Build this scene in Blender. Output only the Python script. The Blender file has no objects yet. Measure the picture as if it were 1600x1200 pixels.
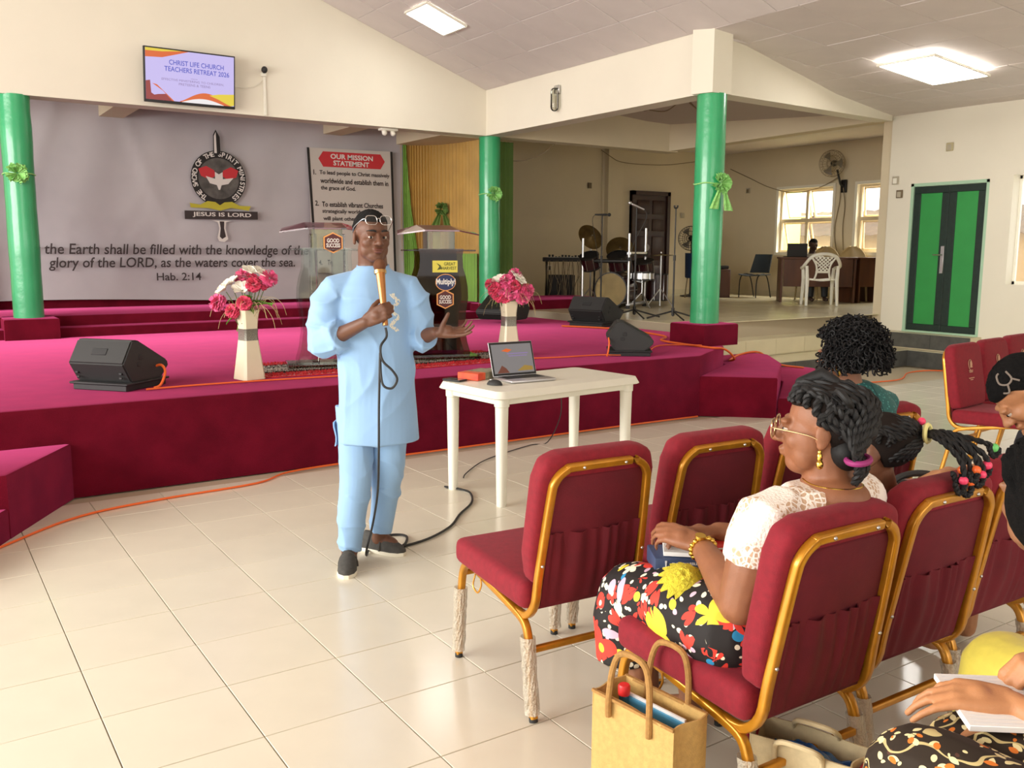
import bpy, bmesh, math, random
from mathutils import Vector, Matrix, Euler, noise

SC = bpy.context.scene
COL = SC.collection
random.seed(7)
PI = math.pi
R = math.radians

# ------------------------------------------------------------------ camera, world, exposure
VIEW_YAW = 0.982          # heading of the view from the +x axis
cam_data = bpy.data.cameras.new('camera')
cam_data.sensor_width = 36
cam_data.lens = 36 * 1418 / 1600
cam_data.clip_start = 0.02
cam = bpy.data.objects.new('camera', cam_data)
COL.objects.link(cam)
_F = Vector((math.cos(VIEW_YAW), math.sin(VIEW_YAW), 0))
_R0 = Vector((math.sin(VIEW_YAW), -math.cos(VIEW_YAW), 0))
_p, _r = 0.1437, 0.0052
_fw = _F * math.cos(_p) - Vector((0, 0, math.sin(_p)))
_up0 = _F * math.sin(_p) + Vector((0, 0, math.cos(_p)))
_rt = _R0 * math.cos(_r) + _up0 * math.sin(_r)
_up = _up0 * math.cos(_r) - _R0 * math.sin(_r)
cam.matrix_world = Matrix(((_rt.x, _up.x, -_fw.x, 0), (_rt.y, _up.y, -_fw.y, 0), (_rt.z, _up.z, -_fw.z, 1.5), (0, 0, 0, 1)))
SC.camera = cam

world = bpy.data.worlds.new('sky'); SC.world = world
world.use_nodes = True
bg = world.node_tree.nodes['Background']
bg.inputs[0].default_value = (1.0, 0.985, 0.96, 1)
bg.inputs[1].default_value = 1.5

def area_light(name, loc, target, sx, sy, power, color):
    l = bpy.data.lights.new(name, 'AREA'); l.shape = 'RECTANGLE'; l.size = sx; l.size_y = sy
    l.energy = power; l.color = color
    o = bpy.data.objects.new(name, l); COL.objects.link(o); o.location = loc
    o.rotation_euler = (Vector(target) - Vector(loc)).to_track_quat('-Z', 'Y').to_euler()
    return o
# daylight through the hall's window bands, left of the room and behind the viewer
area_light('daylight_left', (-5.8, 5.2, 2.5), (2.5, 5.0, 0.4), 9, 2.4, 640, (1, 0.97, 0.9))
area_light('daylight_annex', (15.9, 11.2, 3.7), (11.5, 10.6, .8), 3.2, 1.2, 560, (1, .95, .82))
area_light('daylight_rear', (3.5, -4.6, 2.6), (4.5, 4.0, 0.6), 9, 2.2, 130, (1, 0.96, 0.88))

SC.view_settings.view_transform = 'Standard'
SC.view_settings.look = 'None'
SC.view_settings.exposure = 0.5
SC.view_settings.gamma = 1
SC.view_settings.use_curve_mapping = False
SC.cycles.max_bounces = 8
SC.cycles.transparent_max_bounces = 12

# ------------------------------------------------------------------ helpers
def srgb(r, g, b):
    f = lambda c: (c / 255 / 12.92) if c / 255 <= 0.04045 else ((c / 255 + 0.055) / 1.055) ** 2.4
    return (f(r), f(g), f(b))

class MB:
    """collects shapes into one mesh"""
    def __init__(s):
        s.v = []; s.f = []; s.mi = []; s.m = 0; s.M = None
    def add(s, vs, fs):
        o = len(s.v)
        if s.M is not None: vs = [s.M @ Vector(v) for v in vs]
        s.v += [tuple(v) for v in vs]
        for f in fs:
            s.f.append(tuple(i + o for i in f)); s.mi.append(s.m)
        return s
    def box(s, x0, x1, y0, y1, z0, z1):
        return s.add([(x0,y0,z0),(x1,y0,z0),(x1,y1,z0),(x0,y1,z0),(x0,y0,z1),(x1,y0,z1),(x1,y1,z1),(x0,y1,z1)],
            [(0,3,2,1),(4,5,6,7),(0,1,5,4),(1,2,6,5),(2,3,7,6),(3,0,4,7)])
    def bm(s, b):
        b.verts.ensure_lookup_table(); b.verts.index_update()
        s.add([v.co.copy() for v in b.verts], [[v.index for v in f.verts] for f in b.faces]); b.free(); return s
    def rbox(s, x0, x1, y0, y1, z0, z1, r=.01, seg=2):
        b = bmesh.new(); bmesh.ops.create_cube(b, size=1)
        for v in b.verts:
            v.co = Vector(((x0+x1)/2 + v.co.x*(x1-x0), (y0+y1)/2 + v.co.y*(y1-y0), (z0+z1)/2 + v.co.z*(z1-z0)))
        bmesh.ops.bevel(b, geom=b.edges[:], offset=r, segments=seg, affect='EDGES', profile=.5)
        return s.bm(b)
    def prism(s, poly, z0, z1, r=0, seg=2):
        n = len(poly)
        b = bmesh.new()
        lo = [b.verts.new((p[0], p[1], z0)) for p in poly]; hi = [b.verts.new((p[0], p[1], z1)) for p in poly]
        b.faces.new(lo[::-1]); top = b.faces.new(hi)
        for i in range(n): b.faces.new((lo[i], lo[(i+1)%n], hi[(i+1)%n], hi[i]))
        bmesh.ops.recalc_face_normals(b, faces=b.faces[:])
        if r: bmesh.ops.bevel(b, geom=list(top.edges), offset=r, segments=seg, affect='EDGES', profile=.5)
        return s.bm(b)
    def tube(s, pts, rad, seg=8, closed=False, sec=None, cap=True, up=None):
        """sweep a round (or given) section along pts; rad is a number or a list"""
        P = [Vector(p) for p in pts]; n = len(P)
        rr = rad if isinstance(rad, (list, tuple)) else [rad]*n
        sec = sec or [(math.cos(2*PI*k/seg), math.sin(2*PI*k/seg)) for k in range(seg)]
        m = len(sec)
        T = []
        for i in range(n):
            a = P[(i-1) % n] if (i > 0 or closed) else P[i]; c = P[(i+1) % n] if (i < n-1 or closed) else P[i]
            t = c - a
            T.append(t.normalized() if t.length > 1e-9 else Vector((0,0,1)))
        u = Vector(up) if up else (Vector((0,0,1)) if abs(T[0].z) < .9 else Vector((1,0,0)))
        N = (u - T[0]*u.dot(T[0])).normalized()
        vs = []
        for i in range(n):
            if i > 0:
                q = T[i-1].rotation_difference(T[i]); N = q @ N
                N = (N - T[i]*N.dot(T[i])).normalized()
                if up:
                    u2 = Vector(up); u2 = u2 - T[i]*u2.dot(T[i])
                    if u2.length > .05: N = u2.normalized()
            B = T[i].cross(N)
            for (a, b_) in sec: vs.append(P[i] + (N*a + B*b_)*rr[i])
        fs = []
        for i in range(n if closed else n-1):
            j = (i+1) % n
            for k in range(m):
                l = (k+1) % m
                fs.append((i*m+k, i*m+l, j*m+l, j*m+k))
        if cap and not closed:
            fs.append(tuple(range(m))[::-1]); fs.append(tuple((n-1)*m+k for k in range(m)))
        return s.add(vs, fs)
    def limb(s, pts, rad, seg=12, flat=1.0, up=None):
        """tapered tube with rounded ends, smooth through its points"""
        P = [Vector(p) for p in pts]; rr = list(rad)
        d0 = (P[0]-P[1]).normalized(); d1 = (P[-1]-P[-2]).normalized()
        pre = []; post = []
        for a in (80, 55, 28):
            pre.append((P[0] + d0*rr[0]*math.sin(R(a)), rr[0]*math.cos(R(a))))
            post.insert(0, (P[-1] + d1*rr[-1]*math.sin(R(a)), rr[-1]*math.cos(R(a))))
        al = pre + list(zip(P, rr)) + post
        sec = [(math.cos(2*PI*k/seg)*flat, math.sin(2*PI*k/seg)) for k in range(seg)]
        return s.tube([a[0] for a in al], [a[1] for a in al], seg, sec=sec, up=up)
    def lathe(s, prof, seg=24, c=(0,0,0), sx=1, sy=1, cap=True):
        n = len(prof); vs = []; fs = []
        for (r_, z_) in prof:
            for k in range(seg):
                a = 2*PI*k/seg; vs.append((c[0]+r_*math.cos(a)*sx, c[1]+r_*math.sin(a)*sy, c[2]+z_))
        for i in range(n-1):
            for k in range(seg):
                l = (k+1) % seg; fs.append((i*seg+k, i*seg+l, (i+1)*seg+l, (i+1)*seg+k))
        if cap and prof[0][0] > 1e-5: fs.append(tuple(range(seg))[::-1])
        if cap and prof[-1][0] > 1e-5: fs.append(tuple((n-1)*seg+k for k in range(seg)))
        return s.add(vs, fs)
    def ball(s, c, r, seg=16, rings=10, rot=None):
        r = r if isinstance(r, (tuple, list)) else (r, r, r)
        Q = rot.to_matrix() if rot else None
        vs = [(0,0,-1)]; fs = []
        for i in range(1, rings):
            t = -PI/2 + PI*i/rings
            for k in range(seg):
                a = 2*PI*k/seg; vs.append((math.cos(t)*math.cos(a), math.cos(t)*math.sin(a), math.sin(t)))
        vs.append((0,0,1)); L = len(vs)-1
        for k in range(seg):
            l = (k+1) % seg
            fs.append((0, 1+l, 1+k)); fs.append((L, L-seg+k, L-seg+l))
            for i in range(rings-2): fs.append((1+i*seg+k, 1+i*seg+l, 1+(i+1)*seg+l, 1+(i+1)*seg+k))
        out = []
        for v in vs:
            w = Vector((v[0]*r[0], v[1]*r[1], v[2]*r[2]))
            if Q: w = Q @ w
            out.append(w + Vector(c))
        return s.add(out, fs)
    def grid(s, fn, nu, nv, thick=0):
        """surface fn(u,v) for u,v in 0..1; with thickness it is closed"""
        vs = [fn(i/(nu-1), j/(nv-1)) for j in range(nv) for i in range(nu)]
        fs = [(j*nu+i, j*nu+i+1, (j+1)*nu+i+1, (j+1)*nu+i) for j in range(nv-1) for i in range(nu-1)]
        if not thick: return s.add(vs, fs)
        m = bpy.data.meshes.new('t'); m.from_pydata([tuple(v) for v in vs], [], fs); m.update()
        nr = [v.normal.copy() for v in m.vertices]; bpy.data.meshes.remove(m)
        N = len(vs); vs2 = vs + [Vector(v) - nr[i]*thick for i, v in enumerate(vs)]
        fs2 = fs + [tuple(i+N for i in f[::-1]) for f in fs]
        ring = [i for i in range(nu)] + [j*nu+nu-1 for j in range(1, nv)] + [(nv-1)*nu+i for i in range(nu-2, -1, -1)] + [j*nu for j in range(nv-2, 0, -1)]
        for a in range(len(ring)):
            p, q = ring[a], ring[(a+1) % len(ring)]; fs2.append((q, p, p+N, q+N))
        return s.add(vs2, fs2)

def mesh_of(name, mb, mats, smooth=40):
    me = bpy.data.meshes.new(name); me.from_pydata(mb.v, [], mb.f)
    for m in (mats if isinstance(mats, (list, tuple)) else [mats]): me.materials.append(m)
    if max(mb.mi, default=0): me.polygons.foreach_set('material_index', mb.mi)
    me.update()
    if smooth:
        me.polygons.foreach_set('use_smooth', [True]*len(me.polygons)); me.set_sharp_from_angle(angle=R(smooth))
    return me
def obj(name, mb, mats, parent=None, smooth=40, loc=None, rot=None, label=None):
    me = mb if isinstance(mb, bpy.types.Mesh) else mesh_of(name, mb, mats, smooth)
    o = bpy.data.objects.new(name, me); COL.objects.link(o)
    if parent: o.parent = parent
    if loc: o.location = loc
    if rot: o.rotation_euler = rot
    if label: o['label'] = label
    return o
def tag(o, label, cat, group=None):
    o['label'] = label; o['category'] = cat
    if group: o['group'] = group
    return o
def thing(name, label, cat, loc=(0,0,0), rz=0, group=None, scale=None):
    o = bpy.data.objects.new(name, None); o.empty_display_size = .1; COL.objects.link(o)
    o.location = loc; o.rotation_euler = (0, 0, rz)
    if scale: o.scale = (scale,)*3
    return tag(o, label, cat, group)
def struct(name, mb, m, parent=None, smooth=30, **k):
    o = obj(name, mb, m, parent, smooth, **k)
    if not parent: o['kind'] = 'structure'
    return o
def dup(root, label=None, loc=None, rz=None, skip=()):
    r = root.copy(); COL.objects.link(r)
    if label: r['label'] = label
    if loc is not None: r.location = loc
    if rz is not None: r.rotation_euler = (0, 0, rz)
    def rec(a, b):
        for ch in list(a.children):
            if ch.name.split('.')[0] in skip: continue
            c = ch.copy(); COL.objects.link(c); c.parent = b; rec(ch, c)
    rec(root, r)
    return r
def text(body, size, m, parent, M, name='lettering', align='CENTER', bold=0.0, shear=0.0, depth=.0012, space=1.0, line=1.0, wide=1.0):
    cu = bpy.data.curves.new('txt', 'FONT'); cu.body = body; cu.size = size; cu.align_x = align; cu.align_y = 'CENTER'
    cu.offset = bold*size; cu.shear = shear; cu.extrude = depth; cu.resolution_u = 3; cu.space_character = space; cu.space_line = line
    t = bpy.data.objects.new('txt', cu); COL.objects.link(t)
    dg = bpy.context.evaluated_depsgraph_get()
    me = bpy.data.meshes.new_from_object(t.evaluated_get(dg)); bpy.data.objects.remove(t); bpy.data.curves.remove(cu)
    if wide != 1: me.transform(Matrix.Diagonal((wide, 1, 1, 1)))
    me.transform(M); me.materials.clear(); me.materials.append(m)
    return obj(name, me, m, parent)
def frame(origin, xdir, ydir):
    """matrix whose x,y axes are xdir,ydir: the plane that flat print lies in"""
    X = Vector(xdir).normalized(); Y = Vector(ydir); Y = (Y - X*Y.dot(X)).normalized(); Z = X.cross(Y)
    M = Matrix((X, Y, Z)).transposed().to_4x4(); M.translation = Vector(origin); return M
def smoothpath(pts, n=6, closed=False):
    P = [Vector(p) for p in pts]; out = []; L = len(P)
    for i in range(L if closed else L-1):
        g = (lambda k: P[k % L]) if closed else (lambda k: P[max(0, min(L-1, k))])
        p0, p1, p2, p3 = g(i-1), g(i), g(i+1), g(i+2)
        for k in range(n):
            t = k/n
            out.append(.5*((2*p1) + (p2-p0)*t + (2*p0-5*p1+4*p2-p3)*t*t + (3*p1-p0-3*p2+p3)*t**3))
    if not closed: out.append(P[-1])
    return out
def rounded_loop(w, h, r, n=5):
    """points of a rounded rectangle centred on 0"""
    o = []
    for cx, cy, a0 in ((w/2-r, h/2-r, 0), (-w/2+r, h/2-r, 90), (-w/2+r, -h/2+r, 180), (w/2-r, -h/2+r, 270)):
        for k in range(n+1):
            a = R(a0 + 90*k/n); o.append((cx + r*math.cos(a), cy + r*math.sin(a)))
    return o

# ------------------------------------------------------------------ materials
def mat(name, col, rough=.5, metal=0, noise_=None, bump=None, sheen=0, coat=0, emit=None, alpha=None, trans=0, ior=None, stretch=None, spec=None, sss=0, sheen_tint=None):
    m = bpy.data.materials.new(name); m.use_nodes = True
    nt = m.node_tree; b = nt.nodes['Principled BSDF']
    col = tuple(col)
    b.inputs['Base Color'].default_value = (*col, 1); b.inputs['Roughness'].default_value = rough; b.inputs['Metallic'].default_value = metal
    if sheen:
        b.inputs['Sheen Weight'].default_value = sheen; b.inputs['Sheen Roughness'].default_value = .4
        if sheen_tint: b.inputs['Sheen Tint'].default_value = (*sheen_tint, 1)
    if coat: b.inputs['Coat Weight'].default_value = coat; b.inputs['Coat Roughness'].default_value = .08
    if emit: b.inputs['Emission Color'].default_value = (*emit[0], 1); b.inputs['Emission Strength'].default_value = emit[1]
    if alpha is not None: b.inputs['Alpha'].default_value = alpha
    if trans: b.inputs['Transmission Weight'].default_value = trans
    if ior: b.inputs['IOR'].default_value = ior
    if spec is not None: b.inputs['Specular IOR Level'].default_value = spec
    if sss: b.inputs['Subsurface Weight'].default_value = sss; b.inputs['Subsurface Radius'].default_value = (.02, .008, .004)
    tc = None
    if noise_ or bump:
        tc = nt.nodes.new('ShaderNodeTexCoord'); src = tc.outputs['Object']
        if stretch:
            mp = nt.nodes.new('ShaderNodeMapping'); mp.inputs['Scale'].default_value = stretch; nt.links.new(src, mp.inputs[0]); src = mp.outputs[0]
    if noise_:
        sc, amt = noise_[:2]; col2 = noise_[2] if len(noise_) > 2 else tuple(c*(1-amt) for c in col)
        col1 = tuple(min(1, c*(1+amt*.4)) for c in col) if len(noise_) < 3 else col
        n = nt.nodes.new('ShaderNodeTexNoise'); n.inputs['Scale'].default_value = sc; n.inputs['Detail'].default_value = 5
        r_ = nt.nodes.new('ShaderNodeValToRGB'); r_.color_ramp.elements[0].position = .3; r_.color_ramp.elements[1].position = .7
        r_.color_ramp.elements[0].color = (*col2, 1); r_.color_ramp.elements[1].color = (*col1, 1)
        nt.links.new(src, n.inputs[0]); nt.links.new(n.outputs[0], r_.inputs[0]); nt.links.new(r_.outputs[0], b.inputs['Base Color'])
    if bump:
        n = nt.nodes.new('ShaderNodeTexNoise'); n.inputs['Scale'].default_value = bump[0]; n.inputs['Detail'].default_value = 4
        bp = nt.nodes.new('ShaderNodeBump'); bp.inputs['Strength'].default_value = bump[1]; bp.inputs['Distance'].default_value = bump[2] if len(bump) > 2 else .01
        nt.links.new(src, n.inputs[0]); nt.links.new(n.outputs[0], bp.inputs['Height']); nt.links.new(bp.outputs[0], b.inputs['Normal'])
    return m

M = {}
M['wall'] = mat('cream wall paint', srgb(232, 226, 208), .75, noise_=(1.2, .04), bump=(30, .08, .004))
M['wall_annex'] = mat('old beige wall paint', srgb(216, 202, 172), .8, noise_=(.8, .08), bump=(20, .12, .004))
M['ceiling'] = mat('ceiling board', srgb(216, 207, 202), .7, noise_=(3, .05))
M['ceiling_back'] = mat('ceiling joint', srgb(186, 172, 164), .9)
M['tile'] = mat('cream floor tile', srgb(232, 225, 206), .2, noise_=(2.2, .07), spec=.55)
M['grout'] = mat('grey grout', srgb(176, 162, 138), .9)
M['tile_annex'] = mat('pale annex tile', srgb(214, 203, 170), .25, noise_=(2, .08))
M['dark_tile'] = mat('dark slate tile', srgb(84, 84, 80), .35, noise_=(9, .3))
M['carpet'] = mat('crimson pile carpet', (0.155, 0.006, 0.018), .95, noise_=(5, .28), bump=(260, .6, .012), spec=.05)
def velvet(m, col, rough):
    nt = m.node_tree; b = nt.nodes['Principled BSDF']; o = nt.nodes['Material Output']
    s = nt.nodes.new('ShaderNodeBsdfSheen'); s.inputs['Color'].default_value = (*col, 1); s.inputs['Roughness'].default_value = rough
    a = nt.nodes.new('ShaderNodeAddShader'); nt.links.new(b.outputs[0], a.inputs[0]); nt.links.new(s.outputs[0], a.inputs[1]); nt.links.new(a.outputs[0], o.inputs[0])
velvet(M['carpet'], (.60, .085, .25), .42)
M['green_paint'] = mat('glossy green vinyl', srgb(52, 170, 110), .28, noise_=(3, .12), bump=(14, .35, .01), coat=.4)
M['white_frame'] = mat('cream aluminium frame', srgb(214, 196, 160), .45)
M['black'] = mat('matt black', (.013, .013, .014), .6, noise_=(40, .2))
M['soft_black'] = mat('black textured plastic', (.022, .022, .022), .62, bump=(220, .3, .003))
M['steel'] = mat('brushed steel', (.62, .62, .62), .28, 1)
M['chrome'] = mat('chrome', (.8, .8, .8), .12, 1)
M['dark_metal'] = mat('black painted metal', (.02, .018, .016), .4, .3)
M['white_plastic'] = mat('white plastic', srgb(238, 235, 220), .38, noise_=(3, .04))
M['white_paper'] = mat('white paper', srgb(240, 238, 235), .8)
M['orange_cable'] = mat('orange cable rubber', srgb(235, 105, 40), .5)
M['black_cable'] = mat('black cable rubber', (.015, .015, .016), .5)
M['wire'] = mat('dusty grey wire', srgb(138, 122, 96), .7)
M['glass'] = mat('window glass', (.95, .97, .95), .03, alpha=.12)
M['wood'] = mat('brown desk wood', srgb(92, 52, 28), .5, noise_=(6, .35), stretch=(1, 1, .2))
M['darkwood'] = mat('dark brown door wood', srgb(52, 24, 18), .42, noise_=(8, .3), stretch=(3, 3, .4))

# ================================================================== THE SETTING
# --- floor with single tiles
TX, TY = .405, .40
fl = struct('floor', MB().box(-5.5, 11.7, -4.5, 8.3, -.06, -.009), M['grout'])
tile_me = mesh_of('tile', MB().rbox(0, TX-.004, 0, TY-.004, -.012, 0, .0012, 1), M['tile'], 0)
cells = []
for i in range(-15, 29):
    for j in range(-13, 15):
        x, y = .43 + TX*i, .23 + TY*j
        c = Vector((x + .2, y + .2, 0))
        if y > 7.0 or x + TX > 11.7: continue
        if y + .2 > 5.97 and x < 6.2: continue
        r_, d_ = c.dot(_R0), c.dot(_F)
        vis = d_ > .9 and abs(r_) < d_*.60 + .35
        cells.append(((0 if vis else 1000) + d_, x, y))
cells.sort()
rest = MB()
for k, (_, x, y) in enumerate(cells):
    if k < 300:
        o = bpy.data.objects.new('tile', tile_me); COL.objects.link(o); o.parent = fl; o.location = (x, y, random.uniform(-.0006, .0004))
    else: rest.box(x, x+TX-.004, y, y+TY-.004, -.012, 0)
o = obj('tile_field', rest, M['tile'], fl, 0); o['kind'] = 'stuff'

# --- the stage: carpeted platform, two rear steps, side steps, plinths
stage_poly = [(-4, 5.97), (6.08, 5.97), (6.95, 6.5), (7.3, 7.1), (7.62, 8.0), (7.62, 10.9), (-4, 10.9)]
st = struct('stage_platform', MB().prism(stage_poly, 0, .57, .022), M['carpet'])
struct('trim_1', MB().prism([(-4, 10.62), (6.4, 10.92), (7.0, 10.97), (7.0, 11.4), (-4, 11.4)], .57, .675, .015), M['carpet'])
struct('trim_2', MB().prism([(-4, 10.86), (6.2, 11.2), (9.5, 11.3), (9.5, 12.5), (-4, 12.5)], .57, .79, .015), M['carpet'])
step_r = thing('side_steps', 'wide crimson carpeted corner steps at the right end of the stage', 'steps', (0,0,0))
obj('step', MB().prism([(6.085, 5.975), (6.6, 5.5), (7.55, 6.25), (8.05, 6.85), (8.08, 7.1), (7.3, 7.08), (6.96, 6.49)], 0, .38, .022), M['carpet'], step_r)
obj('step', MB().prism([(6.62, 5.5), (6.88, 5.36), (7.9, 6.0), (8.75, 6.75), (8.75, 7.0), (8.1, 7.1), (7.57, 6.24)], 0, .19, .02), M['carpet'], step_r)
step_l = thing('stage_steps', 'crimson carpeted steps up to the left end of the stage', 'steps', (0,0,0))
obj('step', MB().prism([(.77, 5.965), (.37, 5.28), (-2.4, 5.28), (-2.4, 5.965)], 0, .345, .02), M['carpet'], step_l)
obj('step', MB().prism([(.365, 5.275), (.0, 4.62), (-2.4, 4.62), (-2.4, 5.275)], 0, .17, .02), M['carpet'], step_l)

# --- pillars on carpeted plinths, each a thing of its own
def rosette(parent, tail):
    """crumpled net bow: petals folded round a knot"""
    b = MB(); rr = random.Random(3)
    for k in range(46):
        a = rr.uniform(0, 2*PI); e = rr.uniform(-.9, .9)
        d = Vector((math.cos(a)*math.cos(e), -abs(math.cos(e))*rr.uniform(.1, .9), math.sin(a)*math.cos(e))).normalized()
        t = d.cross(Vector((rr.uniform(-1,1), rr.uniform(-1,1), rr.uniform(-1,1)))).normalized(); s_ = d.cross(t)
        p = d*.012; q = d*rr.uniform(.06, .085); w = rr.uniform(.018, .032)
        b.grid(lambda u, v, p=p, q=q, t=t, s_=s_, w=w: p.lerp(q, v) + t*w*(u-.5)*2*(.3+v) + s_*.012*math.sin(u*9)*v, 5, 4)
    obj('bow', b, M['net'], parent)
    if tail:
        b = MB()
        for sgn, ln in ((-1, .16), (1, .17)):
            b.grid(lambda u, v, sgn=sgn, ln=ln: Vector((sgn*(.02+.055*v) + (u-.5)*(.03+.07*v), -.02-.012*math.sin(u*12), -.03-ln*v)), 9, 5)
        obj('ribbon_tail', b, M['net'], parent)
M['net'] = mat('pale green net fabric', srgb(160, 225, 130), .8, noise_=(60, .3), sheen=.3)
def pillar(loc, zt, label, plinth_label, hb, a_ros, z_ros, tail, hx=.26, zb=.57, ztop=.79):
    t = thing('pillar', label, 'pillar', (loc[0], loc[1], 0))
    b = MB(); n = 28; Z = [ztop + (zt-ztop)*k/14 for k in range(15)]
    rr = random.Random(int(loc[0]*10))
    b.lathe([(.148 + rr.uniform(-.003, .004), z_) for z_ in Z], n)
    obj('shaft', b, M['green_paint'], t)
    # net tie round the shaft
    ring = [(.154*math.cos(2*PI*k/24), .154*math.sin(2*PI*k/24), z_ros + .006*math.sin(k)) for k in range(24)]
    obj('tie', MB().tube(ring, .007, 6, closed=True), M['net'], t)
    e = bpy.data.objects.new('ribbon', None); COL.objects.link(e); e.parent = t
    dx, dy = math.cos(a_ros), math.sin(a_ros)
    e.location = (.165*dx, .165*dy, z_ros); e.rotation_euler = (0, 0, a_ros + PI/2); e.scale = (1.35,)*3
    rosette(e, tail)
    p = MB().prism([(-hx, -hx), (hx, -hx), (hx, hx), (-hx, hx)], zb, ztop, .02)
    obj('plinth', p, M['carpet'], t, label=plinth_label)
    return t
pillar((1.09, 10.92), 3.08, 'green vinyl wrapped pillar on crimson plinth left of the backdrop', 'crimson carpeted plinth', 1, R(-100), 2.28, False, zb=.565)
pillar((6.9, 10.92), 3.08, 'green vinyl wrapped pillar beside the yellow drape, behind the lectern', 'crimson carpeted plinth', 1, R(-100), 2.3, False, hx=.2, zb=.6)
pillar((6.9, 6.74), 3.08, 'green vinyl wrapped pillar with bow tails at the stage corner', 'crimson carpeted plinth', 1, R(-92), 2.2, True, hx=.245)

# --- the gable wall over the stage, its beams
def xz(poly, y0, y1):
    b = MB(); n = len(poly)
    b.add([(p[0], y0, p[1]) for p in poly] + [(p[0], y1, p[1]) for p in poly],
          [tuple(range(n)), tuple(range(n, 2*n))[::-1]] + [(i, i+n, (i+1) % n + n, (i+1) % n) for i in range(n)])
    bm_ = bmesh.new(); me = bpy.data.meshes.new('x'); me.from_pydata(b.v, [], b.f); bm_.from_mesh(me); bpy.data.meshes.remove(me)
    bmesh.ops.recalc_face_normals(bm_, faces=bm_.faces[:]); return MB().bm(bm_)
RZ = lambda x: 3.67 - .35*(x - 6.76) if x <= 6.76 else (3.67 - .085*(x - 6.76) if x < 9.7 else 3.42 - .02*(x - 9.7))
struct('wall_stage', xz([(-4.5, 3.075), (6.76, 3.075), (6.76, 3.80), (1.0, 5.72), (-4.5, 4.0)], 10.79, 11.06), M['wall'])
struct('wall_pillar', MB().box(6.76, 7.02, 6.6, 11.06, 3.075, 3.85), M['wall'])
sl = math.atan2(.27, 1)
fas = MB(); fas.M = Matrix.Translation((6.76, 6.6, 0)) @ Matrix.Rotation(sl, 4, 'Z')
L_ = 5.06
n_ = [(0, 3.075), (L_, 3.345), (L_, 3.5), (2.9, 3.56), (0, 3.85)]
fb = xz(n_, 0, .24); fas.add(fb.v, fb.f)
struct('wall_fascia', fas, M['wall'])
# stage alcove
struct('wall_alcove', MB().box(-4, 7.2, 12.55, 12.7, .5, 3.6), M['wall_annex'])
struct('shade_strip_alcove', MB().box(-4, 6.3, 12.47, 12.55, .78, .95), M['carpet'])  # added dark strip, stands in for the shadow under the banner
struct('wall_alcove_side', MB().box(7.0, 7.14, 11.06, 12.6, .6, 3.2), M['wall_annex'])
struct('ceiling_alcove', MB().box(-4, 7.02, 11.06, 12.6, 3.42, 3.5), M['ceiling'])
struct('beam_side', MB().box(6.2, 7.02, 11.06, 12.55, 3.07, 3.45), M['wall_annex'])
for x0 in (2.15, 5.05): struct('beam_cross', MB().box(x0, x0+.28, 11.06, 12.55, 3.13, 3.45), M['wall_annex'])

# --- main ceiling boards
cs = MB()
prof = [(-4.5, 4.0), (1.0, 5.72), (6.76, 3.685), (9.7, 3.475), (12.0, 3.43)]
cs.add([(x, -4.5, z+.03) for x, z in prof] + [(x, 11.1, z+.03) for x, z in prof], [(i, i+1, i+6, i+5) for i in range(4)])
ceil = struct('ceiling', cs, M['ceiling_back'])
def ceiling_tiles(x0, x1, z0, z1, px, py, ylo, yhi):
    n = round((x1-x0)/px); px = (x1-x0)/n; s_ = (z1-z0)/(x1-x0); a = -math.atan(s_); ln = px/math.cos(a)
    me = mesh_of('ceiling_board', MB().rbox(0, ln-.006, 0, py-.006, 0, .014, .003, 1), M['ceiling'], 0)
    cnt = 0
    for i in range(n):
        y = yhi
        while y > ylo:
            y -= py; x = x0 + i*px
            o = bpy.data.objects.new('ceiling_board', me); COL.objects.link(o); o.parent = ceil
            o.location = (x, y, z0 + s_*(x-x0) + random.uniform(-.002, .002)); o.rotation_euler = (random.uniform(-.002, .002), a + random.uniform(-.002, .002), 0); cnt += 1
    return cnt
nb = ceiling_tiles(3.0, 6.76, 4.986, 3.67, .475, .55, 5.2, 10.79)
nb += ceiling_tiles(6.76, 9.7, 3.67, 3.45, .6, .6, 2.2, 8.0) + ceiling_tiles(9.7, 11.9, 3.45, 3.41, .6, .6, 3.0, 8.3)

def ceiling_light(name_label, c, ax, sx, sy, strength):
    t = thing('ceiling_light', name_label, 'ceiling light', c); t.rotation_euler = (0, ax, 0)
    fr = MB()
    for (a, b, c_, d) in ((-sx/2-.02, sx/2+.02, -sy/2-.02, -sy/2), (-sx/2-.02, sx/2+.02, sy/2, sy/2+.02), (-sx/2-.02, -sx/2, -sy/2, sy/2), (sx/2, sx/2+.02, -sy/2, sy/2)):
        fr.box(a, b, c_, d, -.025, 0)
    obj('frame', fr, M['white_plastic'], t, 0)
    for k in range(3 if sx > .8 else 2):
        w = sx/(3 if sx > .8 else 2)
        obj('diffuser', MB().rbox(-sx/2 + k*w + .004, -sx/2 + (k+1)*w - .004, -sy/2, sy/2, -.016, -.004, .003, 1), M['lamp'], t)
M['lamp'] = mat('lit lamp diffuser', (1, 1, 1), .5, emit=((1, .98, .93), 14))
ceiling_light('square lit panel in the sloping ceiling, upper left', (5.33, 9.6, RZ(5.33)-.004), math.atan(.35), .52, .50, 14)
ceiling_light('larger oblong lit panel in the ceiling above the green doors', (9.22, 5.82, RZ(9.22)-.02), math.atan(.085), 1.0, .62, 14)

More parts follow.
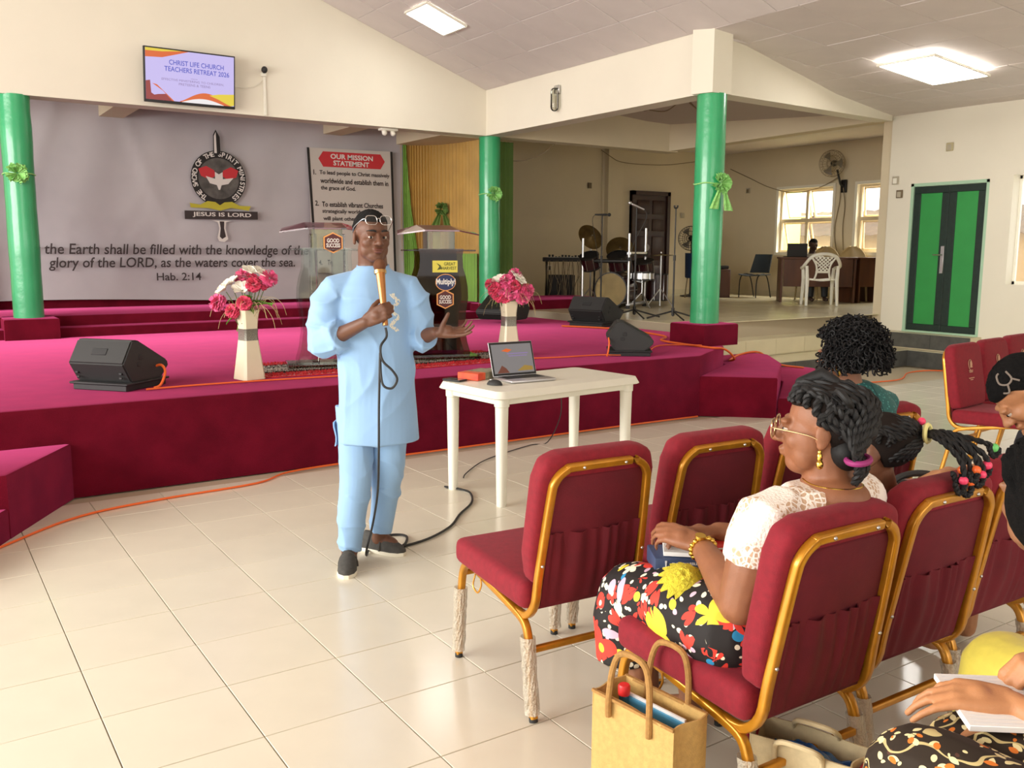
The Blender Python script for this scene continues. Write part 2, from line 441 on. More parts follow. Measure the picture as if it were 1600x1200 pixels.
# --- side annex beyond the pillar
AZ = .65
struct('floor_annex', MB().prism([(7.78, 7.98), (11.72, 8.2), (15.2, 8.2), (15.2, 14.5), (7.0, 14.5), (7.0, 11.3), (7.78, 11.3)], 0, AZ-.006), M['grout'])
an = struct('platform_annex', MB().prism([(7.80, 8.0), (11.7, 8.22), (11.7, 8.3), (7.8, 8.3)], 0, AZ-.008), M['grout'])
tm = mesh_of('annex_tile', MB().rbox(0, .596, 0, .596, -.01, 0, .0015, 1), M['tile_annex'], 0)
for i in range(13):
    for j in range(11):
        x, y = 7.8 + .6*i, 8.0 + .6*j
        if x > 15 or y > 14.3: continue
        o = bpy.data.objects.new('annex_tile', tm); COL.objects.link(o); o.parent = an; o.location = (x, y, AZ)
rt = mesh_of('riser_tile', MB().rbox(0, .596, -.012, 0, 0, .195, .0015, 1), M['tile_annex'], 0)
dt = mesh_of('dark_riser_tile', MB().rbox(0, .596, -.012, 0, 0, .212, .0015, 1), M['dark_tile'], 0)
def tilerow(me, p, q, z, parent, nm):
    p, q = Vector(p), Vector(q); L = (q-p).length; n = int(L/.6 + .999); a = math.atan2(q.y-p.y, q.x-p.x)
    for k in range(n):
        o = bpy.data.objects.new(nm, me); COL.objects.link(o); o.parent = parent
        c = p + (q-p)*(k*.6/L); o.location = (c.x, c.y, z); o.rotation_euler = (0, 0, a)
        if (k+1)*.6 > L + .01: o.scale = ((L - k*.6)/.6, 1, 1)
tilerow(rt, (7.8, 8.0), (11.7, 8.22), .445, an, 'riser_tile')
sb = rt.copy(); 
# two lower steps that turn along the right wall
s2 = struct('step_upper', MB().prism([(8.0, 7.66), (11.45, 7.86), (11.45, 7.6), (11.45, 6.45), (11.72, 6.45), (11.72, 8.25), (8.0, 8.0)], 0, .435), M['tile_annex'])
tilerow(rt, (8.0, 7.655), (11.45, 7.86), .235, s2, 'riser_tile')
tilerow(mesh_of('dark_riser_tile', MB().rbox(0, .596, -.012, 0, 0, .195, .0015, 1), M['dark_tile'], 0), (11.445, 7.6), (11.445, 6.45), .238, s2, 'dark_riser_tile')
s1 = struct('step_lower', MB().prism([(8.3, 7.16), (11.3, 7.24), (11.3, 5.85), (11.72, 5.85), (11.72, 7.9), (8.2, 7.7)], 0, .222), M['tile_annex'])
tilerow(dt, (8.3, 7.155), (11.3, 7.235), .004, s1, 'dark_riser_tile')
tilerow(dt, (11.295, 7.23), (11.295, 5.85), .004, s1, 'dark_riser_tile')

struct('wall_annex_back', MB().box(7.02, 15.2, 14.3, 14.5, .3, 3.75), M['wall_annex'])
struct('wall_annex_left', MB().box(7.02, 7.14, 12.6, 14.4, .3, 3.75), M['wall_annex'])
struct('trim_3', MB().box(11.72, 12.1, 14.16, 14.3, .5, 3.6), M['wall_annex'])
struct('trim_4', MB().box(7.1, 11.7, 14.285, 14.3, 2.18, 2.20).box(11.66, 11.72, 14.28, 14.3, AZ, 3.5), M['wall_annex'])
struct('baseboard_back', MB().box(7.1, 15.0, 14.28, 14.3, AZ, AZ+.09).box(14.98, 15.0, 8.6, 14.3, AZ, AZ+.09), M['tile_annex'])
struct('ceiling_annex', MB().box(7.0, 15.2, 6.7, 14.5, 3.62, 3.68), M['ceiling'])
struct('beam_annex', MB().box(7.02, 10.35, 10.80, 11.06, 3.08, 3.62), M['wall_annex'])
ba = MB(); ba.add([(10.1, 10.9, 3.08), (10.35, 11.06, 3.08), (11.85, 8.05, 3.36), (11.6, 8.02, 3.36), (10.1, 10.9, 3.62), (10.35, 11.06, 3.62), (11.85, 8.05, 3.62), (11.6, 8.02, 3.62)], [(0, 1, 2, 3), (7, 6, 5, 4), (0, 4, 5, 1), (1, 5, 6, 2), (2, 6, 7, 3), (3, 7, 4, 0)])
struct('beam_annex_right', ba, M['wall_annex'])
# right wall of the annex with two window openings
def wall_x(x0, x1, y0, y1, z0, z1, holes):
    b = MB(); ys = sorted({y0, y1, *[h[0] for h in holes], *[h[1] for h in holes]})
    for a, c in zip(ys, ys[1:]):
        hs = [h for h in holes if h[0] <= a + 1e-6 and h[1] >= c - 1e-6]
        if not hs: b.box(x0, x1, a, c, z0, z1)
        else:
            h = hs[0]
            if h[2] > z0: b.box(x0, x1, a, c, z0, h[2])
            if h[3] < z1: b.box(x0, x1, a, c, h[3], z1)
    return b
W1 = (11.36, 12.68, 1.53, 2.80); W2 = (9.5, 10.83, 1.53, 2.80)
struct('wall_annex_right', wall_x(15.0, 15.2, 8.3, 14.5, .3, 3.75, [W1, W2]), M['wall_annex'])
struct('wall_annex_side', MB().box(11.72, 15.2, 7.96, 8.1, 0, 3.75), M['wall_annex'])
# right wall of the hall, with the green doors and a bright window
struct('wall_right', wall_x(11.7, 11.92, -4.5, 7.95, 0, 3.6, [(6.50, 7.60, .435, 2.47), (4.6, 6.2, 1.13, 2.5)]), M['wall'])
struct('wall_rear', MB().box(-5.5, 11.9, -4.8, -4.65, 0, 1.0).box(-5.5, 11.9, -4.8, -4.65, 2.3, 5.8), M['wall'])

# windows: projecting sashes, two over two
def window(n, y0, y1, z0, z1, x, label_open):
    w = bpy.data.objects.new('window_%d' % n, None); COL.objects.link(w); w['kind'] = 'structure'
    ym, zm = (y0+y1)/2, z0 + (z1-z0)*.5
    f = MB()
    for a in ((y0, y1, z0, z0+.05), (y0, y1, z1-.05, z1), (y0+.05, y1-.05, zm-.035, zm+.035)): f.box(x+.062, x+.108, *a)
    for a in ((y0+.001, y0+.05, z0+.05, z1-.05), (y1-.05, y1-.001, z0+.05, z1-.05)): f.box(x+.062, x+.108, *a)
    for a in ((ym-.03, ym+.03, z0+.05, zm-.035), (ym-.03, ym+.03, zm+.035, z1-.05)): f.box(x+.062, x+.108, *a)
    obj('window_frame', f, M['white_frame'], w, 0)
    s = MB()
    for a in ((y0-.05, y1+.05, z0-.05, z0+.004), (y0-.05, y1+.05, z1-.004, z1+.05), (y1-.004, y1+.05, z0+.004, z1-.004), (y0-.05, y0+.004, z0+.004, z1-.004)): s.box(x-.03, x+.058, *a)
    obj('window_surround', s, M['wall'], w, 0)
    for (a, b_) in ((y0+.05, ym-.03), (ym+.03, y1-.05)):
        for (c, d) in ((z0+.05, zm-.035), (zm+.035, z1-.05)):
            sash = bpy.data.objects.new('sash', None); COL.objects.link(sash); sash.parent = w
            sash.location = (x+.115, 0, d); sash.rotation_euler = (0, R(-17) if label_open else R(-4), 0)
            h = d-c; fr = MB()
            for q in ((a, b_, -h, -h+.03), (a, b_, -.03, 0), (a, a+.03, -h, 0), (b_-.03, b_, -h, 0)): fr.box(0, .03, *q)
            obj('sash_frame', fr, M['white_frame'], sash, 0)
            obj('pane', MB().box(.012, .017, a+.03, b_-.03, -h+.03, -.03), M['glass'], sash, 0)
window(1, *W1, 15.0, True)
window(2, *W2, 15.0, False)
w3 = bpy.data.objects.new('window_3', None); COL.objects.link(w3); w3['kind'] = 'structure'
f = MB()
for a in ((4.6, 6.2, 1.13, 1.17), (4.6, 6.2, 2.46, 2.5), (4.6, 4.64, 1.13, 2.5), (6.17, 6.2, 1.13, 2.5), (5.38, 5.42, 1.13, 2.5)): f.box(11.86, 11.9, *a)
obj('window_frame', f, M['white_plastic'], w3, 0)
obj('pane', MB().box(11.875, 11.88, 4.64, 5.38, 1.17, 2.46), M['glass'], w3, 0)
obj('pane', MB().box(11.875, 11.88, 5.42, 6.17, 1.17, 2.46), M['glass'], w3, 0)

# green double doors
M['door_green'] = mat('satin green door panel', srgb(48, 150, 72), .4, noise_=(3, .08))
M['door_frame'] = mat('dark green steel door frame', srgb(22, 44, 36), .45, noise_=(20, .25))
M['pale_green'] = mat('pale green sill paint', srgb(170, 205, 175), .6)
d1 = bpy.data.objects.new('door_1', None); COL.objects.link(d1); d1['kind'] = 'structure'
fr = MB().box(11.70, 11.8, 6.50, 6.54, .44, 2.47).box(11.70, 11.8, 7.56, 7.60, .44, 2.47).box(11.70, 11.8, 6.5, 7.6, 2.43, 2.47)
obj('door_frame', fr, M['pale_green'], d1, 0)
for k, (a, b_) in enumerate(((6.545, 7.04), (7.045, 7.555))):
    lf = MB()
    for q in ((a, b_, .46, .55), (a, b_, 2.33, 2.425), (a, a+.1, .55, 2.33), (b_-.1, b_, .55, 2.33)): lf.rbox(11.715, 11.755, *q, .004, 1)
    leaf = obj('door_leaf', lf, M['door_frame'], d1, 0)
    obj('door_panel', MB().rbox(11.728, 11.742, a+.098, b_-.098, .548, 2.332, .003, 1), M['door_green'], leaf)
h = MB().rbox(11.705, 11.716, 7.06, 7.11, 1.25, 1.62, .004, 1); h.tube([(11.69, 7.085, 1.5), (11.68, 7.085, 1.5), (11.68, 7.2, 1.5)], .009, 8)
obj('door_handle', h, M['steel'], d1, label='steel lever handle')
obj('door_sill', MB().box(11.69, 11.75, 6.5, 7.6, .435, .458), M['pale_green'], d1, 0)

# brown panelled door at the back of the annex
d2 = bpy.data.objects.new('door_2', None); COL.objects.link(d2); d2['kind'] = 'structure'
lf = MB().box(12.4, 13.44, 14.24, 14.30, AZ, 2.75)
obj('door_frame', MB().box(12.40, 12.48, 14.2, 14.3, AZ, 2.76).box(13.36, 13.44, 14.2, 14.3, AZ, 2.76).box(12.4, 13.44, 14.2, 14.3, 2.68, 2.76), M['darkwood'], d2, 0)
obj('door_leaf', lf, M['darkwood'], d2, 0)
for (x0, x1) in ((12.55, 12.88), (12.97, 13.30)):
    for (z0, z1) in ((.8, 1.25), (1.36, 1.85), (1.96, 2.2), (2.3, 2.58)):
        obj('door_panel', MB().rbox(x0, x1, 14.222, 14.245, z0, z1, .012, 2), M['darkwood'], d2)
e_ = MB(); e_.M = Matrix.Translation((12.82, 14.215, 1.62)) @ Matrix.Rotation(PI/2, 4, 'X'); e_.lathe([(0, .006), (.07, .006), (.075, 0), (.075, -.006)], 20)
obj('door_emblem', e_, mat('worn silver sticker', srgb(150, 145, 140), .5, noise_=(30, .5)), d2)

# outside the annex windows: yard, neighbouring house, lime wall return
struct('ground', MB().box(15.2, 34, -2, 34, -.2, 0), mat('pale yard sand', srgb(210, 190, 150), .9, noise_=(2, .15)))
nb_ = thing('neighbour_house', 'low tan house with rusty sheet roof beyond the annex windows', 'house', (22, 14.5, 0))
obj('wall', MB().box(0, 3, -6, 9, 0, 2.05), mat('tan render', srgb(190, 160, 112), .9, noise_=(.9, .18)), nb_, 0)
obj('roof', MB().grid(lambda u, v: Vector((-.6+3*v, -6.5+16*u, 2.0+.8*v + .02*math.sin(u*500))), 120, 2, .02), mat('rusty sheet roof', srgb(128, 100, 72), .8, noise_=(3, .4)), nb_)
lw = thing('lime_wall', 'lime green painted wall return outside the left annex window', 'wall', (15.24, 12.75, 0))
obj('wall', MB().box(0, .55, 0, .2, 0, 3.4), mat('lime green paint', srgb(205, 222, 110), .8), lw, 0)

# ================================================================== STAGE FURNISHINGS
def print_fit(body, x0, x1, zc, h, M_plane, m, parent, name='lettering', bold=0.0, shear=0.0, depth=.001):
    """flat lettering in a plane (local x,y), fitted to a width and a height"""
    o = text(body, 1.0, m, parent, Matrix.Identity(4), name, bold=bold, shear=shear, depth=0)
    me = o.data; xs = [v.co.x for v in me.vertices]; ys = [v.co.y for v in me.vertices]
    a, b = min(xs), max(xs); c, d = min(ys), max(ys)
    T = Matrix.Translation(((x0+x1)/2, zc, 0)) @ Matrix.Diagonal(((x1-x0)/(b-a), h/(d-c), 1, 1)) @ Matrix.Translation((-(a+b)/2, -(c+d)/2, 0))
    me.transform(M_plane @ T)
    return o

# --- the printed backdrop
bt = thing('backdrop_banner', 'large grey printed backdrop cloth with sword emblem and scripture behind the stage', 'banner', (3.4, 12.4, .87))
def drape(u, v):
    x = -3.4 + 6.3*u; z = 2.5*v
    fold = .02*math.sin(x*3.1 + z*1.2) + .014*math.sin(x*9 - z*3) * (v*.8 + .2) + .03*max(0, 1-abs(x+1.7+.35*(2.5-z))/.12)*v + .03*max(0, 1-abs(x+1.0-.3*(2.5-z))/.1)*v
    return Vector((x, -.03 - fold*.6, z + .03*math.sin(u*7)*(1-v)))
nt_m = mat('grey violet banner print', srgb(196, 191, 193), .5, noise_=(.55, .3, srgb(164, 158, 164)), coat=.15)
obj('cloth', MB().grid(drape, 90, 26, .006), nt_m, bt)
BP = frame((-3.4, -.085, -.87), (1, 0, 0), (0, 0, 1))         # local plane: x = world x, y = world z
INK = mat('dark brown print', srgb(52, 42, 42), .6); WHITE_P = mat('off white print', srgb(222, 216, 210), .6)
RED_P = mat('red print', srgb(196, 44, 52), .6); PANEL = mat('light panel print', srgb(200, 192, 184), .6); YEL_P = mat('mustard print', srgb(186, 176, 50), .6)
GLOBE = mat('globe print', srgb(92, 88, 84), .6, noise_=(9, .6)); BLACKP = mat('black print', srgb(24, 20, 20), .6)
def flat(name, pts, m, parent, P, off=0.0, th=.002):
    b = MB(); b.M = P @ Matrix.Translation((0, 0, off)); b.prism(pts, 0, th); return obj(name, b, m, parent, 0)
def disc(cx, cy, r, n=40, sy=1): return [(cx + r*math.cos(2*PI*k/n), cy + r*sy*math.sin(2*PI*k/n)) for k in range(n)]
print_fit('For the Earth shall be filled with the knowledge of the', 1.17, 4.77, 1.50, .17, BP, INK, bt, bold=.012, shear=.12)
print_fit('glory of the LORD, as the waters cover the sea.', 1.48, 4.57, 1.335, .165, BP, INK, bt, bold=.012, shear=.12)
print_fit('Hab. 2:14', 2.72, 3.28, 1.17, .10, BP, INK, bt, bold=.012)
em = bpy.data.objects.new('emblem', None); COL.objects.link(em); em.parent = bt
flat('emblem_ring', disc(3.56, 2.445, .36), BLACKP, em, BP, .004)
flat('globe', disc(3.56, 2.445, .265), GLOBE, em, BP, .008)
for px_, s_ in ((3.42, 1), (3.70, -1)):
    flat('flame', [(px_-.09*s_, 2.47), (px_-.12*s_, 2.56), (px_-.02*s_, 2.6), (px_+.08*s_, 2.55), (px_+.1*s_, 2.48), (px_+.02*s_, 2.43)][::s_], RED_P, em, BP, .011)
flat('dove', [(3.56-.17, 2.47), (3.56-.05, 2.44), (3.56-.05, 2.53), (3.56, 2.5), (3.56+.05, 2.53), (3.56+.05, 2.44), (3.56+.19, 2.46), (3.56+.12, 2.38), (3.56+.03, 2.36), (3.57, 2.30), (3.55, 2.30), (3.56-.03, 2.36), (3.56-.12, 2.38)], WHITE_P, em, BP, .013)
flat('blade', [(3.5, 2.76), (3.505, 3.0), (3.54, 3.07), (3.59, 2.98), (3.595, 2.76)], BLACKP, em, BP, .012)
flat('blade_edge', [(3.512, 2.77), (3.515, 2.99), (3.54, 3.04), (3.545, 2.77)], WHITE_P, em, BP, .015)
arc = 'THE SWORD OF THE SPIRIT MINISTRIES'
for k, ch in enumerate(arc):
    if ch == ' ': continue
    a = R(232 - 284*k/(len(arc)-1))
    P = BP @ Matrix.Translation((3.56 + .312*math.cos(a), 2.445 + .312*math.sin(a), .007)) @ Matrix.Rotation(a - PI/2, 4, 'Z')
    text(ch, .088, WHITE_P, em, P, bold=.02, depth=.0008)
flat('open_book', [(3.18, 2.06), (3.17, 2.12), (3.3, 2.10), (3.4, 2.15), (3.5, 2.14), (3.56, 2.1), (3.62, 2.14), (3.72, 2.15), (3.82, 2.10), (3.97, 2.1), (3.94, 2.04), (3.7, 2.07), (3.56, 2.03), (3.4, 2.06)], YEL_P, em, BP, .014)
flat('motto_band', [(3.1, 1.91), (4.06, 1.925), (4.06, 2.03), (3.1, 2.02)], INK, em, BP, .016)
print_fit('JESUS IS LORD', 3.2, 3.97, 1.972, .068, BP @ Matrix.Translation((0, 0, .02)), WHITE_P, em, bold=.02)
flat('hilt', [(3.45, 1.90), (3.52, 1.88), (3.54, 1.80), (3.51, 1.68), (3.53, 1.63), (3.6, 1.62), (3.65, 1.66), (3.62, 1.8), (3.63, 1.88), (3.7, 1.9)], WHITE_P, em, BP, .014)
flat('grip', [(3.545, 1.89), (3.555, 1.8), (3.54, 1.69), (3.57, 1.66), (3.62, 1.69), (3.6, 1.8), (3.605, 1.89)], INK, em, BP, .017)
# mission statement panel
mp = bpy.data.objects.new('mission_panel', None); COL.objects.link(mp); mp.parent = bt
flat('panel', [(4.83, 1.2), (4.8, 2.93), (6.08, 2.95), (6.12, 1.2)], PANEL, mp, BP, .003)
flat('panel_edge', [(4.865, 1.2), (4.785, 2.93), (4.82, 2.93), (4.9, 1.2)], BLACKP, mp, BP, .006); flat('panel_edge', [(6.10, 1.2), (6.06, 2.95), (6.095, 2.95), (6.135, 1.2)], BLACKP, mp, BP, .006)
flat('title_plate', [(4.95, 2.79), (5.02, 2.89), (5.9, 2.90), (5.97, 2.80), (5.9, 2.69), (5.02, 2.68)], RED_P, mp, BP, .006)
QP = BP @ Matrix.Translation((0, 0, .01))
print_fit('OUR MISSION', 5.13, 5.78, 2.83, .07, QP, WHITE_P, mp, bold=.03); print_fit('STATEMENT', 5.17, 5.72, 2.74, .07, QP, WHITE_P, mp, bold=.03)
for t_, a, b_, z_ in (('1.', 4.87, 4.91, 2.6), ('To lead people to Christ massively', 4.96, 6.04, 2.595), ('worldwide and establish them in', 4.97, 6.02, 2.49), ('the grace of God.', 4.975, 5.5, 2.385),
                      ('2.', 4.885, 4.94, 2.175), ('To establish vibrant Churches', 4.985, 5.93, 2.165), ('strategically worldwide that', 4.99, 5.86, 2.062), ('will plant other', 5.0, 5.5, 1.96),
                      ('through', 5.02, 5.29, 1.66), ('the', 5.03, 5.12, 1.56), ('Ch', 5.58, 5.68, 1.56), ('4.', 4.92, 4.97, 1.35), ('To', 5.05, 5.12, 1.35)):
    print_fit(t_, a, b_, z_, .072, QP, INK, mp, bold=.022)

# --- yellow and green drape in the right-hand corner of the alcove
dr = thing('drape', 'yellow pleated drape with a green swag in the corner behind the lectern', 'curtain', (6.35, 12.2, .8))
M['yellow_cloth'] = mat('mustard satin cloth', srgb(190, 150, 70), .6, noise_=(2, .2), sheen=.3)
M['green_cloth'] = mat('lime chiffon cloth', srgb(122, 168, 62), .65, noise_=(2, .2), sheen=.3)
M['green_dark'] = mat('dull green cloth', srgb(98, 128, 58), .7, noise_=(2, .2))
path = smoothpath([(-.1, .22, 0), (.12, .15, 0), (.36, -.1, 0), (.5, -.6, 0), (.53, -1.12, 0)], 8)
def along(path, u):
    f = u*(len(path)-1); i = min(int(f), len(path)-2); return path[i].lerp(path[i+1], f-i)
def pleat(u, v, amp=.016, fr=190, u0=0, u1=1, off=0.0):
    uu = u0 + (u1-u0)*u; p = along(path, uu); q = along(path, min(1, uu+.01)) - along(path, max(0, uu-.01)); n = Vector((q.y, -q.x, 0)).normalized()
    return p - Vector((.7, .7, 0))*.001 - n*-(amp*math.sin(uu*fr) + off) + Vector((0, 0, 2.28*v))
obj('cloth', MB().grid(lambda u, v: pleat(u, v), 150, 6), M['yellow_cloth'], dr)
def swag(u, v):
    w0 = .07 + .28*(1-v)**1.6; return pleat(u, v, .012, 210, .07, .07 + w0, .045)
obj('swag', MB().grid(swag, 44, 14), M['green_cloth'], dr, label='lime green swag narrowing upwards')
obj('hem_cloth', MB().grid(lambda u, v: pleat(u, v*.30, .014, 170, .30, .97, .05), 80, 4), M['green_cloth'], dr, label='lime green lower cloth')
obj('edge_cloth', MB().grid(lambda u, v: pleat(u, v, .012, 170, 0, .07, .03), 20, 4), M['yellow_cloth'], dr)
rs = bpy.data.objects.new('ribbon', None); COL.objects.link(rs); rs.parent = dr; rs.location = (.35, -.28, 1.33); rs.rotation_euler = (0, 0, R(-35)); rs.scale = (1.3,)*3
rosette(rs, True)
for o in list(rs.children): o.data = o.data.copy(); o.data.materials.clear(); o.data.materials.append(M['green_dark'])
d2_ = thing('green_drape', 'narrow dull green drape hanging right of the pillar by the lectern', 'curtain', (7.2, 11.0, .66))
obj('cloth', MB().grid(lambda u, v: Vector((-.2+.42*u, .12 - .3*u*.0 - .015*math.sin(u*40), 2.4*v)), 40, 4, .004), M['green_dark'], d2_)
d3_ = thing('olive_drape', 'strip of olive drape left of the leftmost pillar', 'curtain', (.78, 12.2, .75))
obj('cloth', MB().grid(lambda u, v: Vector((-.5+.52*u, -.015*math.sin(u*60), 2.35*v)), 60, 4, .004), mat('olive satin', srgb(150, 120, 40), .6, noise_=(3, .3)), d3_)

# --- television on the gable wall
tv = thing('television', 'wall-mounted flat television showing a purple welcome slide', 'television', (2.81, 10.66, 3.10))
tv.rotation_euler = (R(7), 0, 0)
obj('case', MB().rbox(-.49, .49, 0, .045, 0, .575, .006, 2).box(-.2, .2, .045, .11, .15, .4), M['soft_black'], tv)
SCR = mat('lit lavender screen', (.01, .01, .01), .3, emit=(srgb(200, 188, 240), .68))
def lit(name, rgb, s=.68): return mat(name, (.01, .01, .01), .3, emit=(srgb(*rgb), s))
L_OR = lit('lit orange', (220, 100, 40)); L_YE = lit('lit yellow', (230, 205, 60)); L_DR = lit('lit maroon', (150, 50, 50)); L_BL = lit('lit blue ink', (70, 80, 190)); L_GR = lit('lit mauve ink', (140, 120, 165)); L_WH = lit('lit white', (240, 235, 235))
TP = frame((0, -.001, 0), (1, 0, 0), (0, 0, 1))
scr = flat('screen', [(-.475, .03), (.475, .03), (.475, .56), (-.475, .56)], SCR, tv, TP)
def wave(f0, f1, x0, x1, n=16): return [(x0+(x1-x0)*k/n, f0(k/n)) for k in range(n+1)] + [(x1-(x1-x0)*k/n, f1(1-k/n)) for k in range(n+1)]
def tvflat(pts, m, off):
    q = [pts[0]]
    for p in pts[1:]:
        if (abs(p[0]-q[-1][0]) + abs(p[1]-q[-1][1])) > 1e-5: q.append(p)
    flat('slide_shape', q, m, tv, TP, off, .0006)
tvflat([(-.475, .56), (-.475, .465), (-.3, .475), (-.15, .52), (-.02, .56)], L_OR, .003); tvflat([(-.475, .56), (-.475, .53), (-.3, .535), (-.1, .558), (-.1, .56)], L_YE, .004)
tvflat(wave(lambda t: .03, lambda t: .035 + .11*math.sin(PI*t)**1.3, -.12, .44), L_OR, .003); tvflat([(.44, .03), (.475, .04), (.475, .16), (.3, .145), (.2, .125), (.3, .09), (.4, .045)], L_YE, .0035)
tvflat(wave(lambda t: .028, lambda t: .03 + .05*math.sin(PI*t), -.1, .36), L_WH, .0045)
tvflat([(-.475, .03), (-.475, .22), (-.43, .23), (-.42, .1), (-.38, .075)], L_DR, .003); tvflat([(-.475, .03), (-.43, .07), (-.35, .09), (-.26, .1), (-.2, .03)], L_DR, .0035); tvflat([(-.41, .2), (-.36, .19), (-.18, .03), (-.2, .03), (-.3, .13)], L_OR, .004)
TQ = TP @ Matrix.Translation((0, 0, .006))
print_fit('CHRIST LIFE CHURCH', -.23, .36, .435, .052, TQ, L_BL, tv, bold=.012); print_fit('TEACHERS RETREAT 2026', -.28, .42, .365, .052, TQ, L_BL, tv, bold=.012)
print_fit('EFFECTIVE MINISTERING TO CHILDREN,', -.31, .36, .252, .026, TQ, L_GR, tv); print_fit('PRETEENS & TEENS', -.13, .21, .215, .026, TQ, L_GR, tv); print_fit('theme', -.0, .07, .283, .012, TQ, L_GR, tv)
cm = thing('wall_camera', 'small black camera head on a white bracket right of the television', 'camera', (3.68, 10.79, 3.56))
obj('head', MB().ball((0, -.06, .03), (.035, .045, .04), 12, 8), M['black'], cm); obj('bracket', MB().rbox(-.03, .03, -.04, 0, -.04, .0, .006), M['white_plastic'], cm)
cd = thing('conduit', 'white cable conduit running down the gable wall from the small camera', 'conduit', (3.69, 10.79, 3.08)); obj('pipe', MB().rbox(-.015, .015, -.022, 0, 0, .44, .003, 1), M['white_plastic'], cd)
tw = tag(obj('television_cable', MB().tube(smoothpath([(3.29, 10.77, 3.38), (3.45, 10.775, 3.37), (3.58, 10.775, 3.40), (3.68, 10.775, 3.5)], 5), .004, 5), M['white_plastic']), 'thin white cable from the television to the small camera', 'cable')

# --- acrylic lecterns
def acrylic(name, rgb, gloss=.12, r_=.03):
    """see-through tinted sheet: tinted transparency under a fresnel gloss"""
    m = bpy.data.materials.new(name); m.use_nodes = True; nt = m.node_tree; nt.nodes.clear()
    o = nt.nodes.new('ShaderNodeOutputMaterial'); mx = nt.nodes.new('ShaderNodeMixShader'); t = nt.nodes.new('ShaderNodeBsdfTransparent'); g = nt.nodes.new('ShaderNodeBsdfGlossy'); fr = nt.nodes.new('ShaderNodeFresnel')
    t.inputs[0].default_value = (*srgb(*rgb), 1); g.inputs['Roughness'].default_value = r_; g.inputs[0].default_value = (gloss*7,)*3 + (1,); fr.inputs[0].default_value = 1.45
    nt.links.new(fr.outputs[0], mx.inputs[0]); nt.links.new(t.outputs[0], mx.inputs[1]); nt.links.new(g.outputs[0], mx.inputs[2]); nt.links.new(mx.outputs[0], o.inputs[0]); return m
SMOKE = acrylic('smoked acrylic', (178, 150, 128)); SMOKE2 = acrylic('dark smoked acrylic', (96, 66, 60)); CLEAR = acrylic('clear acrylic', (238, 240, 236)); TOPRED = mat('maroon tinted acrylic', srgb(98, 24, 46), .12, coat=.5)
STK_Y = mat('yellow sticker', srgb(222, 210, 84), .5); STK_B = mat('navy sticker', srgb(36, 48, 92), .5); STK_M = mat('maroon sticker', srgb(84, 30, 30), .5); STK_O = mat('orange sticker rim', srgb(232, 160, 90), .5); STK_W = mat('white sticker ink', srgb(238, 234, 228), .5); STK_G = mat('dark olive ink', srgb(80, 84, 30), .5)
def hexagon(w, h): return [(-w*.5, -h*.28), (0, -h*.5), (w*.5, -h*.28), (w*.5, h*.28), (0, h*.5), (-w*.5, h*.28)]
def good_success(parent, P):
    s = bpy.data.objects.new('sticker', None); COL.objects.link(s); s.parent = parent
    flat('rim', hexagon(.15, .165), STK_O, s, P); flat('face', hexagon(.13, .143), STK_M, s, P, .002)
    print_fit('GOOD', -.048, .048, .018, .032, P @ Matrix.Translation((0, 0, .005)), STK_W, s, bold=.02); print_fit('SUCCESS', -.054, .054, -.02, .032, P @ Matrix.Translation((0, 0, .005)), STK_W, s, bold=.02)
def side_profile():
    pts = [(.245, 0), (.255, .02), (.225, .12), (.205, .25), (.215, .38), (.235, .5), (.23, .6), (.215, .68), (.19, .76), (.185, .86), (.195, .92)]
    return [(x, z) for x, z in pts] + [(-x, z) for x, z in pts[::-1]]
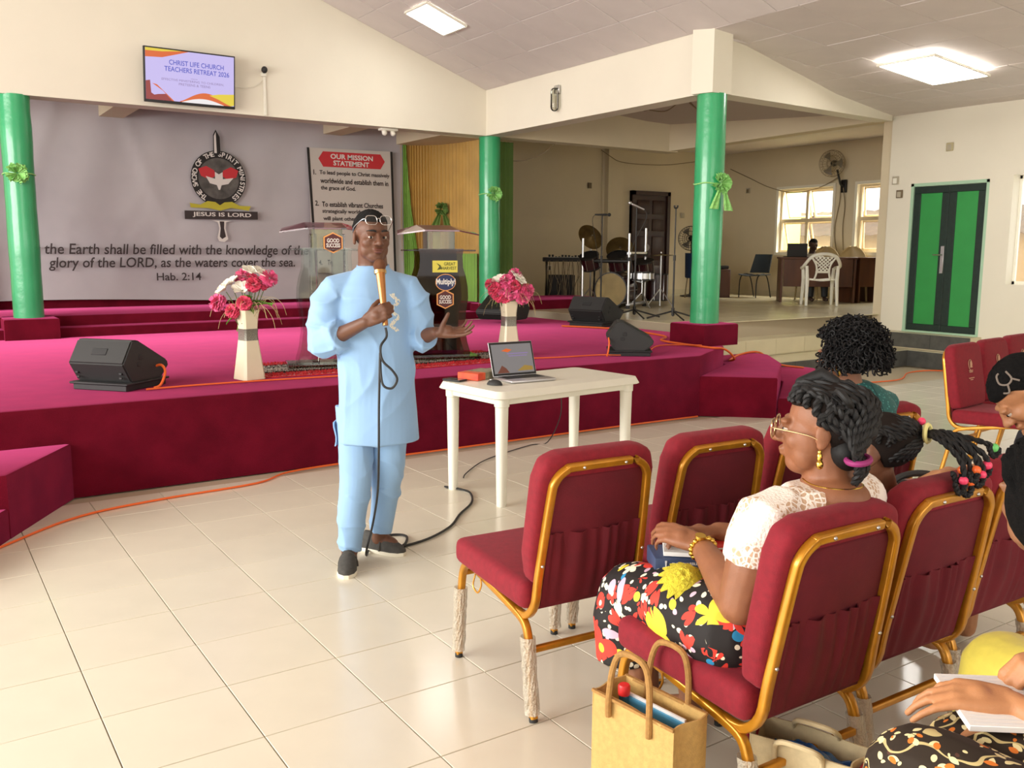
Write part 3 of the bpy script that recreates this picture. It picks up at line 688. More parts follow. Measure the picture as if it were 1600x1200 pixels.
def lectern(label, loc, rz, smoked):
    t = thing('lectern', label, 'lectern', loc, rz)
    A, B_, C_ = (SMOKE, SMOKE2, TOPRED) if smoked else (CLEAR, CLEAR, acrylic('pink tinted clear acrylic', (232, 190, 202), .14))
    obj('base', MB().rbox(-.33, .33, -.2, .2, 0, .02, .004, 1), acrylic('clear base acrylic', (200, 205, 190)), t)
    P = frame((0, -.1, .02), (1, 0, 0), (0, 0, 1))
    flat('front_panel', side_profile(), A, t, P, 0, .010)
    P2 = frame((0, .13, .02), (1, 0, 0), (0, 0, 1)); flat('rear_panel', side_profile(), A if smoked else CLEAR, t, P2, 0, .008)
    for x0, x1 in ((-.13, -.075), (.045, .145)): obj('column', MB().rbox(x0, x1, -.07, .06, .02, .9 if smoked else 1.05, .004, 1), B_, t)
    obj('shelf', MB().rbox(-.3, .3, -.13, .16, .92, .932, .003, 1), A if smoked else CLEAR, t)
    nk = MB()
    for q in ((-.12, -.112, -.1, .08), (.112, .12, -.1, .08), (-.12, .12, -.1, -.092), (-.12, .12, .072, .08)): nk.box(q[0], q[1], q[2], q[3], .932, 1.09)
    obj('neck', nk, acrylic('bright clear acrylic', (225, 222, 200)), t, 0)
    obj('neck_card', MB().box(-.05, .01, -.02, 0, .935, 1.085), mat('cream inner card', srgb(226, 214, 150), .6), t, 0) if smoked else None
    # tray: centre field sloping up to the back, two drooping wings
    tr = MB()
    c = [(-.15, -.15, 1.085), (.15, -.15, 1.085), (.15, .2, 1.135), (-.15, .2, 1.135)]
    tr.add(c + [(x, y, z+.012) for x, y, z in c], [(0, 3, 2, 1), (4, 5, 6, 7), (0, 1, 5, 4), (1, 2, 6, 5), (2, 3, 7, 6), (3, 0, 4, 7)])
    for s_ in (-1, 1):
        w = [(s_*.15, -.15, 1.085), (s_*.36, -.02, 1.055), (s_*.33, .16, 1.085), (s_*.15, .2, 1.135)]
        q = w + [(x, y, z+.012) for x, y, z in w]; f_ = [(0, 3, 2, 1), (4, 5, 6, 7), (0, 1, 5, 4), (1, 2, 6, 5), (2, 3, 7, 6), (3, 0, 4, 7)]
        tr.add(q, f_ if s_ > 0 else [f[::-1] for f in f_])
    obj('tray', tr, C_, t, 0)
    return t
LP = lectern('smoked brown acrylic lectern with maroon top and three stickers', (3.87, 6.95, .59), R(-16), True)
SP = frame((0, -.113, 0), (1, 0, 0), (0, 0, 1))
def at2(x, z, off=0): return SP @ Matrix.Translation((x, z, off))
sy = bpy.data.objects.new('sticker', None); COL.objects.link(sy); sy.parent = LP
flat('label_card', [(-.1, -.05), (.12, -.05), (.12, .05), (-.1, .05)], STK_Y, sy, at2(.02, .79)); print_fit('GREAT', .0, .1, .022, .028, at2(.02, .79, .004), STK_G, sy, bold=.01); print_fit('HARVEST', -.02, .11, -.014, .028, at2(.02, .79, .004), STK_G, sy, bold=.01)
flat('wheat_mark', [(-.06, -.03), (-.04, .0), (-.065, .03), (-.03, .01), (-.02, -.02)], STK_G, sy, at2(.02, .79, .003))
sm = bpy.data.objects.new('sticker', None); COL.objects.link(sm); sm.parent = LP
flat('oval', disc(0, 0, .09, 32, .8), STK_O, sm, at2(.035, .655)); flat('oval_face', disc(0, 0, .084, 32, .78), STK_B, sm, at2(.035, .655, .002)); print_fit('Multiply!', -.085, .085, 0.0, .065, at2(.035, .655, .005), STK_W, sm, bold=.025)
good_success(LP, at2(.03, .51))
L2 = lectern('clear acrylic lectern half hidden behind the man in blue', (2.84, 6.95, .59), R(-16), False)
good_success(L2, at2(.045, .98))

# --- shaggy rugs under the lecterns
RUG = mat('red shaggy pile', srgb(205, 32, 40), .95, noise_=(25, .35), sheen=.4)
RUGB = mat('black shaggy pile', srgb(38, 22, 24), .95); RUGW = mat('grey shaggy pile', srgb(190, 180, 170), .95, noise_=(30, .3))
def rug(label, loc, rz, w, d):
    t = thing('rug', label, 'rug', loc, rz)
    rr = random.Random(5)
    def tuft(x0, x1, y0, y1, m, nm, n):
        b = MB(); b.box(x0, x1, y0, y1, 0, .008)
        for k in range(n):
            x, y = rr.uniform(x0, x1), rr.uniform(y0, y1); a = rr.uniform(0, 6.28); q = Vector((math.cos(a), math.sin(a), 0))*.007; s_ = Vector((-q.y, q.x, 0))*.6
            c = Vector((x, y, .006)); tip = c + Vector((rr.uniform(-.015, .015), rr.uniform(-.02, .015), rr.uniform(.008, .02)))
            b.add([c-s_, c+s_, tip+q, c+q], [(0, 1, 2), (1, 3, 2)])
        o = obj(nm, b, m, t, 0); o['kind'] = 'stuff'
    bands = [(0, .22, RUG), (.22, .30, RUGB), (.30, .38, RUGW), (.38, .42, RUGB), (.42, .58, RUGW), (.58, .64, RUGB), (.64, .72, RUGW), (.72, .78, RUGB), (.78, 1, RUG)]
    for a, b_, m in bands: tuft(-w/2, w/2, -d/2 + d*a, -d/2 + d*b_, m, 'pile_band', int(6500*(b_-a)*w))
    return t
rug('red, grey and black banded shaggy rug under the clear lectern, left', (2.66, 6.92, .572), R(-4), 1.0, .84)
rug('red, grey and black banded shaggy rug under the smoked lectern', (3.88, 6.86, .572), R(2), 1.25, .80)

# --- hourglass vases with artificial flowers
VASE = mat('ivory glazed vase', srgb(232, 222, 192), .35, noise_=(4, .06)); MESHB = mat('grey glitter band', srgb(140, 136, 124), .35, .4, noise_=(160, .5))
GOLDINK = mat('grey brown motif', srgb(150, 130, 95), .5)
def vase(label, loc, rz):
    t = thing('vase', label, 'vase', loc, rz)
    prof = [(.098, 0), (.1, .01), (.088, .10), (.075, .20), (.065, .28), (.06, .33), (.063, .40), (.070, .46), (.078, .505)]
    b = MB(); n = 4; vs = []
    sec = []
    for k in range(4):
        a = PI/4 + PI/2*k
        for da in (-.12, .12): sec.append((math.sqrt(2)*.97*math.cos(a+da), math.sqrt(2)*.97*math.sin(a+da)))
    P = smoothpath([(0, 0, z) for r_, z in prof], 3); RR = smoothpath([(r_, 0, 0) for r_, z in prof], 3)
    b.tube([p for p in P], [q.x*.82 for q in RR], sec=sec, up=(1, 0, 0))
    obj('body', b, VASE, t, 25)
    bb = MB(); zz = [.285, .30, .33, .355, .37]; bb.tube([(0, 0, z) for z in zz], [(.0655-.0035*math.sin(PI*k/4))*.82 for k in range(5)], sec=sec, up=(1, 0, 0)); obj('glitter_band', bb, MESHB, t, 25)
    rr = random.Random(9); mb = MB()
    for k in range(40):
        z = rr.choice([rr.uniform(.03, .26), rr.uniform(.39, .48)]); rad = (.1-.12*z if z < .3 else .058+.04*(z-.33)/.17)*.82*.955
        s_ = rr.choice(range(4)); o_ = rr.uniform(-.6, .6)*rad; c = Vector((rad, o_, z)); c.rotate(Euler((0, 0, s_*PI/2))); mb.ball(c, .0035, 6, 4)
    obj('dot_motif', mb, GOLDINK, t)
    return t
PINK = mat('pink fabric petals', srgb(244, 96, 150), .7, noise_=(18, .35), sheen=.3); ROSE = mat('rose red fabric petals', srgb(228, 66, 104), .7, noise_=(18, .35), sheen=.3)
LILY = mat('white fabric petals', srgb(240, 236, 222), .7); LEAF = mat('green fabric leaf', srgb(108, 158, 60), .65, noise_=(12, .3)); STEM = mat('green wire stem', srgb(84, 110, 50), .7); STRAW = mat('dry straw', srgb(190, 170, 120), .8); PLUME = mat('pale yellow plume', srgb(206, 196, 120), .9, noise_=(40, .3))
def petal_ball(r_, n, seed):
    b = MB(); rr = random.Random(seed)
    for k in range(n):
        z = 1 - 1.55*(k+.5)/n; a = k*2.39996; e = math.sqrt(max(0, 1-z*z)); d = Vector((e*math.cos(a), e*math.sin(a), z))
        t = d.cross(Vector((0, 0, 1)) if abs(z) < .95 else Vector((1, 0, 0))).normalized(); s_ = d.cross(t)
        t.rotate(Matrix.Rotation(rr.uniform(-.7, .7), 3, d)); s_ = d.cross(t); w = r_*rr.uniform(.24, .36)
        b.grid(lambda u, v, d=d, t=t, s_=s_, w=w: d*(r_*(.35+.65*v)*(1+.06*math.sin(u*9+k))) + t*w*(u-.5)*2*(.35+.65*v) + s_*r_*.22*(v**2) + d*(-.1*r_*(2*u-1)**2*v), 5, 4)
    return b
pk = mesh_of('bloom', petal_ball(.066, 64, 1), PINK, 60); rs_ = mesh_of('bloom', petal_ball(.056, 56, 2), ROSE, 60)
lb = MB()
for k in range(6):
    a = k*PI/3
    lb.grid(lambda u, v, a=a: Vector((math.cos(a), math.sin(a), 0))*(.07*math.sin(v*1.5)) + Vector((-math.sin(a), math.cos(a), 0))*(.028*math.sin(PI*(.12+.88*v))*(u-.5)*2) + Vector((0, 0, .07*v - .045*v*v + .012*(2*u-1)**2)), 5, 6)
lm = mesh_of('bloom', lb, LILY, 60)
def flower(kind, base, tip, label, group):
    me, nm = {'p': (pk, 'peony'), 'r': (rs_, 'carnation'), 'l': (lm, 'lily')}[kind]
    t = thing(nm, label, 'flower', base, group=group); d = Vector(tip) - Vector(base)
    obj('stem', MB().tube(smoothpath([(0, 0, 0), d*.5 + Vector((0, 0, .04)), d*.97], 4), .003, 5), STEM, t)
    o = bpy.data.objects.new('bloom', me); COL.objects.link(o); o.parent = t; o.location = d
    o.rotation_euler = (Vector((d.x, d.y - .05, d.z*.35)).to_track_quat('Z', 'Y')).to_euler()
def leafmesh(p, d, ln, w, droop):
    b = MB(); d = Vector(d).normalized(); s_ = d.cross(Vector((0, 0, 1))).normalized()
    b.grid(lambda u, v: Vector(p) + d*ln*v + Vector((0, 0, -droop*v*v)) + s_*(w*math.sin(PI*min(1, v*.93+.05))*(2*u-1)*(1+.22*math.sin(v*26))) + Vector((0, 0, .012*abs(2*u-1))), 5, 12)
    return b
def bouquet(loc, items, side, leaves, plume, rz, scale=1):
    x0, y0, z0 = loc; c, s_ = _R0, _F
    mx = max(abs(i[1]) for i in items); zs = [i[3] for i in items]
    def where(r_, z_, same):
        lr = sorted(same, key=lambda i: i[1]); n = lr.index(next(i for i in same if i[1] == r_ and i[3] == z_)); o_ = ['leftmost', 'second from the left', 'third from the left', 'fourth from the left', 'fifth from the left', 'rightmost']
        return 'only one' if len(same) == 1 else ('rightmost' if n == len(same)-1 else o_[n])
    for k, (kind, r_, d_, z_) in enumerate(items):
        tip = Vector((x0, y0, z0)) + c*r_*scale + s_*d_*scale + Vector((0, 0, z_*scale))
        nm = {'p': 'pink peony', 'r': 'rose red carnation', 'l': 'white lily'}[kind]
        lab = 'artificial %s in the %s vase, %s of its kind there' % (nm, side, where(r_, z_, [i for i in items if i[0] == kind]))
        flower(kind, (x0 + r_*.12, y0, z0-.18), tip, lab, {'p': 'pink peonies in the %s vase', 'r': 'red carnations in the %s vase', 'l': 'white lilies in the %s vase'}[kind] % side)
    lv = sorted(range(len(leaves)), key=lambda i: leaves[i][0])
    for k, (dr_, dd_, ln, w, droop, z_) in enumerate(leaves):
        d = c*dr_ + s_*dd_ + Vector((0, 0, .35)); p = Vector((x0, y0, z0)) - d.normalized()*.03 + Vector((0, 0, z_))
        b = leafmesh((0, 0, 0), d, ln, w, droop); b.tube([(0, 0, 0), (-d.x*.05, -d.y*.05, -.2)], .003, 5)
        o = obj('fern_leaf', b, LEAF); o.location = p; tag(o, 'green artificial fern leaf in the %s vase, number %s counting leaves from the left' % (side, ('one', 'two', 'three', 'four', 'five', 'six', 'seven')[lv.index(k)]), 'leaf', 'fern leaves in the %s vase' % side)
    rr = random.Random(4); b = MB()
    for k in range(46):
        a = rr.uniform(0, 2*PI); e = rr.uniform(.2, 1); ln = rr.uniform(.16, .3)
        d = Vector((math.cos(a)*e, math.sin(a)*e, rr.uniform(.1, .6)))
        b.tube(smoothpath([(0, 0, -.12), d*ln*.6, d*ln + Vector((0, 0, -.35*ln*e)), d*ln*1.15 + Vector((0, 0, -.8*ln*e))], 4), .0014, 3)
    o = obj('dry_grass', b, STRAW); o.location = (x0, y0, z0); o['kind'] = 'stuff'; tag(o, 'spray of dry straw stalks drooping around the %s vase' % side, 'dried grass')
    if plume:
        b = MB(); P = smoothpath([(0, 0, 0), c*.06 + Vector((0, 0, .08)), c*.17 + Vector((0, 0, .15))], 5); b.tube(P, [.006 + .022*math.sin(PI*min(1, (k+2)/len(P)*.9)) for k in range(len(P))], 8)
        o = obj('plume', b, PLUME); o.location = (x0, y0, z0); tag(o, 'pale yellow plume leaning right out of the right vase', 'plume')
vase('ivory hourglass vase of flowers left of the man, near the stage edge', (2.07, 6.58, .572), R(12))
bouquet((2.07, 6.58, 1.07), [('p', -.2, -.03, .06), ('p', .16, .02, .235), ('l', -.1, -.02, .19), ('l', -.02, -.05, .15), ('l', .03, .0, .27), ('l', .09, .02, .26), ('l', -.14, -.04, .15), ('p', -.03, .04, .24), ('r', .06, -.04, .19), ('r', .11, .02, .2), ('r', -.09, -.05, .0), ('r', .0, -.07, .06), ('r', .03, .03, .22)], 'left',
        [(.8, -.2, .26, .035, .06, .02), (1, .1, .22, .03, .09, .06), (.25, -.6, .16, .035, .07, .03), (-.7, -.5, .2, .025, .16, .0), (.1, -.4, .14, .04, .03, .07), (-.3, .5, .16, .03, .05, .05), (.5, -.6, .15, .03, .09, .02)], False, 0)
vase('ivory hourglass vase of flowers between the lectern and the floor monitors', (4.45, 6.72, .572), R(-8))
bouquet((4.45, 6.72, 1.08), [('p', -.02, -.03, .17), ('p', -.05, -.05, .09), ('p', .02, -.07, .07), ('r', -.16, -.02, .14), ('r', -.13, -.04, .08), ('p', .16, -.02, .09), ('p', .12, -.06, .03), ('r', -.09, -.06, .04), ('p', .05, .05, .22), ('l', -.08, -.02, .17), ('l', .08, -.02, .17), ('l', .06, .0, .2), ('r', -.11, -.05, .11), ('r', .05, -.05, .13), ('r', -.03, -.06, .03)], 'right',
        [(.5, -.5, .14, .035, .02, .06), (-.5, -.3, .2, .025, .12, .0), (.3, .3, .15, .03, .04, .06)], True, 0)

# --- floor monitors
GRILLE = mat('black steel grille', (.02, .02, .021), .5, .4, bump=(500, .5, .002))
def monitor(label, loc, rz, s=1.0, width=.46, depth=.4, h=.30, base=True, group=None, cable=None):
    t = thing('floor_monitor', label, 'speaker', loc, rz, scale=s)
    prof = [(.05, .055), (.36, .055), (.44, .13), (.43, .17), (.13, .335), (.07, .335), (-.03, .185)]
    prof = [(a*depth/.4, b*h/.3) for a, b in prof]
    b = bmesh.new(); n = len(prof); w = width/2
    A = [b.verts.new((-w, y, z)) for y, z in prof]; B_ = [b.verts.new((w, y, z)) for y, z in prof]
    b.faces.new(A); b.faces.new(B_[::-1])
    for k in range(n): b.faces.new((A[k], B_[k], B_[(k+1) % n], A[(k+1) % n]))
    bmesh.ops.recalc_face_normals(b, faces=b.faces[:]); bmesh.ops.bevel(b, geom=b.edges[:], offset=.01, segments=2, affect='EDGES')
    obj('cabinet', MB().bm(b), M['soft_black'], t)
    y1, z1 = prof[3]; y2, z2 = prof[4]; d = Vector((0, y2-y1, z2-z1)); nrm = Vector((0, -d.z, d.y)).normalized() * (-1)
    P = frame(Vector((0, (y1+y2)/2, (z1+z2)/2)) + Vector((0, .5, .86))*.002, (1, 0, 0), d); b2 = MB(); b2.M = P; b2.rbox(-w+.025, w-.025, -d.length/2+.02, d.length/2-.02, -.004, .008, .004, 1); obj('grille', b2, GRILLE, t)
    hb = MB(); hb.rbox(w-.004, w+.004, .13*depth/.4, .17*depth/.4, .2*h/.3, .235*h/.3, .003, 1); hb.rbox(w-.004, w+.004, .11*depth/.4, .15*depth/.4, .155*h/.3, .185*h/.3, .003, 1); obj('socket_panel', hb, M['black'], t)
    hh = MB(); yb, zb = prof[6]; yt, zt = prof[5]; dd = Vector((0, yt-yb, zt-zb)); Q = frame(Vector((0, (yb+yt)/2, (zb+zt)/2)), (1, 0, 0), dd); hh.M = Q; hh.rbox(-.06, .06, -.025, .025, -.004, .004, .003, 1); obj('handle', hh, M['black'], t)
    sc_ = MB()
    for (a, c_) in ((-w+.04, .11), (w-.05, .11), (-w+.05, .08), (w-.05, .08)): sc_.rbox(a-.012, a+.012, .0, .012, c_, c_+.015, .003, 1)
    obj('fixing', sc_, M['black'], t)
    if base:
        obj('base_plate', MB().rbox(-w*.97, w*.97, 0, depth*1.02, 0, .04, .004, 1).rbox(-w*1.06, w*1.06, -.015, depth*1.06, .04, .055, .004, 1), M['black'], t)
    return t
monitor('black wedge floor monitor on a plate at the left of the stage', (1.04, 6.53, .572), R(-50), width=.44)
monitor('rear one of two black floor monitors leaning together right of the vase', (7.2, 9.1, .572), R(-72), 1.12, .46)
monitor('front one of two black floor monitors, orange lead plugged in, by the stage edge', (5.42, 6.5, .572), R(-128), .92, .42)
monitor('dark wedge monitor hidden behind the right flower vase', (6.75, 10.15, .572), R(120), 1.1, .5, base=False)
plug = tag(obj('monitor_lead', MB().tube(smoothpath([(1.395, 6.58, .70), (1.44, 6.53, .72), (1.45, 6.46, .68), (1.41, 6.42, .6), (1.36, 6.39, .583)], 6) , .009, 8), M['orange_cable']), 'short orange lead plugged into the left floor monitor', 'cable')
plug2 = tag(obj('monitor_cable', MB().tube(smoothpath([(5.30, 6.36, .74), (5.26, 6.30, .7), (5.25, 6.30, .62), (5.22, 6.28, .583)], 6), .008, 8), M['orange_cable']), 'orange lead hanging from the front right floor monitor', 'cable')
tag(obj('stage_cable', MB().tube(smoothpath([(1.3, 6.35, .582), (1.6, 6.38, .582), (2.0, 6.37, .582), (2.42, 6.33, .582), (2.9, 6.28, .582)], 6), .006, 6), M['orange_cable']), 'thin orange cable along the front of the stage left of the man', 'cable')
tag(obj('stage_cable', MB().tube(smoothpath([(4.55, 6.5, .582), (4.84, 6.43, .582), (5.22, 6.40, .582), (5.6, 6.25, .582), (6.3, 6.75, .582), (6.55, 6.42, .60)], 6), .006, 6), M['orange_cable']), 'thin orange cable on the stage in front of the right monitors', 'cable')
tag(obj('power_cable', MB().tube(smoothpath([(6.9, 9.2, .585), (7.2, 8.5, .585), (7.05, 7.5, .585), (6.62, 7.06, .59), (6.56, 6.36, .585), (6.75, 6.3, .56), (6.95, 6.35, .45), (7.15, 6.6, .395), (7.7, 6.95, .392), (8.06, 7.0, .39), (8.3, 6.95, .25), (8.6, 6.8, .2)], 7), .011, 8), M['orange_cable']), 'thick orange cable running off the stage corner over the side steps', 'cable')
tag(obj('skirting_cable', MB().tube(smoothpath([(-.4, 4.4, .008), (.31, 5.13, .008), (.73, 5.5, .008), (1.2, 5.63, .008), (1.81, 5.7, .008), (2.1, 5.88, .008), (2.63, 5.93, .008), (3.31, 5.93, .008), (4.4, 5.94, .008), (5.2, 5.945, .008), (6.03, 5.93, .008)], 6), .007, 6), M['orange_cable']), 'orange cable on the floor along the foot of the stage', 'cable')
tag(obj('floor_cable', MB().tube(smoothpath([(8.9, 6.6, .008), (9.84, 6.42, .008), (10.6, 6.75, .008), (11.1, 6.7, .008), (11.2, 6.3, .008), (11.3, 5.5, .008)], 6), .008, 6), M['orange_cable']), 'orange cable on the floor before the dark tiled step', 'cable')

# ================================================================== TABLE AND WHAT LIES ON IT
tb = thing('table', 'white plastic table with laptop and books in front of the stage', 'table', (3.37, 4.705, 0), R(5))
top = MB(); w, d = .595, .32
b = bmesh.new()
lo = [b.verts.new((x*1.0, y*1.0, .655)) for x, y in rounded_loop(2*w, 2*d, .06, 5)]; hi = [b.verts.new((x, y, .70)) for x, y in rounded_loop(2*w-.03, 2*d-.03, .05, 5)]; md = [b.verts.new((x, y, .66)) for x, y in rounded_loop(2*w+.012, 2*d+.012, .062, 5)]
b.faces.new(hi); b.faces.new(lo[::-1]); n = len(lo)
for k in range(n): b.faces.new((lo[k], lo[(k+1) % n], md[(k+1) % n], md[k])); b.faces.new((md[k], md[(k+1) % n], hi[(k+1) % n], hi[k]))
bmesh.ops.recalc_face_normals(b, faces=b.faces[:])
obj('tabletop', MB().bm(b), M['white_plastic'], tb, 30)
obj('apron', MB().box(-w+.07, w-.07, -d+.05, -d+.07, .615, .66).box(-w+.07, w-.07, d-.07, d-.05, .615, .66).box(-w+.05, -w+.07, -d+.07, d-.07, .615, .66).box(w-.07, w-.05, -d+.07, d-.07, .615, .66), M['white_plastic'], tb, 0)
for sx in (-1, 1):
    for sy in (-1, 1):
        sec = rounded_loop(2, 2, .75, 4)
        l = MB(); l.tube([(sx*(w-.075), sy*(d-.07), z) for z in (0, .02, .55, .60, .605, .655)], [.027, .028, .035, .036, .041, .042], sec=sec, up=(1, 0, 0)); obj('leg', l, M['white_plastic'], tb, 40)
# laptop
lp = thing('laptop', 'open silver laptop with orange wave slide on the white table', 'laptop', (3.235, 4.70, .702), R(-2))
LPX = .165
ALU = mat('silver aluminium', srgb(200, 200, 204), .3, .8); KEY = mat('black keys', (.012, .012, .013), .5)
obj('base', MB().rbox(-LPX, LPX, -.115, .115, 0, .016, .006, 2), ALU, lp); obj('keyboard', MB().rbox(-.14, .14, -.02, .095, .0155, .0175, .001, 1), KEY, lp)
kb = MB()
for r_ in range(5):
    for c_ in range(13): kb.box(-.137+.0211*c_, -.119+.0211*c_, -.015+.021*r_, .003+.021*r_, .0175, .0185)
o = obj('keys', kb, KEY, lp, 0); o['kind'] = 'stuff'
obj('trackpad', MB().rbox(-.045, .045, -.105, -.035, .0155, .0168, .0005, 1), mat('grey trackpad', srgb(170, 170, 172), .3), lp)
lid = bpy.data.objects.new('lid', None); COL.objects.link(lid); lid.parent = lp; lid.location = (0, .112, .014); lid.rotation_euler = (R(-18), 0, 0)
obj('lid_shell', MB().rbox(-LPX, LPX, 0, .007, 0, .225, .003, 2), ALU, lid); obj('bezel', MB().rbox(-LPX+.003, LPX-.003, -.001, .001, .004, .222, .0008, 1), KEY, lid)
SP2 = frame((0, -.0015, 0), (1, 0, 0), (0, 0, 1))
flat('display', [(-.15, .018), (.15, .018), (.15, .208), (-.15, .208)], lit('lit grey display', (172, 166, 165), .35), lid, SP2)
for nm, pts, m in (('slide_shape', [(-.08, .165), (-.03, .155), (.0, .17), (-.04, .18)], L_OR), ('slide_shape', [(.02, .03), (.08, .065), (.14, .055), (.14, .03)], lit('lit ochre', (200, 160, 70), .4)), ('slide_shape', [(-.13, .02), (-.09, .07), (-.06, .05), (-.04, .02)], lit('lit rust', (150, 80, 60), .35)), ('slide_text', [(-.04, .142), (.12, .142), (.12, .149), (-.04, .149)], L_GR), ('slide_text', [(-.03, .127), (.11, .127), (.11, .133), (-.03, .133)], L_GR)):
    flat(nm, pts, m, lid, SP2, .002, .0005)
# books, phone, mouse
bk1 = thing('book', 'thick book with orange spine end stacked left of the laptop', 'book', (3.04, 4.93, .702), R(24))
obj('cover', MB().rbox(-.13, .13, -.08, .08, 0, .045, .003, 1), mat('mottled dark book cover', srgb(96, 90, 66), .5, noise_=(30, .6, srgb(170, 160, 130))), bk1)
obj('spine', MB().rbox(-.134, -.05, -.082, .078, -.0005, .0465, .003, 1), mat('orange red book jacket', srgb(226, 92, 40), .45, noise_=(22, .4, srgb(205, 60, 36))), bk1, label='orange and red jacket part')
bk2 = thing('book', 'flat patterned book lying behind the laptop beside the orange one', 'book', (3.24, 5.03, .702), R(14))
obj('cover', MB().rbox(-.1, .1, -.07, .07, 0, .035, .003, 1), mat('dark photo book cover', srgb(90, 74, 58), .4, noise_=(26, .7, srgb(190, 184, 170))), bk2); obj('pages', MB().box(-.097, .1008, -.0708, .066, .004, .031), M['white_paper'], bk2, 0)
ph = thing('phone', 'black phone lying at the left corner of the white table', 'phone', (2.84, 4.90, .702), R(20)); obj('body', MB().rbox(-.04, .04, -.07, .07, 0, .011, .004, 2), M['soft_black'], ph); obj('glass', MB().rbox(-.036, .036, -.066, .066, .0105, .012, .0006, 1), mat('phone glass', (.01, .01, .012), .08), ph)
ms = thing('mouse', 'black computer mouse in front of the laptop', 'mouse', (2.955, 4.615, .702), R(30)); mb = MB(); mb.ball((0, 0, 0), (.032, .052, .033), 18, 12); mb.v = [(x, y, max(0, z)) for x, y, z in mb.v]; obj('shell', mb, M['soft_black'], ms); obj('wheel', MB().rbox(-.004, .004, .018, .034, .026, .034, .002, 1), M['steel'], ms)
tag(obj('microphone_cable', MB().tube(smoothpath([(1.85, 4.10, .008), (1.95, 4.2, .008), (2.06, 4.24, .008), (2.12, 4.18, .008), (2.05, 4.06, .008), (1.97, 4.03, .008), (2.18, 4.07, .008), (2.40, 4.2, .008), (2.57, 4.38, .008), (2.75, 4.55, .008), (2.86, 4.75, .008), (2.85, 4.86, .008), (2.80, 4.95, .008)], 6), .007, 6), M['black_cable']), 'black microphone cable on the floor from the man to the table leg', 'cable')
tag(obj('laptop_cable', MB().tube(smoothpath([(3.02, 5.10, .008), (3.1, 5.2, .008), (3.35, 5.42, .008), (3.6, 5.56, .008), (4.0, 5.72, .008), (4.15, 5.7, .02), (4.05, 5.4, .3), (3.75, 5.02, .62)], 6), .004, 6), M['black_cable']), 'black cable running up from the floor behind the white table', 'cable')

# ================================================================== CHAIRS
FAB = mat('crimson woven upholstery', srgb(134, 18, 36), .85, noise_=(45, .16), bump=(420, .4, .003), sheen=.12, sheen_tint=(1, .4, .45))
FABD = mat('dark crimson back cloth', srgb(104, 14, 30), .85, noise_=(14, .16), bump=(300, .25, .003))
GOLD = mat('gold painted tube', srgb(206, 142, 36), .32, .55, noise_=(18, .2), coat=.3)
WRAP = mat('bubble wrap plastic', srgb(250, 240, 218), .2, bump=(150, 1.0, .02), alpha=.62, coat=.6)
LOGO = mat('pale gold embroidery', srgb(205, 160, 130), .7)
sq = rounded_loop(2, 2, .5, 3)
def chair_back_frame():
    W0 = Vector((0, -.225, .36)); W1 = Vector((0, -.31, .845)); pts = []
    Wd = (W1-W0).normalized(); L = (W1-W0).length
    P = lambda u, w: W0 + Wd*w + Vector((u, 0, 0))
    r_ = .075
    left = [Vector((-.2, -.07, .335)), Vector((-.2, -.15, .328)), Vector((-.2, -.20, .338)), P(-.2, .03), P(-.198, .12), P(-.19, .3), P(-.183, L-r_)]
    arc_l = [P(-.183 + r_*(1-math.cos(R(a))), L-r_ + r_*math.sin(R(a))) for a in (22, 45, 68, 90)]
    half = left + arc_l
    return half + [Vector((-p.x, p.y, p.z)) for p in half[::-1]], P, Wd, L
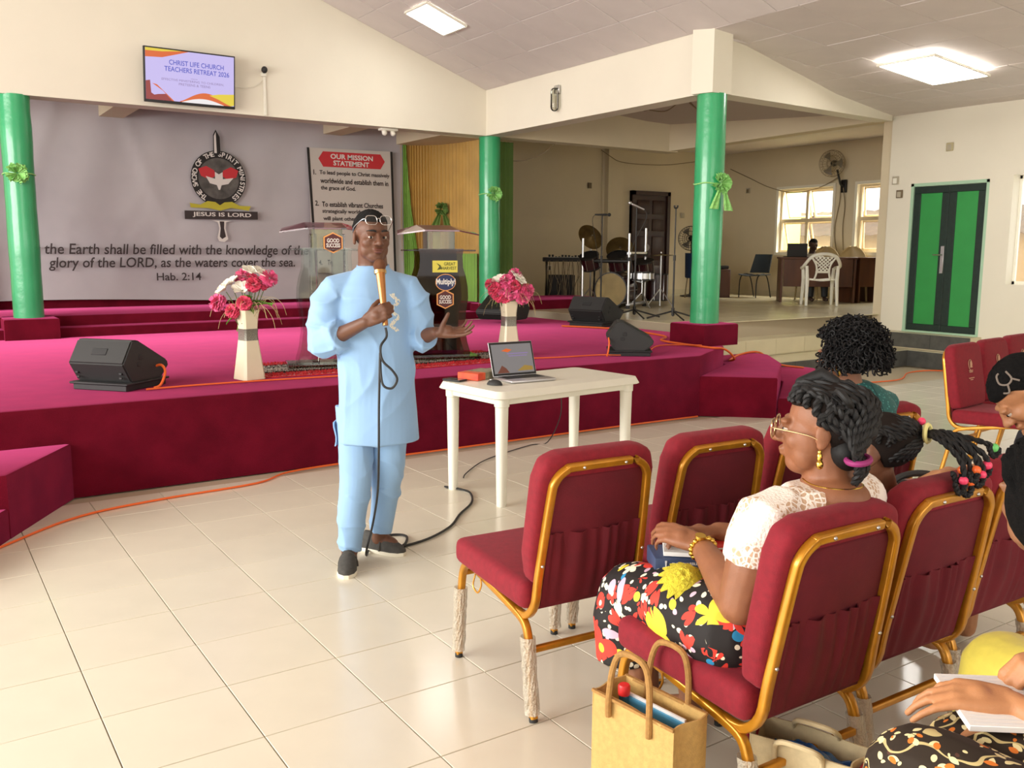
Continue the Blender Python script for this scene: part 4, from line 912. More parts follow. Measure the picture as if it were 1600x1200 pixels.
def make_chair(label, wraps=True):
    t = thing('banquet_chair', label, 'chair', (0, 0, 0), 0, 'banquet chairs')
    pts, P, Wd, L = chair_back_frame()
    nrm = Vector((0, -Wd.z, Wd.y))                     # towards the rear
    # seat: thick cushion with a rolled front edge
    def seat(u, v):
        x = (u-.5)*2; y = (v-.5)*2
        return Vector((x*.235, .03 + y*.245, .455 + .018*(1-x**4)*(1-y**4) + .012*y))
    sb = MB(); b = bmesh.new(); bmesh.ops.create_cube(b, size=1)
    for vv in b.verts: vv.co = Vector((vv.co.x*.47, .03 + vv.co.y*.50, .41 + vv.co.z*.095 + (.014 if vv.co.y > 0 else -.006)))
    bmesh.ops.bevel(b, geom=b.edges[:], offset=.034, segments=4, affect='EDGES', profile=.55); obj('seat', sb.bm(b), FAB, t, 60)
    # backrest cushion in front of the frame
    F_ = frame(P(0, L*.5 + .0) - nrm*.012, (1, 0, 0), Wd)
    b = bmesh.new(); loop = [(-.205, -.16), (.205, -.16), (.228, -.06), (.225, .20), (.205, .265), (.15, .285), (-.15, .285), (-.205, .265), (-.225, .20), (-.228, -.06)]
    z0, z1 = -.012, .062
    A = [b.verts.new((x, y, z0)) for x, y in loop]; B2 = [b.verts.new((x, y, z1)) for x, y in loop]
    b.faces.new(A); b.faces.new(B2[::-1]); n = len(A)
    for k in range(n): b.faces.new((A[k], B2[k], B2[(k+1) % n], A[(k+1) % n]))
    bmesh.ops.recalc_face_normals(b, faces=b.faces[:]); bmesh.ops.bevel(b, geom=b.edges[:], offset=.022, segments=3, affect='EDGES', profile=.5)
    bm2 = MB(); bm2.M = F_ @ Matrix.Diagonal((1, 1, -1, 1)); bm2.bm(b)
    bm2.f = [f[::-1] for f in bm2.f]
    obj('backrest', bm2, FAB, t, 60)
    b3 = MB(); b3.M = frame(P(0, L*.47), (1, 0, 0), Wd); b3.rbox(-.19, .19, -L*.47, L*.46, -.014, .004, .005, 1); obj('back_panel', b3, FABD, t, 60)
    def pk_(u, v):
        f = .006*math.sin(u*43 + math.sin(u*9)*2)*(.25+.75*v) + .006*math.sin(u*19+1)*(v) + .012*math.sin(PI*u)*math.sin(PI*min(1, v*1.0)) 
        return P(-.178 + .356*u, .02 + .255*v + .012*math.sin(u*PI)*-v) + nrm*(.010 + f)
    obj('pocket', MB().grid(pk_, 60, 10, .003), FABD, t, 80)
    obj('back_frame', MB().tube(smoothpath([tuple(p + nrm*.012 if p.z > .345 else p) for p in pts], 3), .0125, sec=sq, up=(1, 0, 0)), GOLD, t, 40)
    sc_ = MB()
    for u, w in ((-.08, L), (.08, L), (-.196, .17), (.196, .17)): sc_.ball(P(u, w) + nrm*.025, .0055, 8, 6)
    obj('rivet', sc_, M['steel'], t)
    for s_ in (-1, 1):
        x = s_*.205
        rail = smoothpath([(x, .275, .26), (x, .262, .33), (x, .235, .372), (x, .19, .385), (x, .05, .362), (x, -.12, .33), (x, -.19, .305), (x, -.215, .25)], 4)
        obj('side_rail', MB().tube(rail, .0125, sec=sq, up=(1, 0, 0)), GOLD, t, 40)
        for (a, b_) in (((x, .275, .265), (x*1.03, .285, 0)), ((x, -.213, .26), (x*1.05, -.265, 0))):
            a, b_ = Vector(a), Vector(b_)
            lg = obj('leg', MB().tube([a, b_ + Vector((0, 0, .012))], .0125, sec=sq, up=(1, 0, 0)), GOLD, t, 40)
            obj('foot_cap', MB().tube([b_.lerp(a, .06), b_], .0145, 10), M['soft_black'], lg)
            if wraps:
                rr = random.Random(int(a.y*100)+s_); n_ = 24; rows = 14
                wv = MB(); fs = []
                ring = []
                for i in range(rows):
                    q = b_.lerp(a, .10 + .93*i/(rows-1)); 
                    for k in range(n_): 
                        an = 2*PI*k/n_; rad = .020 + .0035*rr.random() + .006*max(0, math.cos(an-1.2+s_)) + rr.uniform(-.0012, .0012); ring.append(q + Vector((rad*math.cos(an), rad*math.sin(an), 0)))
                fs = [(i*n_+k, i*n_+(k+1) % n_, (i+1)*n_+(k+1) % n_, (i+1)*n_+k) for i in range(rows-1) for k in range(n_)]
                wv.add(ring, fs); obj('leg_wrap', wv, WRAP, lg, 0)
    obj('stretcher', MB().tube([(-.205, -.222, .225), (.205, -.222, .225)], .0105, sec=sq), GOLD, t, 40)
    obj('stretcher', MB().tube([(-.205, .262, .335), (.205, .262, .335)], .0105, sec=sq), GOLD, t, 40)
    obj('link_hook', MB().tube(smoothpath([(-.222, .13, .372), (-.228, .135, .33), (-.228, .10, .315), (-.222, .085, .345), (-.222, .09, .368)], 4), .0032, 6), GOLD, t)
    return t
ch0 = make_chair('maroon banquet chair standing free at the left, nearest the white table')
ch0.location = (1.82, 2.49, 0); ch0.rotation_euler = (0, 0, R(-4))
def chair(x, y, rz, label, skip=()): return dup(ch0, label, (x, y, 0), R(rz), skip)
chair(2.34, 2.47, -3, 'maroon banquet chair in the front row, right of the free left one')
chair(2.86, 2.47, -3, 'maroon banquet chair in the front row, mostly behind the woman in white lace')
chair(3.34, 2.49, -3, 'maroon banquet chair in the front row under the curly haired woman in teal')
chair(1.86, 1.62, -1, 'maroon banquet chair on which the woman in white lace sits')
chair(2.375, 1.66, -1, 'maroon banquet chair right of the woman in lace, child seated')
chair(2.89, 1.70, -1, 'maroon banquet chair at the right edge in the second row')
# chairs facing the rear by the right wall, embroidered backs
SK = ('leg_wrap', 'pocket')
def embroider(c):
    _, P, Wd, L = chair_back_frame(); nrm = Vector((0, -Wd.z, Wd.y)); F_ = frame(P(0, L*.62) - nrm*.080, (-1, 0, 0), Wd)
    e = bpy.data.objects.new('embroidery', None); COL.objects.link(e); e.parent = c
    b = MB(); b.M = F_
    b.tube([(.028*math.cos(2*PI*k/20), .07+.036*math.sin(2*PI*k/20), 0) for k in range(16)], .0022, 5)
    b.prism([(-.008, .05), (-.002, .09), (.012, .10), (.022, .075), (.026, .05)], -.001, .002); obj('crest', b, LOGO, e)
    b = MB(); b.M = F_
    for z_, w_ in ((.03, .03), (.02, .026), (-.022, .04), (-.034, .02)):
        x = -w_
        rr = random.Random(int(z_*999)+5)
        while x < w_: l_ = rr.uniform(.006, .014); b.box(x, min(w_, x+l_), z_-.003, z_+.003, -.001, .002); x += l_+.003
    obj('stitched_lines', b, LOGO, e, 0)
for k, (x, y, lab) in enumerate(((6.17, 3.24, 'embroidered maroon chair turned to face the rear, leftmost by the right wall'), (6.70, 3.33, 'embroidered maroon chair facing the rear, second beside the leftmost one'), (7.22, 3.42, 'embroidered maroon chair facing the rear, cut by the right picture edge'))):
    embroider(chair(x, y, 187, lab, SK))

# ================================================================== BAGS ON THE FLOOR
JUTE = mat('tan jute weave', srgb(204, 166, 100), .85, noise_=(60, .14), bump=(350, .5, .003)); JUTED = mat('brown jute handle', srgb(172, 128, 70), .85, noise_=(90, .2), bump=(350, .5, .003)); RAWC = mat('natural canvas', srgb(205, 186, 146), .85, noise_=(50, .1), bump=(300, .3, .002))
def handle(mb, a, b_, h, lean, r_=.0085):
    a, b_ = Vector(a), Vector(b_); m = (a+b_)/2
    mb.tube(smoothpath([a + Vector((0, 0, -.05)), a, a.lerp(m, .12) + Vector(lean)*.6 + Vector((0, 0, h*.62)), a.lerp(m, .5) + Vector(lean)*.95 + Vector((0, 0, h*.95)), a.lerp(m, 1.5) + Vector(lean)*.95 + Vector((0, 0, h*.95)), b_.lerp(m, .12) + Vector(lean)*.6 + Vector((0, 0, h*.62)), b_, b_ + Vector((0, 0, -.05))], 6), r_, 8)
bagt = thing('jute_bag', 'tan jute shopping bag with two loop handles beside the lace woman chair', 'bag', (1.535, 1.65, .0), R(-33.7-50))
bw, bd_, bh = .14, .065, .345
def bagside(mb, pts, z0, z1, th=.004):
    n = len(pts)
    for k in range(n):
        p, q = Vector((*pts[k], 0)), Vector((*pts[(k+1) % n], 0)); nn = Vector((q.y-p.y, p.x-q.x, 0)).normalized()
        mb.grid(lambda u, v, p=p, q=q, nn=nn: p.lerp(q, u) + Vector((0, 0, z0 + (z1-z0)*v)) + nn*(.008*math.sin(u*5+v*3+k)*v*(1-abs(2*u-1)**3)), 14, 8, th)
b = MB(); bagside(b, [(-bw, -bd_), (bw, -bd_), (bw, bd_), (-bw, bd_)], 0, bh); b.box(-bw, bw, -bd_, bd_, 0, .004); obj('body', b, JUTE, bagt, 40)
b = MB(); handle(b, (-.075, -bd_-.006, bh), (.065, -bd_-.006, bh), .14, (.0, .01, 0)); obj('handle', b, JUTED, bagt); b = MB(); handle(b, (-.065, bd_+.004, bh-.01), (.075, bd_+.004, bh-.01), .145, (.0, .01, 0)); obj('handle', b, JUTED, bagt)
hm = MB()
for s_ in (-1, 1): hm.box(-bw, bw, s_*bd_-.004, s_*bd_+.004, bh-.006, bh+.002)
obj('stitched_rim', hm, JUTED, bagt, 0)
bq = thing('bottle', 'clear bottle with a red cap inside the jute bag', 'bottle', (1.525, 1.735, .09)); obj('body', MB().lathe([(.03, 0), (.033, .02), (.033, .17), (.014, .225), (.0135, .245)], 20), acrylic('clear bottle plastic', (228, 226, 220)), bq); obj('cap', MB().lathe([(.0, .0), (.016, 0), (.0165, .024), (.014, .028), (0, .028)], 20, (0, 0, .24)), mat('red cap plastic', srgb(225, 45, 45), .4), bq)
fd = thing('folder', 'blue and white folder standing inside the jute bag', 'folder', (1.548, 1.645, .04), R(-33.7-50)); obj('sheet', MB().box(-.105, .105, -.006, .0, 0, .285), mat('cyan folder card', srgb(90, 170, 215), .5), fd, 0); obj('paper', MB().box(-.104, .104, .0, .006, 0, .293), M['white_paper'], fd, 0)
b2_ = thing('canvas_bag', 'cream canvas bag with red end panels under the seats at the bottom', 'bag', (1.83, 1.375, 0), R(-33.7-38))
b = MB(); bagside(b, [(-.13, -.06), (.13, -.06), (.14, .06), (-.14, .06)], 0, .275); obj('body', b, RAWC, b2_, 40)
b = MB()
for s_ in (-1, 1): b.rbox(s_*.142-.004, s_*.142+.004, -.05, .05, .0, .265, .003, 1)
obj('side_panel', b, mat('red canvas panel', srgb(176, 36, 56), .8), b2_)
b = MB(); handle(b, (-.06, -.066, .265), (.06, -.066, .265), .05, (.02, -.05, 0), .007); obj('handle', b, RAWC, b2_); b = MB(); handle(b, (-.06, .066, .265), (.06, .066, .265), .06, (.02, -.07, 0), .007); obj('handle', b, RAWC, b2_)
b = MB(); b.grid(lambda u, v: Vector(((u-.5)*.2, (v-.5)*.09, .225 + .03*noise.noise(Vector((u*5, v*4, 1))) + .03*math.sin(PI*u)*math.sin(PI*v))), 26, 14, .02)
bl = obj('blue_wrapper', b, mat('blue plastic film', srgb(28, 92, 160), .25, coat=.5)); bl.location = b2_.location; bl.rotation_euler = b2_.rotation_euler; tag(bl, 'crumpled blue plastic wrapper inside the cream canvas bag', 'wrapper')

# ================================================================== BAND CORNER IN THE ANNEX
BRASS = mat('tarnished bronze cymbal', srgb(112, 92, 52), .38, .75, noise_=(12, .3)); SHELL = mat('dark maroon drum shell', srgb(48, 16, 20), .25, coat=.4); HEAD = mat('cream drum head', srgb(196, 170, 112), .5, noise_=(4, .2)); HEADB = mat('black drum head', (.02, .02, .022), .4)
def orient(d): return Vector(d).to_track_quat('Z', 'Y').to_matrix().to_4x4()
def drum(label, loc, d, r_, h, hm_=None, shell=None, kind='drum', stand=0):
    t = thing(kind, label, 'drum', loc); Q = orient(d); b = MB(); b.M = Q; b.lathe([(r_, -h/2), (r_, h/2)], 28, cap=False); obj('shell', b, shell or SHELL, t)
    b = MB(); b.M = Q
    for s_ in (-1, 1): b.lathe([(r_, s_*h/2-.012), (r_+.009, s_*h/2-.012), (r_+.009, s_*h/2+.012), (r_-.008, s_*h/2+.012)], 28, cap=False)
    obj('hoop', b, M['dark_metal'], t); b = MB(); b.M = Q; b.lathe([(0, h/2+.003), (r_-.004, h/2+.003)], 28); b.lathe([(r_-.004, -h/2-.003), (0, -h/2-.003)], 28); obj('drum_head', b, hm_ or HEADB, t)
    b = MB(); b.M = Q
    for k in range(8): a = 2*PI*k/8; b.tube([(r_*1.03*math.cos(a), r_*1.03*math.sin(a), -h/2), (r_*1.03*math.cos(a), r_*1.03*math.sin(a), h/2)], .005, 5)
    obj('tension_rod', b, M['steel'], t)
    if stand:
        b = MB(); b.tube([(0, 0, -h/2), (0, 0, -stand*.55)], .011, 6)
        for k in range(3): a = 2*PI*k/3+.4; b.tube([(0, 0, -stand*.5), (.22*math.cos(a), .22*math.sin(a), -stand+.01)], .009, 6); b.tube([(0, 0, -stand*.2), (.16*math.cos(a), .16*math.sin(a), -h/2-.01)], .008, 6)
        obj('stand', b, M['steel'], t)
    return t
fwd_kit = (-_F*.86 - _R0*.5).normalized()
drum('bass drum with cream front head facing the stage', (9.34, 11.05, AZ+.28), fwd_kit, .27, .40, HEAD, kind='bass_drum')
drum('black rack tom left above the bass drum', (9.05, 11.35, AZ+.72), fwd_kit*.5+Vector((0, 0, 1)), .15, .2, kind='tom_drum')
drum('black rack tom right above the bass drum', (9.42, 11.1, AZ+.72), fwd_kit*.5+Vector((0, 0, 1)), .16, .22, kind='tom_drum')
drum('black drum behind the silver rack, right side', (9.95, 11.1, AZ+.62), fwd_kit*.3+Vector((0, 0, 1)), .17, .22, kind='tom_drum')
drum('maroon floor tom standing before the brown door', (10.35, 11.25, AZ+.30), (0, 0, 1), .2, .42, kind='floor_tom')
drum('shallow snare drum on a tripod stand before the brown door', (9.62, 10.75, AZ+.50), (0, 0, 1), .17, .11, HEAD, M['steel'], 'snare_drum', .5)
rk = thing('drum_rack', 'silver tube drum rack around the bass drum', 'drum rack', (9.3, 11.0, AZ))
def r2(r_, d_): return _R0*r_ + _F*d_
for q, h_ in ((r2(-.52, .12), 1.08), (r2(.16, -.25), 1.15), (r2(.52, .5), 1.25)): obj('post', MB().tube([q + Vector((0, 0, .02)), q + Vector((0, 0, h_))], .021, 12), M['steel'], rk); obj('clamp', MB().tube([q + Vector((0, 0, h_*.66-.03)), q + Vector((0, 0, h_*.66+.03))], .033, 10), M['soft_black'], rk); obj('foot', MB().tube([q, q + Vector((0, 0, .05))], .032, 10), M['soft_black'], rk)
A1, A2, A3 = r2(-.52, .12), r2(.16, -.25), r2(.52, .5)
obj('crossbar', MB().tube([A1 + Vector((0, 0, .73)), A2 + Vector((0, 0, .73))], .03, 10), M['dark_metal'], rk, label='dark grey crossbar'); obj('crossbar', MB().tube([A2 + Vector((0, 0, .85)), A3 + Vector((0, 0, .85))], .03, 10), M['steel'], rk); obj('crossbar', MB().tube([A2 + Vector((0, 0, .06)), A3 + Vector((0, 0, .06))], .03, 10), M['steel'], rk)
def cymbal(label, loc, d, r_, h):
    t = thing('cymbal', label, 'cymbal', (loc[0], loc[1], AZ)); b = MB(); b.M = Matrix.Translation((0, 0, h)) @ orient(d); b.lathe([(0, .02), (.03, .018), (.045, .004), (r_, -.012), (r_, -.015), (.045, .0)], 32); obj('plate', b, BRASS, t)
    b = MB(); b.M = Matrix.Translation((0, 0, h)) @ orient(d); b.lathe([(0, .045), (.012, .045), (.014, .02)], 10); obj('wing_nut', b, M['steel'], t)
    b = MB(); b.tube([(0, 0, .02), (0, 0, h-.01)], .012, 8)
    obj('pole', b, M['steel'], t)
    for k in range(3): a = 2*PI*k/3+.8; obj('leg', MB().tube([(0, 0, .3), (.24*math.cos(a), .24*math.sin(a), .01)], .009, 6), M['steel'], t)
cymbal('tilted crash cymbal at the left above the drums', (9.18, 11.5), fwd_kit*.9 + _R0*.9 + Vector((0, 0, .5)), .22, 1.11)
cymbal('tilted ride cymbal in the middle above the bass drum', (9.75, 11.45), fwd_kit*1.0 + _R0*.45 + Vector((0, 0, .5)), .23, .92)
cymbal('flat hi-hat cymbals on a pole at the right of the drums', (10.05, 10.8), (0, .05, 1), .2, .83)
ks = thing('keyboard_stand', 'black keyboard and mixer on a rack trailing cables, left of the drums', 'keyboard', (9.50, 12.40, AZ), R(-30), None, .8)
obj('keyboard', MB().rbox(-.62, .55, -.16, .16, .88, .97, .015, 2), M['soft_black'], ks); obj('white_keys', MB().box(-.55, .45, -.16, -.02, .97, .976), M['white_plastic'], ks, 0)
kn = MB(); rr = random.Random(2)
for k in range(14): kn.rbox(-.5+.07*k, -.46+.07*k, .04, .1, .97, .97+rr.uniform(.02, .06), .004, 1)
obj('knobs', kn, M['soft_black'], ks); ks.children[-1]['kind'] = 'stuff'
for x in (-.55, .48):
    obj('leg', MB().tube([(x, -.2, 0), (x, .12, .88)], .016, 8), M['dark_metal'], ks); obj('leg', MB().tube([(x, .2, 0), (x, -.12, .88)], .016, 8), M['dark_metal'], ks)
obj('amplifier', MB().rbox(-.5, .05, -.1, .25, .02, .6, .01, 2), M['soft_black'], ks)
cb = MB()
for k in range(26):
    x = rr.uniform(-.62, .2); cb.tube(smoothpath([(x, -.17, .9), (x + rr.uniform(-.04, .04), -.2, rr.uniform(.5, .75)), (x + rr.uniform(-.1, .1), -.22, rr.uniform(.15, .4)), (x + rr.uniform(-.12, .12), -.2, .02)], 5), rr.choice([.005, .008]), 5)
o = obj('hanging_cables', cb, M['wire'], ks); o['kind'] = 'stuff'
def micstand(label, loc, h, boom, mic=True):
    t = thing('microphone_stand', label, 'microphone stand', (loc[0], loc[1], AZ)); b = MB(); b.tube([(0, 0, .04), (0, 0, h*.55)], .012, 8); b.tube([(0, 0, h*.55), (0, 0, h)], .008, 8); b.tube([(0, 0, h*.53), (0, 0, h*.58)], .018, 8); obj('pole', b, M['dark_metal'], t)
    hb_ = MB(); hb_.tube([(0, 0, .05), (0, 0, .15)], .022, 8); obj('hub', hb_, M['dark_metal'], t)
    for k in range(3):
        a = [R(-33.7), R(146), R(250)][k]; obj('leg', MB().tube([(0, 0, .11), (.34*math.cos(a), .34*math.sin(a), .015)], .011, 6), M['dark_metal'], t)
    if boom:
        bv = _R0*boom[0] + Vector((0, 0, boom[1])); 
        if mic:
            mm = MB(); c = Vector((0, 0, h)); d = bv.normalized(); mm.limb([c - d*.10, c + d*.06], [.011, .016], 10); mm.ball(c + d*.10, .026, 10, 8); obj('microphone', mm, M['soft_black'] if boom[0] > 0 and boom[1] == 0 else M['steel'], t)
            ww = MB(); ww.tube(smoothpath([c - d*.10, c - d*.14 + Vector((0, 0, -.1)), (-.06*_R0.x, -.06*_R0.y, h*.6), (0, 0, .4)], 5), .004, 5); obj('lead', ww, M['black_cable'], t)
    else: obj('clip', MB().tube(smoothpath([(0, -.03, h+.03), (0, -.02, h), (0, .02, h), (0, .03, h+.03)], 4), .012, 8), M['dark_metal'], t)
    return t
micstand('black microphone stand, level microphone, left before the drums', (8.48, 10.37), 1.40, (1, 0))
micstand('black microphone stand, silver tilted microphone, middle of the three', (8.06, 9.15), 1.46, (-1, .45))
micstand('black microphone stand with an empty clip, right of the three by the pillar', (8.31, 8.68), 1.43, None)

# ================================================================== OFFICE CORNER IN THE ANNEX
def desk(label, p, ang, L, W, H, gap=.12):
    t = thing('desk', label, 'desk', (*p, AZ), ang); obj('desktop', MB().rbox(-.02, L+.02, -.02, W, H-.035, H, .006, 1), M['wood'], t)
    obj('modesty_panel', MB().rbox(.05, L-.05, .02, .045, .28, H-.035, .004, 1), M['wood'], t)
    obj('side_panel', MB().rbox(0, .04, .0, W-.02, .0, H-.035, .004, 1), M['wood'], t); obj('side_panel', MB().rbox(L-.04, L, .0, W-.02, .0, H-.035, .004, 1), M['wood'], t)
    return t
desk('brown wooden desk with a laptop under the left annex window', (12.98, 10.86), R(-45), 1.27, .7, .80)
desk('darker brown desk beside the first, at the right end of the annex', (14.0, 9.98), R(-10), .62, .6, .80)
pl = thing('plastic_chair', 'white plastic armchair with lattice back in front of the brown desk', 'chair', (12.72, 9.82, AZ), R(-33.7-8))
WP = M['white_plastic']
# local: back towards -y
obj('seat', MB().grid(lambda u, v: Vector(((u-.5)*.46, -.18+.42*v, .42 + .02*abs(2*u-1) + .015*v)), 10, 8, .012), WP, pl)
bk = MB(); 
bk.tube(smoothpath([(-.27, .2, .62), (-.29, -.05, .64), (-.27, -.18, .70), (-.2, -.25, .80), (-.1, -.28, .845), (0, -.29, .855), (.1, -.28, .845), (.2, -.25, .80), (.27, -.18, .70), (.29, -.05, .64), (.27, .2, .62)], 5), .027, 10); obj('back_rim', bk, WP, pl)
sp = MB()
for x0 in (-1, 1): sp.tube(smoothpath([(x0*.13, -.19, .43), (x0*.10, -.215, .55), (x0*.115, -.24, .68), (x0*.19, -.262, .80)], 5), .016, 8)
for k in range(-4, 6):
    for s_ in (-1, 1):
        pp = []
        for q in range(9):
            x_ = s_*(-.24 + .06*k + .26*q/8 + .03*2); z_ = .56 + .245*q/8
            if abs(x_) < .095 + .09*max(0, (z_-.68)/.12): pp.append((x_, -.19-.1*(z_-.43)/.5*1.1, z_))
        if len(pp) > 1: sp.tube(pp, .010, 6)
sp.tube([(-.115, -.215, .56), (.115, -.215, .56)], .018, 8); obj('back_lattice', sp, WP, pl)
for x in (-1, 1):
    for (y0, y1, zt) in ((.18, .24, .62), (-.17, -.24, .66)): obj('leg', MB().tube([(x*.25, y0, zt), (x*.235, y0, .42), (x*.245, y1, .005)], [.024, .03, .022], sec=sq, up=(1, 0, 0)), WP, pl, 40)
CR = mat('cream plastic chair back', srgb(190, 168, 122), .5)
for x, y, lab in ((14.35, 10.95, 'cream round-backed chair behind the desks, left of the pair'), (14.6, 10.55, 'cream round-backed chair behind the desks, right of the pair')):
    t = thing('plastic_chair', lab, 'chair', (x, y, AZ), R(135), 'cream chairs behind the desks')
    obj('backrest', MB().grid(lambda u, v: Vector(((u-.5)*.56*(math.sqrt(max(.02, 1-(v*.98)**3))), -.22 - .05*v + .12*(2*u-1)**2, .44 + .56*v)), 16, 12, .014), CR, t); obj('seat', MB().rbox(-.24, .24, -.2, .24, .41, .44, .01), CR, t)
    for a in (-.2, .2):
        for c in (-.17, .2): obj('leg', MB().tube([(a, c, .41), (a*1.12, c*1.12, 0)], .02, 8), CR, t)
bc = thing('office_chair', 'black round-backed chair with pale seat at the right of the desks', 'chair', (14.55, 9.45, AZ), R(60)); obj('backrest', MB().grid(lambda u, v: Vector(((u-.5)*.5*math.sqrt(max(.05, 1-(2*v-1)**4)), -.2 + .1*(2*u-1)**2, .52 + .42*v)), 16, 12, .05), M['soft_black'], bc); obj('seat', MB().rbox(-.22, .22, -.2, .22, .40, .46, .02), mat('pale grey seat', srgb(170, 160, 140), .7), bc)
for a in (-.18, .18):
    for c in (-.16, .18): obj('leg', MB().tube([(a, c, .4), (a*1.1, c*1.1, 0)], .014, 8), M['white_frame'], bc)
tag(obj('plank', MB().box(0, .05, 0, .02, 0, .95).box(.07, .11, .01, .03, 0, .85), mat('pale bare board', srgb(205, 190, 150), .7), None, 0, loc=(12.66, 8.72, AZ), rot=(R(4), R(9), R(-34))), 'pale narrow boards leaning by the end of the right wall', 'board')
NAVY = mat('navy blue plastic shell', srgb(52, 62, 70), .5)
def shellchair(label, p, rz, m):
    t = thing('shell_chair', label, 'chair', (*p, AZ), rz); obj('seat', MB().grid(lambda u, v: Vector(((u-.5)*.46, -.2+.42*v, .43 + .03*(2*u-1)**2)), 10, 8, .015), m, t); obj('backrest', MB().grid(lambda u, v: Vector(((u-.5)*(.46-.06*v), -.2-.12*v + .05*(2*u-1)**2, .48 + .36*v)), 10, 8, .015), m, t)
    for a in (-.2, .2):
        obj('leg', MB().tube(smoothpath([(a, .22, 0), (a, .18, .40), (a, -.1, .42), (a, -.26, 0)], 5), .012, 8), M['dark_metal'], t)
    return t
shellchair('dark blue shell chair against the annex wall left of the desk', (14.0, 12.35), R(95), NAVY)
cbx = thing('wooden_cabinet', 'small brown wooden cabinet left of the dark blue chair', 'cabinet', (13.45, 12.75, AZ), R(-34)); obj('body', MB().rbox(-.16, .16, -.2, .2, 0, .55, .006, 1), M['wood'], cbx); obj('door', MB().rbox(-.14, .14, -.212, -.2, .03, .5, .004, 1), M['wood'], cbx); obj('dark_object', MB().rbox(-.02, .15, -.1, .1, .55, .62, .02, 2), M['soft_black'], cbx)
sf = thing('standing_fan', 'black standing fan half hidden behind the stage corner pillar', 'fan', (13.05, 13.2, AZ), R(-60))
def fan_parts(t, z, m, r_=.22, tilt=0):
    g = MB(); 
    for rad, y in ((r_, 0), (r_*.97, -.05), (r_*.97, .05), (r_*.6, -.075), (r_*.6, .07), (r_*.25, -.08)): g.tube([(rad*math.cos(2*PI*k/28), y, z + rad*math.sin(2*PI*k/28)) for k in range(28)], .004, 5, closed=True)
    for k in range(26):
        a = 2*PI*k/26; c, s_ = math.cos(a), math.sin(a)
        g.tube([(.04*c, -.08, z+.04*s_), (r_*.7*c, -.07, z+r_*.7*s_), (r_*c, 0, z+r_*s_), (r_*.7*c, .065, z+r_*.7*s_), (.06*c, .07, z+.06*s_)], .0022, 4)
    o = obj('grille', g, m, t); o['kind'] = 'stuff'
    for k in range(3):
        a = 2*PI*k/3; b = MB(); b.grid(lambda u, v, a=a: Vector((math.cos(a+(u-.5)*.9*(.3+.7*v))*r_*.85*(.15+.85*v), .02*(u-.5)*2, z + math.sin(a+(u-.5)*.9*(.3+.7*v))*r_*.85*(.15+.85*v))), 8, 6, .002); obj('blade', b, mat_fan, t)
    obj('motor', MB().limb([(0, .06, z), (0, .18, z)], [.06, .045], 14), M['dark_metal'], t)
mat_fan = mat('grey tinted fan blade', srgb(120, 112, 98), .4)
fan_parts(sf, 1.15, M['dark_metal'], .24)
obj('pole', MB().tube([(0, .1, .02), (0, .1, 1.1)], .016, 8), M['dark_metal'], sf); obj('base', MB().lathe([(0, 0), (.2, 0), (.2, .02), (.03, .05)], 20, (0, .1, 0)), M['dark_metal'], sf)
bs = thing('blue_bin', 'tall blue plastic bin on legs behind the stage corner pillar', 'bin', (12.75, 12.80, AZ)); obj('body', MB().lathe([(.13, .38), (.15, .4), (.16, .85), (.165, .86), (.15, .86)], 20), mat('deep blue plastic', srgb(28, 52, 92), .45), bs)
for k in range(3): obj('leg', MB().tube([(.1*math.cos(2*k+.5), .1*math.sin(2*k+.5), .4), (.14*math.cos(2*k+.5), .14*math.sin(2*k+.5), 0)], .012, 6), M['wire'], bs)
wf = thing('wall_fan', 'dusty wall fan turned left between the annex windows', 'fan', (14.99, 11.12, 2.78)); 
ar = MB().tube(smoothpath([(-.02, 0, .02), (-.12, 0, .02), (-.16, .02, .15), (-.17, .06, .3)], 5), .02, 8); obj('arm', ar, M['dark_metal'], wf); obj('wall_plate', MB().rbox(-.05, 0, -.06, .06, -.12, .12, .01), M['dark_metal'], wf)
hd = bpy.data.objects.new('head', None); COL.objects.link(hd); hd.parent = wf; hd.location = (-.2, .16, .42); hd.rotation_euler = (R(8), 0, R(-82)); fan_parts(hd, 0, M['wire'], .25)
tag(obj('fan_cord', MB().tube(smoothpath([(14.9, 11.15, 2.8), (14.97, 11.2, 2.5), (14.97, 11.28, 2.0), (14.97, 11.22, 1.6), (14.96, 11.05, 1.35)], 6), .008, 5), M['wire']), 'grey cord hanging down the wall from the wall fan', 'cord')
tag(obj('fan_cord', MB().tube(smoothpath([(14.92, 11.1, 2.75), (14.97, 11.08, 2.4), (14.97, 11.1, 2.0), (14.97, 11.05, 1.5), (14.96, 11.0, 1.3)], 6), .008, 5), M['wire']), 'second grey cord beside the right edge of the left annex window', 'cord')
tag(obj('wall_wire', MB().tube(smoothpath([(14.96, 14.0, 3.3), (14.97, 13.4, 3.05), (14.97, 12.9, 2.85), (14.97, 12.3, 2.72), (14.97, 11.7, 2.78), (14.9, 11.2, 2.95)], 6), .009, 5), M['wire']), 'slack wire along the annex window wall to the fan', 'wire')
tag(obj('wall_wire', MB().tube(smoothpath([(11.55, 14.2, 3.5), (11.72, 14.12, 3.38), (11.95, 14.1, 3.29), (12.55, 14.2, 3.28), (13.3, 14.2, 3.31), (14.1, 14.2, 3.42)], 6), .008, 5), M['wire']), 'slack wire above the brown door', 'wire')
tag(obj('wall_wire', MB().tube(smoothpath([(7.1, 11.04, 2.95), (7.3, 11.3, 2.86), (7.6, 11.2, 2.82), (7.9, 11.1, 2.92), (8.15, 11.07, 3.1)], 6), .007, 5), M['wire']), 'slack wire right of the pillar by the green drape', 'wire')
